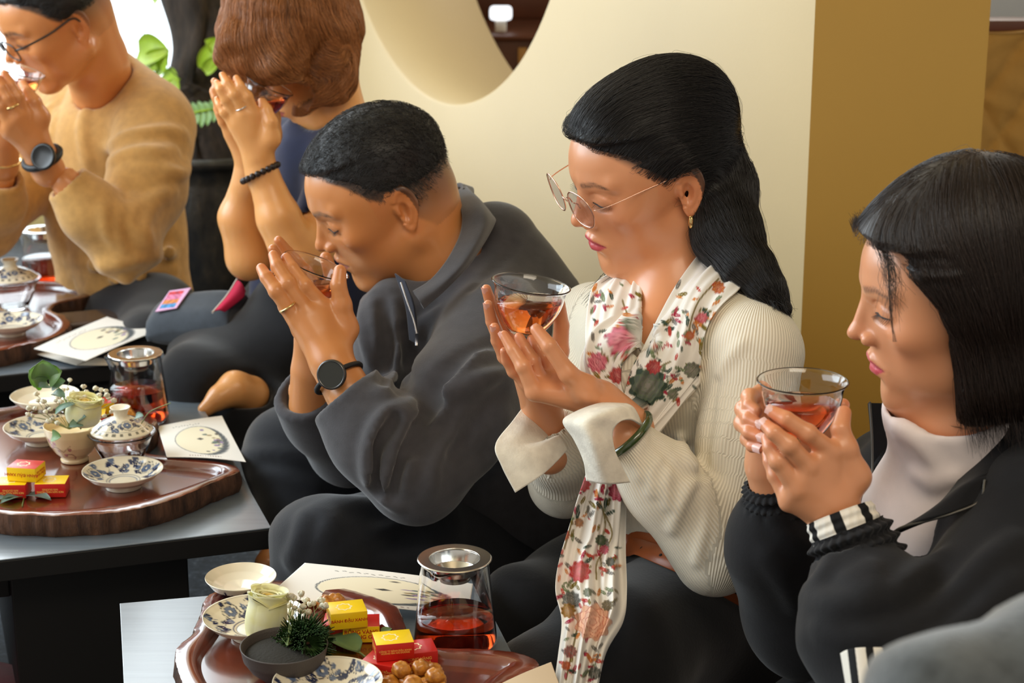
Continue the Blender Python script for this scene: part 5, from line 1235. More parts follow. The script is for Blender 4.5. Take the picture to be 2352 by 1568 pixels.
    # hair : cap, gathered crown and the loose tail
    xl = [-.03, -.028, -.012, .006, .018, .034, .054, .070, .078, .20]; zl = [-.12, -.05, -.020, .002, .020, .040, .062, .078, .088, .100]
    tailp = A((1600, 300, 2.29), (1648, 430, 2.27), (1672, 540, 2.235), (1722, 625, 2.195), (1760, 672, 2.175), (1796, 708, 2.165)); tr = [.044, .042, .036, .026, .018, .007]
    lowp = A((1640, 470, 2.235), (1655, 540, 2.225), (1700, 615, 2.19))
    cap = cap_fn(Hd, .010, xl, zl, .06)
    def hf(P):
        d = cap(P); Q = Hd.loc(P); e = ell(Q, (-.032, 0, .062), (.090, .068, .074)) * Hd.k; d = smin(d, smax(e, (Q[:, 0] - .06), .01), .02); e = ell(Q, (.020, 0, .084), (.052, .052, .042)) * Hd.k; d = smin(d, smax(e, (Q[:, 0] - .066), .01), .02)
        e = chain(P, tailp, tr, .02); e = smin(e, chain(P, lowp, [.022, .022, .014]), .02); d = smin(d, e, .02)
        d = smax(d, -rc(Q, (-.002, .075, .006), (-.002, .11, .006), .022), .004)
        return d
    G_ = [[Hd.wor(q) for q in g] for g in ([(.085, 0, .088), (.05, 0, .135), (-.04, 0, .148), (-.10, 0, .10), (-.13, 0, .04)], [(.080, .03, .082), (.04, .05, .125), (-.03, .06, .12), (-.09, .05, .08), (-.12, .02, .03)],
          [(.060, .062, .060), (.02, .080, .085), (-.03, .083, .075), (-.08, .06, .05), (-.12, .02, .02)], [(.030, .076, .022), (.0, .084, .045), (-.04, .082, .04), (-.09, .055, .02), (-.13, .02, -.01)],
          [(.080, -.03, .082), (.04, -.05, .125), (-.03, -.06, .12), (-.09, -.05, .08), (-.12, -.02, .03)], [(.060, -.062, .060), (.02, -.080, .085), (-.03, -.083, .075), (-.08, -.06, .05), (-.12, -.02, .02)])] + [tailp + [W(1815, 730, 2.16)], A((1665, 250, 2.27), (1700, 400, 2.24), (1722, 520, 2.21), (1765, 620, 2.17), (1800, 700, 2.16)), A((1580, 480, 2.22), (1610, 560, 2.21), (1690, 630, 2.18), (1780, 715, 2.15)), A((1560, 130, 2.28), (1640, 220, 2.27), (1690, 330, 2.25), (1710, 450, 2.23))]
    lo, hi = bb([*tailp, Hd.O - .13, Hd.O + .17], .05)
    ho, S = hair(Pn, hf, lo, hi, G_, 13000, .085, M_HAIRBASE, M_HAIRB, h=.0035, seed=1, steps=14, lift=.0035, jitter=.09, r0=.00020)
    rf_ = np.random.default_rng(21); Rv = surf(hf, lo, hi, .006)[0]; Rv = Rv[rf_.integers(0, len(Rv), 260)]; strands('flyaway_hair', comb(hf, Rv, guides_flow(G_), 14, .009, .007, rf_, .16), .00013, M_HAIRB, ho)
    # the few loose tail ends
    rn = np.random.default_rng(5); n = 1500; base = np.array([W(1765 + rn.normal(0, 14), 670 + rn.normal(0, 14), 2.165 + rn.normal(0, .008)) for _ in range(n)]); t = np.linspace(0, 1, 8)
    end = np.array([W(1782 + rn.normal(8, 12), 716 + rn.normal(0, 14), 2.155 + rn.normal(0, .006)) for _ in range(n)]); S2 = base[:, None] * (1 - t[None, :, None]) + end[:, None] * t[None, :, None]
    strands('hair_ends', S2, .0003, M_HAIRB, ho)
    n = 500; base = np.array([W(1425 + rn.normal(0, 16), 640 + rn.normal(0, 10), 2.33) for _ in range(n)]); end = base + np.array([W(1395 + rn.normal(0, 16), 690 + rn.normal(0, 14), 2.31) for _ in range(n)]) - np.array([W(1425, 640, 2.33)])
    S3 = base[:, None] * (1 - t[None, :, None]) + end[:, None] * t[None, :, None]; strands('hair_ends', S3, .0004, M_HAIRB, ho)
    n = 160; R = Hd.wor(np.stack([rn.uniform(-.11, .05, n), rn.uniform(.0, .09, n), rn.uniform(.06, .14, n)], 1)); 
    # glasses
    gl = empty('glasses', (0, 0, 0), parent=Pn)
    def rim(yc, sg):
        n = 40; t = np.linspace(0, 2 * math.pi, n + 1)[:-1]; y = yc + sg * .0265 * np.sign(np.cos(t)) * np.abs(np.cos(t)) ** .85; z = .0215 + .0235 * np.sin(t) * (1 + .04 * np.cos(2 * t)); x = .1125 - .10 * (np.abs(y) / .06) ** 2 * .06 + .05 * (z - .0215) * .35
        return np.stack([x + .004, y, z], 1)
    M_RG = mat_plain('rose_gold_wire', (.80, .50, .38), .22, 1.0)
    M_LENS = NT('lens'); tr_ = M_LENS.n('ShaderNodeBsdfTransparent', i_Color=(.90, .90, .94, 1)); gs_ = M_LENS.n('ShaderNodeBsdfGlossy', i_Roughness=.02); mx_ = M_LENS.n('ShaderNodeMixShader', i_0=.10); M_LENS.l(tr_.outputs[0], mx_.inputs[1]); M_LENS.l(gs_.outputs[0], mx_.inputs[2]); M_LENS.l(mx_.outputs[0], M_LENS.out.inputs[0]); M_LENS = M_LENS.m
    for sg in (1, -1):
        r_ = rim(sg * .0345, sg); tube('frame', Hd.wor(r_), .00085, M_RG, gl, closed=True, seg=8)
        c_ = r_.mean(0); k = np.linspace(0, 1, 8)[:, None, None]; Vx = (c_ + (r_ - c_)[None] * k * .985); Vx[..., 0] += .0015 * (1 - k[..., 0] ** 2); a = Hd.wor(Vx.reshape(-1, 3)); f = grid_faces(8, 40, False, True); b = Hd.wor(Vx.reshape(-1, 3) - np.array([.0009, 0, 0])); i = 7 * 40 + np.arange(40); j = 7 * 40 + (np.arange(40) + 1) % 40
        FF = np.vstack([f[:, ::-1], f + len(a), np.stack([i, j, j + len(a), i + len(a)], 1)]); mesh_np('lens', np.vstack([a, b]), FF if sg > 0 else FF[:, ::-1], M_LENS, gl)
        tube('temple', Hd.wor([(.108, sg * .0605, .027), (.104, sg * .0645, .0275), (.085, sg * .070, .028), (.04, sg * .0745, .029), (-.002, sg * .0765, .026), (-.012, sg * .0760, .014), (-.016, sg * .074, .002)]), .00075, M_RG, gl, n=24, seg=8)
        tube('nose_pad', Hd.wor([(.112, sg * .010, .021), (.108, sg * .0115, .018), (.106, sg * .0105, .011)]), .0008, M_RG, gl, n=8, seg=8)
    tube('bridge', Hd.wor([(.1165, .0082, .024), (.1185, .004, .0275), (.1190, 0, .0285), (.1185, -.004, .0275), (.1165, -.0082, .024)]), .0009, M_RG, gl, n=14, seg=8)
    # ear stud
    er = empty('earring', (0, 0, 0), parent=Pn); c = Hd.wor((.002, .0800, -.034)); V, Fs = sphere_np(c, .0040, 14, 10, (1, .8, 1.9)); V[:, 0] += .0006 * np.sin(V[:, 2] * 2400); mesh_np('drop', V, Fs, M_GOLD, er); V, Fs = sphere_np(Hd.wor((.002, .081, -.0265)), .0018, 10, 8); mesh_np('hook', V, Fs, M_GOLD, er)
    # scarf
    M_SCARF = mat_vcol('scarf_cloth', rough=.6, spec=.3, bump=.15, bscale=900)
    PK, DP, GR, DG, GY, OR, RD = srgb(222, 120, 140), srgb(168, 40, 70), srgb(112, 128, 92), srgb(58, 78, 66), srgb(120, 116, 110), srgb(206, 130, 60), srgb(190, 70, 60)
    PCH = srgb(240, 190, 160); OL = srgb(120, 104, 36)
    mot = [('p', 1424, 780, 30, PK, DP), ('p', 1418, 862, 18, RD, DP), ('p', 1372, 832, 22, PK, DP), ('p', 1488, 886, 42, DG, GR), ('p', 1502, 842, 16, RD, DP), ('p', 1450, 938, 16, RD, DP), ('p', 1440, 742, 12, GY, GR), ('p', 1650, 660, 14, OR, RD), ('p', 1612, 730, 12, PK, RD), ('p', 1585, 770, 10, RD, OR),
           ('p', 1640, 585, 12, DP, RD), ('p', 1660, 615, 12, RD, DP), ('p', 1590, 850, 18, GY, GR), ('p', 1545, 905, 12, GY, GR), ('p', 1362, 1428, 40, PCH, RD), ('p', 1312, 1378, 20, GY, DG), ('p', 1305, 1402, 16, OL, OR), ('p', 1332, 1312, 24, RD, PK), ('p', 1340, 1112, 16, RD, PK), ('p', 1420, 1128, 22, DP, PK), ('p', 1300, 1190, 10, DP, RD), ('p', 1296, 1228, 12, DP, OR), ('p', 1310, 1496, 14, GY, RD), ('p', 1300, 1528, 10, OR, RD), ('p', 1366, 1545, 14, GY, DG), ('p', 1402, 1290, 10, DG, GY), ('p', 1380, 1240, 12, DG, GR), ('p', 1388, 1262, 10, DP, PK), ('p', 1330, 1200, 10, GY, OR), ('p', 1350, 1360, 10, GY, GR), ('p', 1395, 1390, 12, GY, OL)]
    rn = np.random.default_rng(11)
    for cx, cy, w1, h1, n in ((1420, 800, 60, 130, 46), (1500, 860, 70, 70, 44), (1600, 720, 60, 70, 40), (1345, 1200, 60, 90, 50), (1350, 1330, 70, 80, 50), (1330, 1480, 50, 80, 46), (1390, 760, 40, 110, 26), (1560, 800, 60, 90, 30)):
        for k in range(n): mot.append(('l', cx + rn.uniform(-w1, w1), cy + rn.uniform(-h1, h1), rn.uniform(7, 14), [OL, DG, GY, RD, GR, DP, OR][rn.integers(7)], rn.uniform(0, 3.14)))
    for pts in ([(1372, 1130), (1390, 1200), (1378, 1260), (1385, 1320)], [(1390, 1180), (1405, 1230), (1372, 1290), (1370, 1330)], [(1320, 1130), (1312, 1200), (1296, 1260)], [(1650, 640), (1600, 700), (1575, 790)], [(1430, 690), (1440, 740), (1410, 830)], [(1540, 830), (1510, 850), (1460, 930)], [(1330, 1420), (1318, 1480), (1300, 1560)]): mot.append(('s', smoothline(pts, 110)))
    def paint(V):
        px, py, _ = proj(V); C = np.tile(np.array(srgb(240, 236, 228)), (len(V), 1))
        for m in sorted(mot, key=lambda q: {'s': 0, 'l': 1, 'p': 2}[q[0]]):
            if m[0] == 's':
                pts = m[1]; d = np.min(np.hypot(px[:, None] - pts[None, :, 0] , py[:, None] - pts[None, :, 1]), 1); k = np.clip(2.6 - d, 0, 1) * .9; C = C * (1 - k[:, None]) + np.array(OL) * k[:, None]; continue
            x, y = px - m[1], py - m[2]; near = (np.abs(x) < m[3] * 1.6) & (np.abs(y) < m[3] * 1.6)
            if not near.any(): continue
            i = np.where(near)[0]; x, y = x[i], y[i]
            if m[0] == 'l':
                u = x * math.cos(m[5]) + y * math.sin(m[5]); v = -x * math.sin(m[5]) + y * math.cos(m[5]); k = np.clip((1 - (u / m[3]) ** 2 - (v / (m[3] * .36)) ** 2) * 4, 0, 1); k *= np.where(np.abs(v) < .6, .6, 1)
                C[i] = C[i] * (1 - k[:, None]) + np.array(m[4]) * k[:, None]
            else:
                r = np.hypot(x, y); a = np.arctan2(y, x); 
                for j, fr in enumerate((1.0, .8, .6, .4, .2)):
                    R = m[3] * fr * (1 + .10 * np.cos(a * (9 - j) + j * 1.3)); k = np.clip((R - r) * 1.2, 0, 1); c = np.array(m[4]) * (1.0 if j % 2 else .86) + .10 * j * (np.array(srgb(255, 235, 225)) - np.array(m[4])) * .5
                    C[i] = C[i] * (1 - k[:, None]) + c * k[:, None]; e = np.clip(1.2 - np.abs(r - R) / 1.1, 0, 1) * .75; C[i] = C[i] * (1 - e[:, None]) + np.array(m[5]) * .8 * e[:, None]
        return C
    sc_ = empty('scarf', (0, 0, 0), parent=Pn)
    lofted('neck_fold', A((1470, 600, 2.36), (1420, 625, 2.34), (1368, 660, 2.31), (1352, 720, 2.27), (1350, 810, 2.22), (1385, 900, 2.17), (1440, 965, 2.14)), A((1500, 625, 2.30), (1478, 650, 2.27), (1474, 720, 2.22), (1462, 790, 2.18), (1440, 860, 2.155), (1440, 910, 2.14), (1470, 965, 2.13)), M_SCARF, sc_, n=(160, 80), pleat=.0035, freq=2.2, colf=paint, fn=top, off=.005, bulge=.010)
    lofted('neck_fold', A((1660, 560, 2.34), (1618, 575, 2.27), (1560, 650, 2.22), (1508, 740, 2.18), (1452, 850, 2.145), (1425, 935, 2.13)), A((1700, 600, 2.36), (1705, 640, 2.24), (1700, 700, 2.18), (1640, 800, 2.15), (1580, 890, 2.14), (1478, 1005, 2.12)), M_SCARF, sc_, n=(180, 100), pleat=.0032, freq=2.0, colf=paint, fn=top, off=.006, bulge=.012)
    lofted('neck_fold', A((1700, 690, 2.19), (1650, 780, 2.16), (1560, 880, 2.14), (1500, 960, 2.13)), A((1690, 720, 2.19), (1625, 860, 2.155), (1560, 940, 2.145), (1485, 1030, 2.13)), M_SCARF, sc_, n=(120, 50), pleat=.002, freq=1.5, colf=paint, fn=top, off=.003)
    lofted('tail', A((1350, 1075, 2.12), (1318, 1160, 2.11), (1288, 1260, 2.10), (1276, 1360, 2.06), (1290, 1430, 2.03), (1282, 1500, 2.00), (1268, 1600, 1.98)), A((1440, 1080, 2.12), (1440, 1160, 2.12), (1438, 1260, 2.12), (1440, 1350, 2.06), (1432, 1420, 2.03), (1392, 1500, 2.00), (1370, 1600, 1.98)), M_SCARF, sc_, n=(200, 90), pleat=.0075, freq=2.6, colf=paint, bulge=.012)
    # dark trousers and the tan belt
    lg1 = A((1650, 1400, 2.34), (1420, 1500, 2.16), (1270, 1600, 2.10)); lg2 = A((1540, 1390, 2.48), (1330, 1390, 2.40), (1215, 1420, 2.32)); sh = A((1270, 1600, 2.10), (1500, 1680, 2.2)); sh2 = A((1215, 1420, 2.32), (1150, 1530, 2.32), (1320, 1620, 2.42)); 
    def pants(P):
        d = rc(P, W(1640, 1330, 2.36), W(1500, 1310, 2.44), .105, .10); d = smin(d, rc(P, W(1700, 1480, 2.36), W(1560, 1480, 2.46), .13, .12), .04)
        d = smin(d, chain(P, lg1, [.105, .085, .070], .02), .04); d = smin(d, chain(P, lg2, [.10, .085, .060], .02), .04); d = smin(d, chain(P, sh, [.062, .055]), .03); d = smin(d, chain(P, sh2, [.06, .055, .05], .02), .03)
        return d + wob(P, .004, 22, 1.0)
    lo, hi = bb([*lg1, *lg2, *sh, *sh2, W(1700, 1480, 2.36)], .14); lo[2] = .004
    cloth_mesh('trousers', lambda P: smax(pants(P), .006 - P[:, 2], .01), lo, hi, .0062, m_cloth('black_linen', srgb(22, 22, 25), .9, 300, .3), Pn)
    both = lambda P: np.minimum(pants(P), T(P) - .004)
    M_BELT = mat_plain('tan_leather', srgb(150, 78, 40), .35, var=.15, bump=.1, bscale=300)
    def strap(px, wd, nm, holes=()):
        pp = smoothline(np.array(px, float), 50); X, hit, _ = raymarch(both, pp[:, 0], pp[:, 1], 1.6); X = X + grad(both, X.astype(f32)) * .012
        for _ in range(3): X[1:-1] = X[1:-1] * .5 + (X[:-2] + X[2:]) * .25
        n = grad(both, X.astype(f32)); n = n * .4 + np.array([0, -.6, .1]); n /= np.linalg.norm(n, axis=1)[:, None]; t = np.gradient(X, axis=0); t /= np.linalg.norm(t, axis=1)[:, None]; b = np.cross(t, n); b /= np.linalg.norm(b, axis=1)[:, None]
        prof = [(-1, 0), (-.95, .0014), (.95, .0014), (1, 0), (.95, -.0012), (-.95, -.0012)]; V = np.concatenate([(X + b * (u * wd / 2) + n * h_)[:, None] for u, h_ in prof], 1); o_ = mesh_np(nm, V.reshape(-1, 3), grid_faces(50, 6, False, True), M_BELT, belt)
        for k in holes:
            cc = X[k] + n[k] * .0018; Vh, Fh = sphere_np((0, 0, 0), .0022, 10, 6, (1, 1, .2), np.stack([t[k], b[k], n[k]], 1)); mesh_np('hole', Vh + cc, Fh, mat_plain('belt_hole', (.01, .006, .004), .8), belt)
    belt = empty('belt', (0, 0, 0), parent=Pn)
    strap([(1438, 1236), (1490, 1262), (1560, 1286), (1640, 1298), (1740, 1290)], .024, 'strap'); strap([(1446, 1262), (1500, 1290), (1580, 1325), (1680, 1375), (1800, 1435)], .024, 'strap_end', (8, 15, 22, 29, 36))
    V, Fq = core_part(T, [(la + lf[1:], [.034, .034, .034, .030, .023]), (ra + rf[1:], [.034, .034, .034, .028, .023]), ([(LS + RS) / 2, neck[-1], neck[1]], [.06, .045, .04])], shrink=.022); V_ = V; items.append((V, Fq, np.tile(skin, (len(V), 1)))); joined('body', items, M_SKIN, Pn)
    # cup held in both hands
    tea_cup(W(1203, 764, 2.125), .0445, 'glass cup of amber tea held up by the woman in the cream top', tilt=rot3(0, 4, 0) @ np.array([[math.cos(.075), 0, -math.sin(.075) * -1], [0, 1, 0], [-math.sin(.075), 0, math.cos(.075)]]), level=.60)
    return Pn
woman_cream()
# ================================================================ the man in the grey sweater
def man_grey():
    Pn = person('man in a charcoal zip-neck sweater bending to drink from a tea cup', W(1080, 1250, 2.6) * np.array([1, 1, 0]))
    A = lambda *q: [W(*x) for x in q]
    Hd = Head(891, 455, 2.54, 194.5, 29, -6, male=True, face=1.04, nose=1.05, lipfull=.95)
    skin = np.array(srgb(212, 140, 82))
    neck = [Hd.wor((-.035, 0, -.01)), W(985, 570, 2.57), W(1075, 660, 2.60)]
    def head_fn(P): return smin(Hd.sdf(P), chain(P, neck, [.060, .058, .070], .02), .02)
    lo, hi = bb([Hd.O - .12, Hd.O + .13, W(1060, 640, 2.58)], .05); lo[2] = max(lo[2], W(1060, 690, 2.55)[2] - .02)
    V, Fq = surf(head_fn, lo, hi, .0020)
    xl = [-.045, -.030, -.008, .006, .012, .030, .042, .052, .064, .070, .2]; zl = [-.09, -.04, -.012, .0, .022, .040, .058, .070, .080, .090, .100]
    def hm(Q):
        ln = np.interp(Q[:, 2], zl, xl); s = np.clip((ln - Q[:, 0]) / .006, 0, 1); fade = np.clip((Q[:, 2] + .035) / .075, 0, 1) ** .8; ear = np.sqrt((Q[:, 0] / .020) ** 2 + ((Q[:, 2] - .004) / .034) ** 2) > 1
        return s * (.25 + .75 * fade) * (Q[:, 2] > -.045) * (ear | (np.abs(Q[:, 1]) < .066)) * .93
    C = Hd.color(V, skin, srgb(168, 92, 80), srgb(34, 26, 24), hairmask=hm, haircol=(.022, .018, .016))
    items = [(V, Fq, C)]
    Lf = [A((742, 705, 2.335), (700, 656, 2.325), (670, 615, 2.330), (657, 592, 2.338)), A((708, 718, 2.325), (661, 650, 2.318), (637, 610, 2.324), (628, 586, 2.332)),
          A((685, 738, 2.325), (635, 668, 2.315), (612, 637, 2.322), (600, 616, 2.330)), A((690, 760, 2.345), (655, 705, 2.345), (640, 680, 2.352), (632, 662, 2.36))]
    Lt = A((792, 755, 2.345), (786, 700, 2.335), (777, 655, 2.330), (781, 622, 2.332))
    it, _ = make_hand(A((800, 900, 2.31), (765, 838, 2.32)), Lf, Lt, skin, rw=.0275, r=.0092, h=.0019); items.append(it)
    Rf = [A((745, 690, 2.43), (700, 625, 2.44), (660, 580, 2.43), (640, 553, 2.42)), A((715, 700, 2.43), (665, 635, 2.42), (640, 598, 2.40), (627, 572, 2.39)), A((700, 720, 2.42), (655, 660, 2.40), (640, 630, 2.39), (632, 612, 2.38)), A((700, 750, 2.41), (665, 705, 2.40), (650, 680, 2.39), (645, 665, 2.385))]
    Rt = A((780, 740, 2.43), (775, 680, 2.44), (762, 630, 2.44), (748, 592, 2.435))
    it, _ = make_hand(A((715, 930, 2.46), (716, 860, 2.44)), Rf, Rt, skin * .96, rw=.0275, r=.0092, h=.0022); items.append(it)
    # bare foot under the trouser leg
    fo = A((675, 1288, 2.60), (645, 1278, 2.58), (615, 1292, 2.56)); lo, hi = bb(fo, .05); V, Fq = surf(lambda P: chain(P, fo, [.030, .028, .018], .01), lo, hi, .003); items.append((V, Fq, np.tile(skin * 1.05, (len(V), 1))))
    Hd.lash(Pn, M_LASH)
    # cropped hair
    cap = cap_fn(Hd, lambda Q: .0075 * np.clip((Q[:, 2] + .35 * Q[:, 0] * 0 - .030 + .12 * np.clip(-Q[:, 0], 0, .1)) / .05, 0, 1), xl, zl, .085, extra=lambda d, Q: smax(d, (.034 - .25 * np.clip(-Q[:, 0], -.05, .1) - Q[:, 2]) * .9 + 0 * d, .004))
    G_ = [[Hd.wor(q) for q in g] for g in ([(-.09, 0, .03), (-.06, 0, .11), (0, 0, .14), (.05, 0, .12), (.085, 0, .08)], [(-.08, .05, .02), (-.05, .06, .09), (.01, .06, .11), (.06, .04, .09)], [(-.08, -.05, .02), (-.05, -.06, .09), (.01, -.06, .11), (.06, -.04, .09)])]
    M_SH = hair_mat('short_hair', (.018, .016, .016), .35)
    ho, S = hair(Pn, cap, Hd.O - .15, Hd.O + .17, G_, 9000, .014, M_HAIRBASE, M_SH, h=.0032, seed=3, steps=5, lift=.004, jitter=.45, r0=.00026, keep=lambda V: np.interp(Hd.loc(V)[:, 2], zl, xl) - Hd.loc(V)[:, 0] > .012)
    rn = np.random.default_rng(4); Vb, Fb = surf(lambda P: Hd.skull(Hd.loc(P)) - .001, Hd.O - .15, Hd.O + .17, .005); Q = Hd.loc(Vb.astype(f32)); m = (hm(Q) > .3) & (Q[:, 2] < .062); R = Vb[m]; R = R[rn.integers(0, len(R), 14000)] + rn.normal(0, .002, (14000, 3)); Nn = grad(lambda P: Hd.skull(Hd.loc(P)), R.astype(f32)); dn = Hd.M @ np.array([-.3, 0, -1.0]); L = .004
    S = np.stack([R, R + (Nn * .4 + dn * .6) * L * .6, R + (Nn * .5 + dn * .8) * L], 1); strands('hair_strands', S, .00022, M_SH, ho)
    # sweater
    LS, RS, HP = W(1150, 760, 2.47), W(1010, 700, 2.78), W(1170, 1210, 2.66)
    T = torso_fn(LS, RS, HP, rs=.068, rch=.125, rw=.12, rhip=.135, flat=.95, half=.05)
    la = A((1140, 800, 2.44), (1060, 930, 2.36), (965, 1085, 2.32)); lf = A((950, 1090, 2.31), (870, 1000, 2.30), (795, 905, 2.305))
    ra = A((960, 720, 2.72), (870, 900, 2.62), (800, 1020, 2.55)); rf = A((800, 1020, 2.55), (745, 960, 2.50), (703, 898, 2.455))
    def sw0(P):
        d = T(P); d = smin(d, rc(P, W(1140, 560, 2.62), W(1200, 700, 2.62), .060, .085), .06); d = smin(d, ell(P, W(900, 820, 2.56), (.055, .09, .11)), .05); d = smin(d, rc(P, W(1200, 1130, 2.58), W(1010, 1130, 2.48), .10, .06), .06)
        d = smin(d, smin(sleeve(P, la, [.080, .074, .062]), sleeve(P, lf, [.060, .057, .050], end=.042), .02), .03)
        return smin(d, smin(sleeve(P, ra, [.07, .06, .055]), sleeve(P, rf, [.052, .048, .046], end=.038), .02), .025)
    fl = folds(sw0, [([(945, 930), (880, 960), (850, 1030), (860, 1110), (905, 1160)], .010, .0128), ([(1010, 950), (920, 960), (865, 1030), (868, 1100)], .008, .0096), ([(930, 985), (905, 1040), (890, 1110), (880, 1140)], .007, .0096), ([(965, 1000), (940, 1060), (925, 1120)], .007, .0080), ([(1110, 800), (1040, 860), (990, 940), (960, 990)], .012, .0128), ([(1200, 860), (1120, 870), (1040, 900), (985, 930)], .012, .0128),
                     ([(1050, 1000), (1000, 1050), (990, 1120)], .010, .0096), ([(1000, 720), (940, 780), (900, 850), (880, 900)], .010, .0112), ([(850, 660), (865, 740), (880, 800)], .010, .0080), ([(1160, 960), (1130, 1040), (1060, 1110)], .012, .0096), ([(900, 700), (915, 780), (905, 860)], .009, .0080), ([(835, 690), (838, 760), (850, 830)], .009, .0080)])
    ct = folds(sw0, [([(1170, 780), (1090, 800), (1010, 850), (975, 900)], .008, .005), ([(1085, 660), (1150, 600), (1180, 560)], .006, .003), ([(905, 962), (862, 1035), (868, 1125)], .009, .009), ([(962, 985), (922, 1050), (902, 1135)], .008, .008), ([(1005, 925), (962, 975), (948, 1030)], .009, .008), ([(882, 700), (892, 800), (880, 880)], .009, .007), ([(1062, 820), (1010, 880), (975, 945)], .010, .009), ([(1150, 900), (1090, 960), (1040, 1040)], .010, .007), ([(930, 760), (940, 830), (915, 900)], .009, .007)], cut=True)
    def sw(P):
        d = add_folds(sw0(P), P, fl, .012); d = cut_folds(d, P, ct, .010) + wob(P, .0016, 30, 2.0)
        d = smax(d, -chain(P, neck, [.058, .060, .066]), .008); return d
    lo, hi = bb([LS, RS, HP, *la, *lf, *ra, *rf, W(1140, 540, 2.62)], .17)
    M_SW = m_cloth('charcoal_fleece', srgb(68, 67, 71), .9, 500, .35, .3)
    so = cloth_mesh('sweater', sw, lo, hi, .0047, M_SW, Pn); so['label'] = 'charcoal grey sweater with a fold-over collar'
    lofted('collar', A((1030, 452, 2.62), (1058, 480, 2.54), (1058, 530, 2.50), (1030, 590, 2.455), (990, 640, 2.44), (948, 668, 2.435)), A((1082, 436, 2.66), (1132, 492, 2.58), (1134, 520, 2.52), (1085, 600, 2.45), (1030, 660, 2.42), (975, 708, 2.41)), M_SW, so, n=(70, 30), thick=.006, mids=[A((1066, 428, 2.66), (1105, 470, 2.53), (1108, 522, 2.48), (1065, 600, 2.43), (1015, 650, 2.415), (962, 688, 2.41))])
    lofted('collar', A((1060, 440, 2.64), (1050, 430, 2.72), (1000, 470, 2.80)), A((1085, 450, 2.68), (1075, 440, 2.76), (1020, 500, 2.84)), M_SW, so, thick=.006)
    M_IN = m_cloth('navy_lining', srgb(46, 50, 64), .8, 500, .2)
    lofted('placket', A((906, 628, 2.47), (930, 700, 2.455), (940, 780, 2.45)), A((930, 645, 2.455), (950, 705, 2.44), (958, 790, 2.44)), M_IN, so, n=(40, 16), thick=.003, fn=sw, off=.002)
    zp = smoothline(A((921, 650, 2.445), (934, 690, 2.438), (950, 735, 2.432), (957, 765, 2.43)), 46); M_ZIP = mat_plain('zip_metal', (.6, .6, .62), .3, 1.0)
    parts = [sphere_np(p, .0016, 6, 4) for p in zp] + [tube_np([zp[-1], zp[-1] - np.array([0, 0, .016])], .0022, seg=8)]
    V, Fs = join_np(parts); zo = mesh_np('zipper', V, Fs, M_ZIP, so); zo['kind'] = 'stuff'
    # watch and ring
    def watch(c, nrm, rr, strap_c, strap_ax, sr, name='wristwatch'):
        wo = empty(name, (0, 0, 0), parent=Pn); nrm = np.array(nrm) / np.linalg.norm(nrm); Bm = basis(nrm, (0, 0, 1)); Rm = np.stack([Bm[:, 1], Bm[:, 2], Bm[:, 0]], 1)
        lathe('case', [(0, -.004), (rr * .9, -.004), (rr, -.002), (rr, .0025), (rr * .93, .0040), (rr * .86, .0040), (rr * .84, .0030), (0, .0030)], mat_plain('dark_steel', (.10, .10, .10), .25, .9), wo, seg=48, origin=c, rot=Rm)
        lathe('dial', [(0, .0034), (rr * .84, .0034)], mat_plain('dark_dial', (.03, .032, .028), .08), wo, seg=48, origin=c, rot=Rm)
        Bs = basis(np.array(strap_ax), (0, 0, 1)); th = np.linspace(0, 2 * math.pi, 49)[:-1]; pts = [strap_c + Bs[:, 1] * sr * math.cos(t) + Bs[:, 2] * sr * math.sin(t) for t in th]
        o_ = tube('strap', pts, .0035, M_SOFTBLACK, wo, closed=True, seg=8); return wo
    watch(W(762, 860, 2.272), (-.25, -1, .25), .0185, W(778, 868, 2.312), W(800, 900, 2.31) - W(760, 835, 2.32), .031)
    c = np.array(Lf[2][0]) * .30 + np.array(Lf[2][1]) * .70; c = W(661, 704, 2.318); ax = np.array(Lf[2][0]) - np.array(Lf[2][1]); Bs = basis(ax, (0, 0, 1)); th = np.linspace(0, 2 * math.pi, 33)[:-1]; tube('ring', [c + Bs[:, 1] * .0112 * math.cos(t) + Bs[:, 2] * .0112 * math.sin(t) for t in th], .0016, M_GOLD, Pn, closed=True, seg=8)
    # trousers
    rl = A((1060, 1200, 2.78), (850, 1120, 2.70), (690, 1055, 2.66)); rs_ = A((692, 1055, 2.66), (706, 1180, 2.63), (745, 1290, 2.58)); ll = A((1180, 1230, 2.62), (960, 1240, 2.46), (760, 1250, 2.36)); ls = A((745, 1255, 2.36), (930, 1300, 2.42), (1130, 1340, 2.5)); sd = A((700, 1240, 2.38), (685, 1300, 2.38))
    def pants(P):
        d = rc(P, W(1230, 1240, 2.62), W(1130, 1230, 2.78), .135, .125); d = smin(d, chain(P, rl, [.12, .095, .076], .02), .04); d = smin(d, chain(P, rs_, [.074, .062, .045], .02), .03)
        d = smin(d, chain(P, ll, [.115, .080, .055], .02), .03); d = smin(d, chain(P, ls, [.058, .060, .06], .02), .02); return smin(d, chain(P, sd, [.045, .035]), .02)
    fl2 = folds(pants, [([(560, 1050), (620, 1040), (700, 1050)], .010, .006), ([(700, 1010), (740, 1060), (800, 1110)], .010, .005), ([(560, 1100), (640, 1090), (720, 1120)], .010, .005), ([(740, 1170), (760, 1200), (740, 1240)], .012, .008), ([(780, 1160), (860, 1160), (960, 1190)], .014, .008), ([(960, 1180), (900, 1210), (860, 1230)], .010, .006), ([(700, 1190), (690, 1230), (660, 1290)], .012, .006), ([(880, 1290), (980, 1280), (1080, 1290)], .010, .006)])
    def pf(P): return smax(add_folds(pants(P), P, fl2, .012) + wob(P, .003, 25, 3), .006 - P[:, 2], .01)
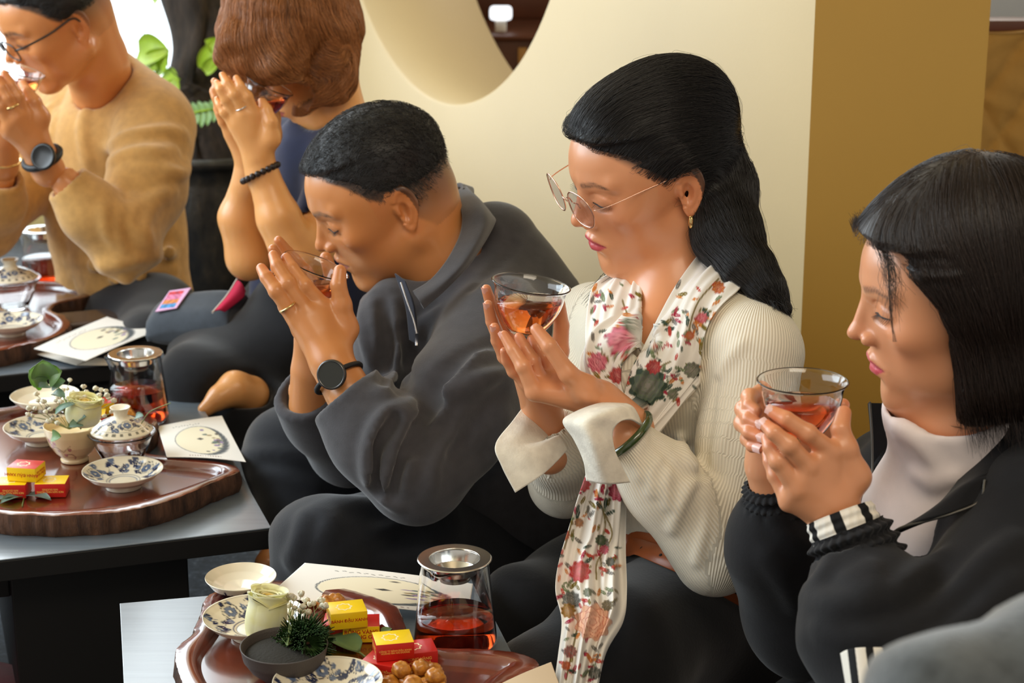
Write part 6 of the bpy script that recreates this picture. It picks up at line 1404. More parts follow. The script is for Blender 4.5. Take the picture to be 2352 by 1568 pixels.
    lo, hi = bb([*rl, *rs_, *ll, *ls, *sd, W(1230, 1240, 2.62)], .16); lo[2] = .004
    cloth_mesh('trousers', pf, lo, hi, .0062, m_cloth('black_denim', srgb(30, 32, 38), .85, 600, .3), Pn)
    V, Fq = core_part(T, [(la + lf[1:], [.040, .040, .040, .034, .026]), (ra + rf[1:], [.038, .038, .038, .032, .024]), ([(LS + RS) / 2, neck[-1], neck[1]], [.07, .05, .045])], shrink=.025); items.append((V, Fq, np.tile(skin, (len(V), 1)))); joined('body', items, M_SKIN, Pn)
    tl = np.array([[math.cos(.36), 0, math.sin(.36)], [0, 1, 0], [-math.sin(.36), 0, math.cos(.36)]])
    tea_cup(W(692, 700, 2.385), .0430, 'glass cup tilted at the lips of the man in the charcoal sweater', tilt=rot3(0, 22, 0), level=.42, tea=M_TEA)
man_grey()

# ================================================================ the woman in the black jacket
def woman_black():
    Pn = person('woman in a black zip jacket and white turtleneck holding a tea cup', W(2200, 1500, 2.0) * np.array([1, 1, 0]))
    A = lambda *q: [W(*x) for x in q]
    Hd = Head(2222, 690, 1.83, 178, 13, -5, nose=1.15, bridge=.004, eyeopen=.8, face=1.0, lipfull=1.0)
    skin = np.array(srgb(226, 156, 112))
    neck = [Hd.wor((-.028, 0, -.02)), W(2185, 980, 1.88), W(2230, 1090, 1.92)]
    hf_ = lambda P: smin(Hd.sdf(P), chain(P, neck, [.052, .050, .055], .02), .018)
    lo, hi = bb([Hd.O - .13, Hd.O + .14], .02); V, Fq = surf(hf_, lo, hi, .0018); C = Hd.color(V, skin, srgb(206, 74, 96), srgb(112, 80, 66))
    # the dark iris under the lid
    Q = Hd.loc(V.astype(f32)); e = Hd.up[4] * .5 + Hd.low[4] * .5; lowz = np.interp(np.abs(Q[:, 1]), Hd.low[:, 1], Hd.low[:, 2]); upz = np.interp(np.abs(Q[:, 1]), Hd.up[:, 1], Hd.up[:, 2]); inn = (Q[:, 2] > lowz + .0006) & (Q[:, 2] < upz - .0004) & (np.abs(np.abs(Q[:, 1]) - .0325) < .0135) & (Q[:, 0] > .07)
    C[inn] = srgb(206, 190, 180); ir = inn & (np.abs(np.abs(Q[:, 1]) - .0325) < .0058); C[ir] = (.02, .012, .01)
    items = [(V, Fq, C)]
    Lf = [A((1908, 1038, 1.785), (1855, 995, 1.770), (1806, 962, 1.768), (1774, 945, 1.775)), A((1855, 1072, 1.775), (1812, 1022, 1.762), (1778, 994, 1.762), (1759, 976, 1.770)),
          A((1832, 1122, 1.778), (1788, 1058, 1.772), (1770, 1028, 1.776), (1762, 1008, 1.784)), A((1812, 1152, 1.79), (1782, 1092, 1.795), (1768, 1060, 1.80), (1762, 1042, 1.806))]
    Lt = A((1962, 1095, 1.80), (1944, 1030, 1.79), (1930, 985, 1.790), (1938, 948, 1.798))
    it, _ = make_hand(A((1945, 1235, 1.80), (1908, 1165, 1.80)), Lf, Lt, skin, rw=.0255, r=.0084, h=.0016); items.append(it)
    Rf = [A((1750, 905, 1.90), (1722, 912, 1.875), (1722, 932, 1.855), (1738, 944, 1.845)), A((1742, 940, 1.895), (1708, 940, 1.87), (1720, 962, 1.848), (1745, 974, 1.838)), A((1748, 975, 1.89), (1706, 972, 1.865), (1722, 993, 1.843), (1748, 1004, 1.833)), A((1755, 1010, 1.885), (1718, 1008, 1.862), (1728, 1024, 1.845), (1745, 1030, 1.836))]
    Rt = A((1850, 1010, 1.92), (1900, 985, 1.905), (1925, 955, 1.89), (1936, 930, 1.88))
    it, _ = make_hand(A((1790, 1150, 1.92), (1768, 1075, 1.905)), Rf, Rt, skin * .97, rw=.0245, r=.0080, h=.0018); items.append(it)
    Hd.lash(Pn, M_LASH)
    nl = hand_nails(Lf[:2], Lt, [(-.1, -1, .5), (-.2, -1, .4), None], .0084) + hand_nails(Rf[1:], Rt, [(-.1, -1, .4), (-.1, -1, .3), (-.1, -1, .3), None], .0082)
    M_NAIL = mat_plain('nail_pale', srgb(240, 196, 186), .15)
    for V, Fs in nl: mesh_np('nail', V, Fs, M_NAIL, Pn)
    # bob
    xl = [.030, .032, .030, .030, .038, .050, .060, .064, .068, .2]; zl = [-.12, -.08, -.04, .0, .030, .050, .066, .078, .086, .100]
    def bob(P):
        Q = Hd.loc(P); Y = np.abs(Q[:, 1]); ln = np.interp(Q[:, 2], zl, xl).astype(f32) - .010 * np.clip((Y - .03) / .04, 0, 1) * (Q[:, 2] > .07)
        t = .012 * np.clip((ln - Q[:, 0]) / .04, 0, 1) ** .6
        d = Hd.skull(Q) - t - .002; d = smin(d, ell(Q, (-.018, 0, .020), (.100, .095, .120)), .03); d = smin(d, ell(Q, (-.014, 0, -.064), (.086, .093, .066)), .03)
        Qs = np.stack([Q[:, 0], Y, Q[:, 2]], 1); inner = ell(Qs, (.07, .0, -.045), (.070, .070, .085)); d = smax(d, -inner, .010)
        d = smax(d, (Q[:, 0] - ln) * .85, .010); d = smax(d, -(Q[:, 2] + .098 + .02 * np.clip(Q[:, 0] * 10, -1, 1) * 0), .006); d = smax(d, -(Hd.skull(Q) + .015), .003); return d
    G_ = [[Hd.wor(q) for q in g] for g in ([(.0, .02, .145), (.02, .07, .11), (.012, .092, .05), (.006, .095, -.02), (.004, .088, -.10)], [(-.05, .03, .14), (-.05, .08, .10), (-.045, .10, .03), (-.04, .098, -.10)], [(-.09, .02, .10), (-.11, .05, .04), (-.10, .06, -.10)],
           [(.05, .01, .125), (.075, .035, .09), (.062, .066, .050), (.045, .078, .0), (.036, .080, -.07)], [(0, -.02, .145), (.03, -.07, .10), (.03, -.085, .03), (.02, -.085, -.08)], [(-.09, -.02, .10), (-.11, -.05, .04), (-.10, -.06, -.10)], [(.03, .0, .135), (.085, -.02, .09), (.075, -.055, .06)])]
    ho, S = hair(Pn, bob, Hd.O - .17, Hd.O + .18, G_, 15000, .10, M_HAIRDB, M_HAIRD, h=.0032, seed=7, steps=14, lift=.0035, jitter=.07, r0=.00018, keep=lambda V: Hd.loc(V)[:, 0] < .068)
    rf_ = np.random.default_rng(22); Rv = surf(bob, Hd.O - .17, Hd.O + .18, .006)[0]; Ra = Rv[rf_.integers(0, len(Rv), 240)]; strands('flyaway_hair', comb(bob, Ra, guides_flow(G_), 14, .008, .007, rf_, .16), .00012, M_HAIRD, ho)
    Rb = Rv[Hd.loc(Rv.astype(f32))[:, 2] < -.080]; Rb = Rb[rf_.integers(0, len(Rb), 2600)] + rf_.normal(0, .002, (2600, 3)); dn = Hd.M @ np.array([.0, 0, -1.0]); L = rf_.uniform(.012, .040, (2600, 1)); jt = rf_.normal(0, .12, (2600, 3)); strands('hair_ends', np.stack([Rb, Rb + (dn + jt * .5) * L * .5, Rb + (dn + jt) * L], 1), .00022, M_HAIRD, ho)
    rn = np.random.default_rng(8); n = 70
    g = [smoothline(A((2010 + rn.normal(0, 6), 545, 1.78), (2030 + rn.normal(0, 8), 580, 1.76), (2048 + rn.normal(0, 12), 640 + rn.normal(0, 20), 1.748), (2052 + rn.normal(0, 16), 700 + rn.normal(0, 26), 1.745)), 12) for _ in range(n)]
    g += [smoothline(A((2036, 560, 1.775), (2042 + rn.normal(0, 2), 640, 1.748), (2046 + rn.normal(0, 2), 720, 1.742), (2054 + rn.normal(0, 3), 785, 1.742)), 12) for _ in range(14)]
    n = 500; a = rn.uniform(0, 1, n); 
    for k in range(n):
        x0 = 2060 + 90 * a[k]; g.append(smoothline(A((x0, 560 + 60 * a[k], 1.83), (x0 + 22, 700, 1.805), (x0 + 30 - 10 * a[k], 830, 1.81), (x0 + 40 + rn.normal(0, 8), 950 + 20 * a[k], 1.82)), 12) + rn.normal(0, .0015, 3))
    strands('loose_strands', np.array(g[:84]), .00022, M_HAIRD, ho)
    # turtleneck
    M_TUR = m_cloth('white_jersey', srgb(240, 226, 222), .7, 900, .1, .1, .03)
    tn = [W(2172, 942, 1.87), W(2205, 1060, 1.90), W(2200, 1160, 1.93)]
    def tur(P):
        Q = P; d = chain(P, tn, [.063, .064, .078], .02); d = smin(d, ell(P, W(2170, 1190, 1.93), (.085, .085, .08)), .03); up = np.array(tn[0]) - np.array(tn[1]); up /= np.linalg.norm(up); up = up + np.array([.25, 0, .0]); up /= np.linalg.norm(up)
        d = smax(d, (P - A3(tn[0] + up * .008)) @ A3(up), .006); return smax(d, -rc(P, tn[0] - up * .01, tn[0] + up * .1, .056, .060), .004)
    lo, hi = bb(tn, .13); fl = folds(tur, [([(2065, 985), (2110, 1020), (2150, 1075), (2145, 1110)], .008, .004), ([(2110, 1090), (2150, 1100), (2190, 1095)], .006, .004)])
    cloth_mesh('turtleneck', lambda P: add_folds(tur(P), P, fl, .014), lo, hi, .0034, M_TUR, Pn)['label'] = 'white turtleneck collar'
    # jacket
    M_JK = m_cloth('black_jacket', srgb(22, 22, 25), .8, 420, .25, .12)
    LS, RS, HP = W(2400, 1200, 1.83), W(2080, 1110, 2.12), W(2300, 1640, 2.0)
    T = torso_fn(LS, RS, HP, rs=.06, rch=.12, rw=.125, rhip=.13, flat=.95, half=.05)
    la = A((2390, 1240, 1.82), (2300, 1450, 1.76), (2150, 1640, 1.70)); lf = A((2110, 1640, 1.71), (2010, 1440, 1.755), (1965, 1300, 1.785)); ra = A((2060, 1150, 2.12), (1900, 1380, 2.05), (1850, 1420, 2.02)); rf = A((1850, 1420, 2.02), (1795, 1250, 1.96), (1775, 1150, 1.92))
    def jk0(P):
        d = T(P); d = smin(d, rc(P, W(2330, 1060, 1.98), W(2400, 1150, 1.90), .06, .07), .05)
        d = smin(d, smin(sleeve(P, la, [.085, .085, .075]), sleeve(P, lf, [.075, .068, .042]), .02), .025); return smin(d, smin(sleeve(P, ra, [.08, .07, .062]), sleeve(P, rf, [.064, .056, .030]), .02), .025)
    fl = folds(jk0, [([(1900, 1290), (1880, 1330), (1855, 1350)], .010, .006), ([(1960, 1330), (1990, 1360), (2040, 1370)], .010, .007), ([(1850, 1370), (1930, 1390), (2030, 1380)], .012, .008), ([(1895, 1450), (1960, 1470), (2060, 1450)], .012, .006), ([(2050, 1370), (2090, 1330), (2160, 1280)], .010, .008), ([(2090, 1440), (2170, 1390), (2260, 1300), (2330, 1240)], .014, .010), ([(2130, 1500), (2220, 1430), (2320, 1340)], .014, .010), ([(1790, 1190), (1810, 1230), (1850, 1250)], .008, .005), ([(1770, 1280), (1800, 1330), (1830, 1400)], .010, .005), ([(2000, 1300), (2010, 1340), (1990, 1390)], .008, .005)])
    def jk(P):
        d = add_folds(jk0(P), P, fl, .012) + wob(P, .0020, 26, 5)
        d = smax(d, -chain(P, [W(2150, 985, 1.92), W(2170, 1100, 1.91), W(2110, 1230, 1.86)], [.078, .074, .020]), .006); d = smax(d, -rc(P, W(1975, 1330, 1.785), W(1935, 1210, 1.79), .034, .040), .004); return smax(d, -rc(P, W(1790, 1180, 1.93), W(1765, 1080, 1.91), .030, .034), .004)
    lo, hi = bb([LS, RS, HP, *la, *lf, *ra, *rf], .14); lo[2] = max(lo[2], .12)
    jo = cloth_mesh('jacket', jk, lo, hi, .0047, M_JK, Pn); jo['label'] = 'black zip-up jacket'
    # standing collar flaps with zip
    lofted('collar', A((2000, 925, 1.99), (2006, 1000, 1.985), (2006, 1080, 1.98), (2004, 1185, 1.96)), A((2090, 935, 2.04), (2085, 1010, 2.02), (2070, 1090, 1.99), (2050, 1200, 1.94)), M_JK, jo, n=(50, 30), thick=.004, bulge=.008)
    lofted('collar', A((2275, 975, 1.87), (2215, 1080, 1.835), (2150, 1160, 1.81), (2060, 1215, 1.80)), A((2360, 960, 1.85), (2330, 1060, 1.82), (2262, 1100, 1.80), (2250, 1150, 1.79)), M_JK, jo, n=(60, 40), thick=.005, bulge=.004, mids=[A((2310, 960, 1.85), (2270, 1075, 1.815), (2205, 1130, 1.795), (2150, 1190, 1.785))])
    def zipper(pts, nm='zipper'):
        z = smoothline(pts, 90); V, Fs = join_np([sphere_np(p, .0011, 5, 4) for p in z[::1]] + [tube_np(z, .0016, seg=6)]); o_ = mesh_np(nm, V, Fs, mat_plain('dark_zip', (.09, .085, .075), .35, .6), jo); o_['kind'] = 'stuff'
    zipper(A((1998, 924, 1.985), (2003, 1000, 1.98), (2004, 1080, 1.975), (2003, 1185, 1.955))); zipper(A((2262, 1102, 1.796), (2250, 1150, 1.786), (2190, 1178, 1.783), (2130, 1195, 1.788), (2062, 1216, 1.797), (2035, 1250, 1.81)))
    # elastic cuff with gathers and the striped shirt cuff
    def cuff_ring(p0, p1, r0_, r1_, mat, nm, ga=0, nring=40, seg=160, colf=None, parent=jo, flat=1.0):
        p0, p1 = np.array(p0), np.array(p1); B_ = basis(p1 - p0, (0, 1, 0)); th = np.arange(seg) / seg * 2 * math.pi; t = np.linspace(0, 1, nring); rows = []
        for u in t:
            c = p0 + (p1 - p0) * u; r_ = (r0_ + (r1_ - r0_) * u) * (1 + ga * np.sin(th * 26 + 2 * np.sin(u * 5)) * .5) + ga * .05 * math.sin(u * 18); rows.append(c + (B_[:, 1] * np.cos(th)[:, None] + B_[:, 2] * np.sin(th)[:, None] * flat) * r_[:, None])
        X = np.array(rows); C_ = None
        inn = [p0 + (p1 - p0) * u + (B_[:, 1] * np.cos(th)[:, None] + B_[:, 2] * np.sin(th)[:, None] * flat) * ((r0_ + (r1_ - r0_) * u) * .93) for u in t[::-1]]; X = np.concatenate([X, np.array(inn)]); V = X.reshape(-1, 3)
        if colf is not None: C_ = colf(np.tile(th, len(X)))
        return mesh_np(nm, V, outward(V, grid_faces(len(X), seg, True, True)), mat, parent, col=C_)
    cuff_ring(W(1980, 1300, 1.785), W(1945, 1215, 1.79), .0430, .0385, M_JK, 'cuff', ga=.07)
    st = lambda th: np.where((np.sin(th * 7 + 1.0) > .45)[:, None], np.array([[.012, .012, .013]]), np.array([srgb(240, 234, 222)]))
    M_ST = mat_vcol('striped_rib', rough=.8, spec=.2, bump=.3, bscale=500)
    cuff_ring(W(1950, 1235, 1.79), W(1927, 1178, 1.795), .0355, .0335, M_ST, 'striped_cuff', ga=.015, colf=st, parent=Pn, seg=280)
    cuff_ring(W(1792, 1160, 1.925), W(1774, 1100, 1.91), .0330, .0290, M_JK, 'cuff', ga=.08)
    def stc(V):
        px, _, _ = proj(V); u = (px - 1928 - (proj(V)[1] - 1490) * .12) / 100; return np.where(((u > .18) & (u < .36) | (u > .60) & (u < .78))[:, None], np.array([[.012, .012, .013]]), np.array([srgb(238, 232, 220)]))
    lofted('striped_hem', A((1930, 1500, 1.62), (1940, 1560, 1.61), (1955, 1640, 1.60)), A((2024, 1486, 1.60), (2034, 1560, 1.59), (2050, 1640, 1.58)), M_ST, Pn, n=(40, 160), thick=.004, bulge=.012, colf=stc)
    V, Fq = core_part(T, [(la + lf[1:], [.040, .040, .040, .034, .026]), (ra + rf[1:], [.038, .038, .038, .032, .024]), ([(LS + RS) / 2, neck[-1], neck[1]], [.07, .05, .045])], shrink=.025); items.append((V, Fq, np.tile(skin, (len(V), 1)))); joined('body', items, M_SKIN, Pn)
    # legs below
    lg = A((2300, 1700, 2.0), (2050, 1800, 1.9)); lo, hi = bb(lg, .14); lo[2] = .004
    cloth_mesh('trousers', lambda P: smax(smin(rc(P, W(2350, 1640, 1.95), W(2280, 1640, 2.1), .14, .13), chain(P, [W(2300, 1650, 2.0), W(2060, 1700, 1.98), W(1900, 1720, 2.05)], [.12, .10, .09], .02), .04), .006 - P[:, 2], .01), np.minimum(lo, W(1900, 1720, 2.05) - .13) * [1, 1, 0] + [0, 0, .004], hi + .15, .007, M_JK, Pn)
    tea_cup(W(1838, 1002, 1.838), .0440, 'glass cup of dark tea held by the woman in the black jacket', level=.55, tea=M_TEAD)
woman_black()
# ================================================================ the woman with copper hair
def woman_copper():
    Pn = person('woman with a copper bob and navy top bowing over a tea cup', W(600, 760, 3.1) * np.array([1, 1, 0]))
    A = lambda *q: [W(*x) for x in q]
    Hd = Head(700, 112, 2.98, 192, 42, -4, face=.98); skin = np.array(srgb(232, 164, 98))
    neck = [Hd.wor((-.028, 0, -.02)), W(765, 255, 3.0), W(800, 330, 3.05)]
    V, Fq = surf(lambda P: smin(Hd.sdf(P), chain(P, neck, [.048, .046, .055], .02), .018), Hd.O - [.14, .14, .19], Hd.O + [.18, .15, .13], .0030); items = [(V, Fq, Hd.color(V, skin, srgb(180, 84, 84), srgb(60, 40, 30)))]
    Lf = [A((585, 265, 2.82), (568, 222, 2.805), (552, 198, 2.80), (543, 180, 2.805)), A((562, 262, 2.815), (538, 216, 2.80), (522, 190, 2.80), (511, 172, 2.805)), A((545, 272, 2.82), (520, 228, 2.805), (506, 205, 2.80), (498, 190, 2.81)), A((540, 292, 2.825), (515, 258, 2.815), (504, 240, 2.815), (498, 228, 2.82))]
    Lt = A((622, 318, 2.83), (622, 280, 2.82), (612, 252, 2.82), (602, 232, 2.825))
    fore = A((597, 378, 2.85), (640, 500, 2.86), (688, 600, 2.88), (745, 530, 2.92), (800, 470, 2.98))
    wr = A((600, 400, 2.85), (594, 366, 2.845)); fn = hand_fn(wr, [[np.array(j) for j in f] for f in Lf], [np.array(j) for j in Lt], rw=.0215, r=.0080)
    arm = lambda P: smin(fn(P), chain(P, fore, [.0215, .033, .040, .042, .046], .01), .012)
    lo, hi = bb([*fore, *[j for f in Lf for j in f]], .05); V, Fq = surf(arm, lo, hi, .0030, .003); items.append((V, Fq, hand_color(V, Lf, Lt, skin * np.array([1.05, 1.08, 1.1]))))
    Rf = [A((572, 262, 2.90), (552, 222, 2.89), (536, 196, 2.885), (528, 180, 2.88)), A((540, 268, 2.90), (512, 222, 2.885), (500, 200, 2.88), (492, 186, 2.88)), A((530, 290, 2.90), (506, 246, 2.885), (496, 225, 2.88), (488, 208, 2.88)), A((530, 310, 2.90), (512, 280, 2.89), (503, 262, 2.885), (496, 248, 2.885))]
    Rt = A((625, 310, 2.91), (630, 270, 2.91), (625, 245, 2.905), (618, 225, 2.90)); rfo = A((570, 400, 2.93), (552, 500, 2.96), (572, 590, 2.98), (650, 480, 3.10)); wr = A((574, 420, 2.93), (574, 372, 2.92)); fr = hand_fn(wr, [[np.array(j) for j in f] for f in Rf], [np.array(j) for j in Rt], rw=.0215, r=.0080)
    arm2 = lambda P: smin(fr(P), chain(P, rfo, [.0215, .034, .036, .042], .01), .012); lo, hi = bb([*rfo, *[j for f in Rf for j in f]], .05); V, Fq = surf(arm2, lo, hi, .0034, .003); items.append((V, Fq, hand_color(V, Rf, Rt, skin * .95)))
    fo = A((575, 905, 2.95), (540, 893, 2.925), (505, 912, 2.91), (472, 940, 2.90)); lo, hi = bb(fo, .05); V, Fq = surf(lambda P: chain(P, fo, [.030, .027, .018, .012], .01), lo, hi, .003); items.append((V, Fq, np.tile(skin * .95, (len(V), 1))))
    # copper bob falling over the face
    def bob(P):
        Q = Hd.loc(P); d = Hd.skull(Q) - .014
        d = smin(d, ell(P, W(668, 62, 2.98), (.104, .10, .100)), .04)
        d = smin(d, chain(P, [W(600, 20, 2.90), W(560, 110, 2.875), (W(600, 205, 2.88))], [.050, .036, .010], .03), .03)
        d = smin(d, chain(P, [W(770, 90, 2.93), W(760, 180, 2.93), W(700, 222, 2.92)], [.034, .034, .020], .02), .03)
        d = smin(d, chain(P, [W(640, 40, 2.87), W(640, 150, 2.865), (W(660, 195, 2.875))], [.05, .034, .018], .03), .03)
        q = ell(P, W(652, 222, 2.90), (.052, .08, .034)); return smax(d, -q, .012) + wob(P, .0022, 60, 2)
    G_ = [A(*g) for g in (((600, -60, 2.90), (540, 20, 2.88), (540, 110, 2.86), (585, 210, 2.86)), ((640, -60, 2.88), (590, 20, 2.86), (575, 110, 2.85), (600, 200, 2.86)), ((660, -60, 2.87), (630, 20, 2.85), (640, 110, 2.85), (690, 170, 2.86)), ((690, -60, 2.87), (700, 20, 2.85), (730, 90, 2.86), (790, 140, 2.88), (800, 120, 2.9)), ((740, -40, 2.9), (790, 40, 2.88), (812, 110, 2.9), (790, 190, 2.9), (720, 235, 2.9)), ((620, 120, 2.84), (680, 170, 2.85), (740, 180, 2.86), (790, 160, 2.88)))]
    lo, hi = bb([Hd.O - .16, Hd.O + .16, W(545, 110, 2.86)], .04)
    ho, S = hair(Pn, bob, lo, hi, G_, 11000, .10, M_HAIRRB, M_HAIRR, h=.0040, seed=9, steps=12, lift=.004, jitter=.08, r0=.00034)
    # bracelet, rings
    c = W(598, 397, 2.85); ax = W(640, 470, 2.86) - W(590, 370, 2.85); B_ = basis(ax, (0, 0, 1)); br = empty('bracelet', (0, 0, 0), parent=Pn)
    M_BEAD = mat_plain('dark_bead', srgb(38, 24, 20), .35)
    for k in range(20):
        t = k / 20 * 2 * math.pi; V, Fs = sphere_np(c + B_[:, 1] * .031 * math.cos(t) + B_[:, 2] * .029 * math.sin(t), .0052, 12, 8); mesh_np('bead', V, Fs, M_BEAD, br)
    for f, u in ((Lf[1], .35),):
        a, b = np.array(f[0]), np.array(f[1]); cc = a + (b - a) * u; Bs = basis(b - a, (0, 0, 1)); th = np.linspace(0, 2 * math.pi, 33)[:-1]; tube('ring', [cc + Bs[:, 1] * .0098 * math.cos(t) + Bs[:, 2] * .0098 * math.sin(t) for t in th], .0012, mat_plain('silver', (.8, .8, .8), .2, 1.0), Pn, closed=True, seg=8)
    # navy top
    LS, RS, HP = W(815, 360, 2.98), W(665, 330, 3.20), W(730, 690, 3.12)
    T = torso_fn(LS, RS, HP, rs=.055, rch=.105, rw=.09, rhip=.11, flat=.9, half=.045); sl = A((800, 400, 2.97), (755, 500, 2.935)); sr = A((668, 350, 3.19), (650, 450, 3.12))
    def tp(P):
        d = smin(T(P), chain(P, sl, [.062, .056]), .03); d = smin(d, chain(P, sr, [.060, .056]), .03); d = d + wob(P, .004, 34, 4); d = smax(d, -chain(P, neck, [.052, .054, .062]), .008); return smax(d, -chain(P, fore[2:], [.040, .046, .040]), .004)
    lo, hi = bb([LS, RS, HP, *sl, *sr], .14); cloth_mesh('top', tp, lo, hi, .006, m_cloth('navy_linen', srgb(30, 38, 66), .85, 500, .3), Pn)['label'] = 'navy short-sleeved top'
    V, Fs = box_np((-.022, -.001, -.005), (.022, .001, .005), .0006); B_ = basis((0, -1, .1), (0, 0, 1)); X, hit, _ = raymarch(tp, [703], [472]); o = mesh_np('sleeve_tab', V + 0, Fs, mat_plain('cream_tab', srgb(206, 198, 180), .6), Pn); o.location = tuple(W(705, 473, 2.90) - parent_origin(Pn)); o.rotation_euler = (0, math.radians(8), 0)
    V, Fq = core_part(T, [(sl, [.038, .036]), (sr, [.036, .034]), ([(LS + RS) / 2, neck[-1], neck[1]], [.055, .045, .04])], shrink=.022); items.append((V, Fq, np.tile(skin, (len(V), 1)))); joined('body', items, M_SKIN, Pn)
    # lap and legs
    l1 = A((720, 760, 3.10), (575, 850, 3.05), (455, 880, 2.99)); l2 = A((455, 880, 2.99), (560, 945, 2.98), (650, 975, 2.98)); l3 = A((700, 740, 3.3), (560, 780, 3.22), (480, 830, 3.10)); l4 = A((480, 830, 3.10), (480, 880, 3.0))
    def pn(P):
        d = rc(P, W(770, 740, 3.12), W(700, 740, 3.28), .12, .12); d = smin(d, chain(P, l1, [.115, .082, .058], .02), .04); d = smin(d, chain(P, l2, [.058, .058, .06], .02), .03); d = smin(d, chain(P, l3, [.09, .06, .05], .02), .03); d = smin(d, chain(P, l4, [.07, .06]), .03)
        d = smax(d, -chain(P, fo, [.034, .03, .03, .03]), .01); return smax(d + wob(P, .0045, 26, 6), .006 - P[:, 2], .01)
    lo, hi = bb([*l1, *l2, *l3, *l4, W(760, 740, 3.0)], .15); lo[2] = .004; cloth_mesh('trousers', pn, lo, hi, .0080, m_cloth('black_cotton', srgb(22, 22, 25), .9, 400, .05), Pn)
    tea_cup(W(590, 262, 2.86), .038, 'tea cup at the lips of the woman with the copper bob', tilt=rot3(0, 25, 0), level=.45)
woman_copper()

# ================================================================ the man in the tan sweater
def man_tan():
    Pn = person('man in a tan V-neck sweater and glasses sipping tea at the far end', W(290, 700, 3.55) * np.array([1, 1, 0]))
    A = lambda *q: [W(*x) for x in q]
    Hd = Head(138, 46, 3.28, 209, 30, -11, male=True, face=1.12, nose=1.1, lipfull=1.0); skin = np.array(srgb(214, 140, 82))
    neck = [Hd.wor((-.035, 0, -.01)), W(218, 140, 3.36), W(235, 195, 3.42)]
    V, Fq = surf(lambda P: smin(Hd.sdf(P), chain(P, neck, [.060, .056, .060], .02), .02), Hd.O - [.14, .14, .19], Hd.O + [.20, .20, .13], .0029)
    xl = [-.045, -.030, -.008, .006, .012, .030, .042, .052, .064, .070, .2]; zl = [-.09, -.04, -.012, .0, .022, .040, .058, .070, .080, .090, .100]
    def hm(Q):
        ln = np.interp(Q[:, 2], zl, xl); s = np.clip((ln - Q[:, 0]) / .006, 0, 1); fade = np.clip((Q[:, 2] + .02) / .06, 0, 1); ear = np.sqrt((Q[:, 0] / .020) ** 2 + ((Q[:, 2] - .004) / .034) ** 2) > 1; return s * (.2 + .8 * fade) * (Q[:, 2] > -.04) * (ear | (np.abs(Q[:, 1]) < .066)) * .9
    items = [(V, Fq, Hd.color(V, skin, srgb(150, 80, 68), srgb(36, 26, 22), hairmask=hm, haircol=(.03, .022, .018)))]
    Lf = [A((55, 262, 3.08), (42, 222, 3.065), (26, 195, 3.06), (10, 170, 3.06)), A((38, 270, 3.07), (18, 225, 3.055), (5, 200, 3.05), (-6, 180, 3.05)), A((24, 285, 3.07), (2, 245, 3.055), (-8, 225, 3.05), (-18, 205, 3.05)), A((18, 305, 3.08), (-8, 275, 3.07), (-18, 260, 3.07), (-26, 245, 3.07))]
    Lt = A((90, 270, 3.10), (78, 235, 3.09), (62, 212, 3.09), (52, 195, 3.10))
    it, _ = make_hand(A((110, 390, 3.14), (82, 335, 3.11)), Lf, Lt, skin, rw=.027, r=.0095, h=.0026); items.append(it)
    Rf = [A((10, 240, 3.2), (0, 205, 3.19), (-8, 190, 3.19), (-15, 175, 3.19)), A((0, 250, 3.2), (-15, 215, 3.19), (-22, 200, 3.19), (-30, 185, 3.19)), A((-10, 262, 3.2), (-30, 232, 3.19), (-38, 215, 3.19), (-45, 200, 3.19)), A((-18, 280, 3.2), (-38, 255, 3.19), (-45, 240, 3.19), (-52, 228, 3.19))]
    Rt = A((62, 262, 3.2), (60, 230, 3.19), (52, 205, 3.18), (45, 190, 3.18)); it, _ = make_hand(A((5, 380, 3.24), (8, 330, 3.22)), Rf, Rt, skin * .9, rw=.027, r=.0095, h=.003); items.append(it)
    Hd.lash(Pn, M_LASH)
    cap = cap_fn(Hd, .007, xl, zl, .05, extra=lambda d, Q: smax(d, (.024 - Q[:, 2]) * .9, .01))
    G_ = [[Hd.wor(q) for q in g] for g in ([(-.09, 0, .03), (-.06, 0, .11), (0, 0, .14), (.05, 0, .12), (.085, 0, .08)], [(-.08, .05, .02), (-.05, .06, .09), (.01, .06, .11), (.06, .04, .09)])]
    hair(Pn, cap, Hd.O - .15, Hd.O + .17, G_, 4000, .014, M_HAIRBASE, M_HAIRB, h=.0042, seed=3, steps=5, lift=.003, jitter=.4, r0=.0004, keep=lambda V: np.interp(Hd.loc(V)[:, 2], zl, xl) - Hd.loc(V)[:, 0] > .012)
    gl = empty('glasses', (0, 0, 0), parent=Pn); M_BF = mat_plain('black_frame', (.015, .014, .014), .3)
    for sg in (1, -1):
        t = np.linspace(0, 2 * math.pi, 33)[:-1]; y = sg * .034 + .026 * np.sign(np.cos(t)) * np.abs(np.cos(t)) ** .6; z = .018 + .017 * np.sign(np.sin(t)) * np.abs(np.sin(t)) ** .6; tube('frame', Hd.wor(np.stack([.110 - .06 * (np.abs(y) / .06) ** 2 * .1, y, z], 1)), .0014, M_BF, gl, closed=True, seg=8)
        tube('temple', Hd.wor([(.106, sg * .060, .026), (.09, sg * .070, .026), (.04, sg * .077, .024), (-.002, sg * .079, .026), (-.014, sg * .077, .012)]), .0018, M_BF, gl, n=18, seg=8)
    tube('bridge', Hd.wor([(.112, .009, .024), (.115, 0, .028), (.112, -.009, .024)]), .0014, M_BF, gl, n=8)
    # sweater
    LS, RS, HP = W(362, 285, 3.40), W(120, 250, 3.66), W(290, 720, 3.58)
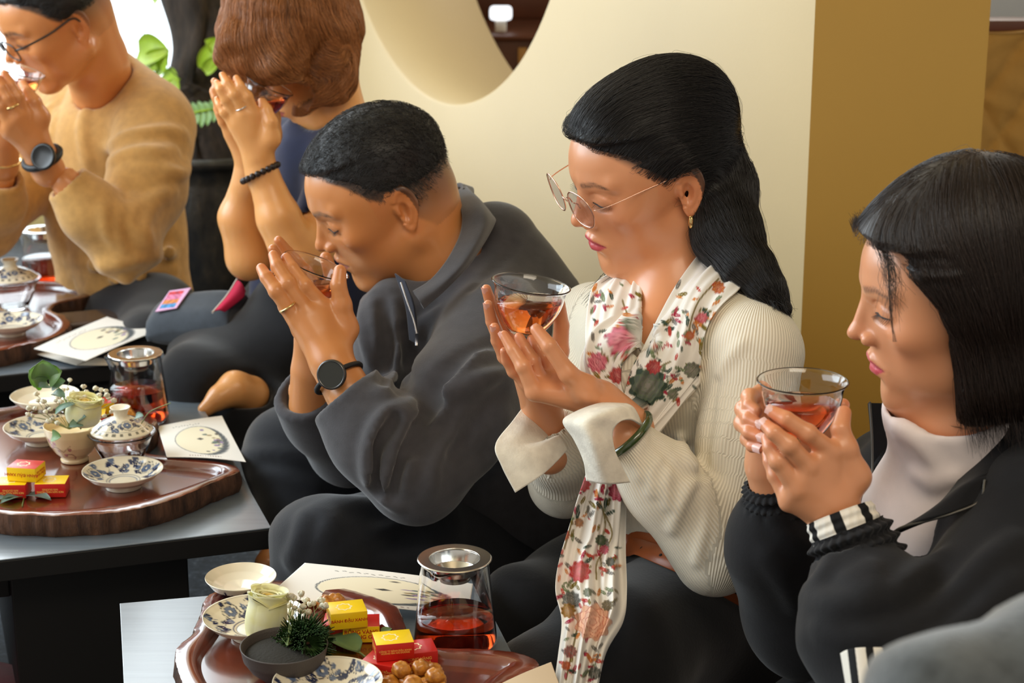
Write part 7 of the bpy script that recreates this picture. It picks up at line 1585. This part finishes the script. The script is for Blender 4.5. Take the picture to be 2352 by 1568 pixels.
    T = torso_fn(LS, RS, HP, rs=.066, rch=.120, rw=.110, rhip=.112, flat=.95, half=.05); la = A((355, 300, 3.37), (335, 430, 3.27), (290, 552, 3.20)); lf = A((285, 560, 3.19), (215, 490, 3.17), (150, 418, 3.15)); ra = A((110, 290, 3.62), (40, 430, 3.48), (-30, 520, 3.36)); rf = A((-30, 520, 3.36), (-10, 460, 3.29), (2, 405, 3.25))
    def sw0(P):
        d = T(P); d = smin(d, rc(P, W(262, 185, 3.46), W(335, 255, 3.42), .055, .062), .05); d = smin(d, smin(sleeve(P, la, [.074, .066, .058]), sleeve(P, lf, [.056, .050, .040], end=.032), .02), .02); return smin(d, smin(sleeve(P, ra, [.07, .06, .055]), sleeve(P, rf, [.054, .048, .040], end=.032), .02), .02)
    fl = folds(sw0, [([(250, 340), (290, 315), (370, 300), (420, 310)], .012, .010), ([(250, 370), (300, 350), (400, 345)], .012, .008), ([(390, 395), (420, 400), (432, 380)], .012, .012), ([(400, 440), (330, 470), (300, 500)], .012, .010), ([(240, 480), (245, 530), (262, 560)], .008, .009), ([(280, 470), (270, 520), (285, 570)], .008, .009), ([(310, 450), (300, 510), (330, 550)], .009, .010), ([(350, 470), (330, 520), (345, 560)], .010, .010), ([(170, 630), (260, 640), (400, 620)], .012, .010), ([(180, 660), (290, 670), (400, 650)], .012, .010), ([(220, 690), (320, 700), (395, 690)], .010, .010), ([(160, 600), (240, 610), (400, 580)], .012, .008), ([(205, 230), (190, 300), (200, 380)], .010, .006), ([(110, 250), (90, 300), (95, 340)], .010, .008), ([(130, 260), (120, 320), (110, 350)], .010, .008)])
    def sw(P):
        d = add_folds(sw0(P), P, fl, .013) + wob(P, .002, 30, 7); d = smax(d, -chain(P, neck, [.064, .060, .060]), .008); return smax(d, -rc(P, W(200, 170, 3.30), W(160, 262, 3.28), .030, .012), .006)
    lo, hi = bb([LS, RS, HP, *la, *lf, *ra, *rf], .15); cloth_mesh('sweater', sw, lo, hi, .0058, m_cloth('tan_knit', srgb(192, 146, 84), .85, 500, .2), Pn)['label'] = 'tan V-neck sweater'
    V, Fq = core_part(T, [(la + lf[1:], [.040, .040, .040, .034, .026]), (ra + rf[1:], [.038, .038, .038, .032, .024]), ([(LS + RS) / 2, neck[-1], neck[1]], [.07, .05, .045])], shrink=.025); items.append((V, Fq, np.tile(skin, (len(V), 1)))); joined('body', items, M_SKIN, Pn)
    # watch, ring, gold bracelet
    wo = empty('wristwatch', (0, 0, 0), parent=Pn); Bm = basis((-.3, -1, .3), (0, 0, 1)); Rm = np.stack([Bm[:, 1], Bm[:, 2], Bm[:, 0]], 1); lathe('case', [(0, -.004), (.021, -.003), (.0225, .002), (.020, .0045), (.018, .0035), (0, .0035)], mat_plain('black_steel', (.03, .03, .03), .25, .6), wo, seg=40, origin=W(100, 360, 3.065), rot=Rm)
    B_ = basis(W(110, 390, 3.14) - W(82, 335, 3.11), (0, 0, 1)); th = np.linspace(0, 2 * math.pi, 49)[:-1]; c = W(97, 362, 3.125); tube('strap', [c + B_[:, 1] * .031 * math.cos(t) + B_[:, 2] * .031 * math.sin(t) for t in th], .006, M_SOFTBLACK, wo, closed=True, seg=8)
    a, b = np.array(Lf[1][0]), np.array(Lf[1][1]); cc = a + (b - a) * .6; Bs = basis(b - a, (0, 0, 1)); th = np.linspace(0, 2 * math.pi, 33)[:-1]; tube('ring', [cc + Bs[:, 1] * .0118 * math.cos(t) + Bs[:, 2] * .0118 * math.sin(t) for t in th], .0022, M_GOLD, Pn, closed=True, seg=8)
    c = W(6, 372, 3.24); tube('bracelet', [c + np.array([.031 * math.cos(t), .031 * math.sin(t), .004 * math.sin(t)]) for t in th], .0022, M_GOLD, Pn, closed=True, seg=8)
    l1 = A((310, 760, 3.50), (200, 800, 3.30), (120, 830, 3.2)); l2 = A((360, 740, 3.45), (345, 800, 3.3), (250, 850, 3.2))
    cloth_mesh('trousers', lambda P: smax(smin(rc(P, W(320, 760, 3.5), W(250, 760, 3.7), .115, .11), chain(P, l2, [.085, .065, .05], .02), .04), .006 - P[:, 2], .01), *(lambda b_: (np.array([b_[0][0], b_[0][1], .004]), b_[1]))(bb([*l1, *l2, W(250, 760, 3.7)], .14)), .007, m_cloth('black_trousers', srgb(22, 22, 26), .9, 400, .05), Pn)
    tea_cup(W(28, 232, 3.16), .042, 'tea cup at the lips of the man in the tan sweater', tilt=rot3(0, 18, 0), level=.6)
man_tan()

# ---------------------------------------------------------------- cushions, mats, the blurred knee in front
def cushion():
    Cn = empty('cushion', tuple(W(470, 740, 3.22) * np.array([1, 1, 0])), 'dark grey cushion with a pink and blue embroidered patch beside the tan sweater', 'cushion')
    P0 = [W(560, 668, 3.12), W(520, 775, 3.02), W(360, 790, 3.06), W(372, 688, 3.18)]; c = np.mean(P0, 0); ex = (P0[0] - P0[3]); ex /= np.linalg.norm(ex); ez = (P0[0] - P0[1]); ez -= ex * ez.dot(ex); ez /= np.linalg.norm(ez); ey = np.cross(ez, ex); M = np.stack([ex, ey, ez], 1).astype(f32); hx, hz = .075, .044
    def f(P):
        q = (P - A3(c)) @ M; t = .030 * np.clip(1 - .35 * (q[:, 0] / hx) ** 4 - .6 * (q[:, 2] / hz) ** 4, .1, 1); return np.maximum(np.maximum(np.abs(q[:, 0]) - hx, np.abs(q[:, 2]) - hz), np.abs(q[:, 1]) - t) - .004 + wob(P, .0012, 40, 2)
    cloth_mesh('cover', f, c - .12, c + .12, .0030, m_cloth('grey_linen', srgb(66, 72, 80), .85, 500, .3), Cn)
    def q3(u, v): return c + ex * u * hx + ez * v * hz - ey * .038 if (ey[1] > 0) else c + ex * u * hx + ez * v * hz + ey * .038
    def pc(V):
        L = (V - c) @ np.stack([ex, ez], 1); x = (L[:, 0] / hx + .68) / .54; y = (L[:, 1] / hz + .52) / 1.28; C = np.tile(np.array(srgb(222, 176, 212)), (len(V), 1)); e = (x > .08) & (x < .80) & (y > .1) & (y < .9)
        k = np.sin(x * 17 + 3 * np.sin(y * 9)) * np.sin(y * 14 + x * 5); cols = np.array([srgb(226, 80, 90), srgb(240, 140, 180), srgb(90, 160, 220), srgb(236, 150, 90)]); idx = np.where(y > .75, 0, np.where(y > .5, 1, np.where(y < .3, 2, 3))); C[e] = (cols[idx] * (.8 + .25 * k[:, None]))[e]; return C
    lofted('patch', [q3(-.66, .72), q3(-.12, .78)], [q3(-.70, -.55), q3(-.18, -.45)], mat_vcol('patch', .8), Cn, n=(60, 60), thick=.002, colf=pc)
    lofted('red_gusset', [q3(1.0, .95), q3(.98, 0), q3(.86, -.9)], [q3(1.28, .5) + ey * .01, q3(1.3, .1) + ey * .01, q3(1.05, -.7) + ey * .01], mat_plain('red_cotton', srgb(196, 24, 70), .8, bump=.3), Cn, n=(30, 20), thick=.003, bulge=.006)
    tube('piping', [q3(1.0, 1.0), q3(.98, 0), q3(.86, -1.0)], .0016, mat_plain('pale_piping', srgb(206, 196, 186), .8), Cn, n=20)
cushion()
def mat(c, r, label):
    o = bpy.data.objects; n = 60; th = np.arange(n) / n * 2 * math.pi; prof = [(0, 0), (r * .96, 0), (r, .012), (r, .038), (r * .95, .052), (r * .5, .058), (0, .058)]
    m = lathe('floor_cushion', prof, M_REDC, None, seg=72, origin=c); tag(m, label, 'cushion', 'red floor cushions')
M_REDC = m_cloth('crimson_cloth', srgb(150, 12, 30), .8, 500, .3)
mat(tuple(W(1925, 1560, 2.35) * np.array([1, 1, 0]) + np.array([.11, .02, .0005])), .26, 'crimson floor cushion between the white top and the black jacket')
mat(tuple(G(-150, 1660, .03) * np.array([1, 1, 0]) + np.array([0, 0, .0005])), .155, 'crimson floor cushion at the lower left beside the table leg')
def knee():
    Pn = person('out of focus knee and grey wool sleeve of a guest in the near corner', W(2300, 2000, 1.1) * np.array([1, 1, 0]) + np.array([.12, 0, 0]))
    p = [W(2600, 1545, 1.06), W(2350, 1580, 1.03), W(2140, 1620, 1.0), W(2080, 1900, 1.0)]
    lo, hi = bb(p + [W(2600, 2500, 1.2)], .12)
    f = lambda P: smin(chain(P, p, [.040, .038, .034, .035], .02), rc(P, W(2600, 1560, 1.06), W(2600, 2600, 1.3), .07, .10), .04) + wob(P, .002, 60, 1)
    cloth_mesh('sleeve', f, lo, hi, .0070, m_cloth('grey_wool', srgb(76, 82, 86), .95, 250, .8, .6, .35), Pn)
knee()
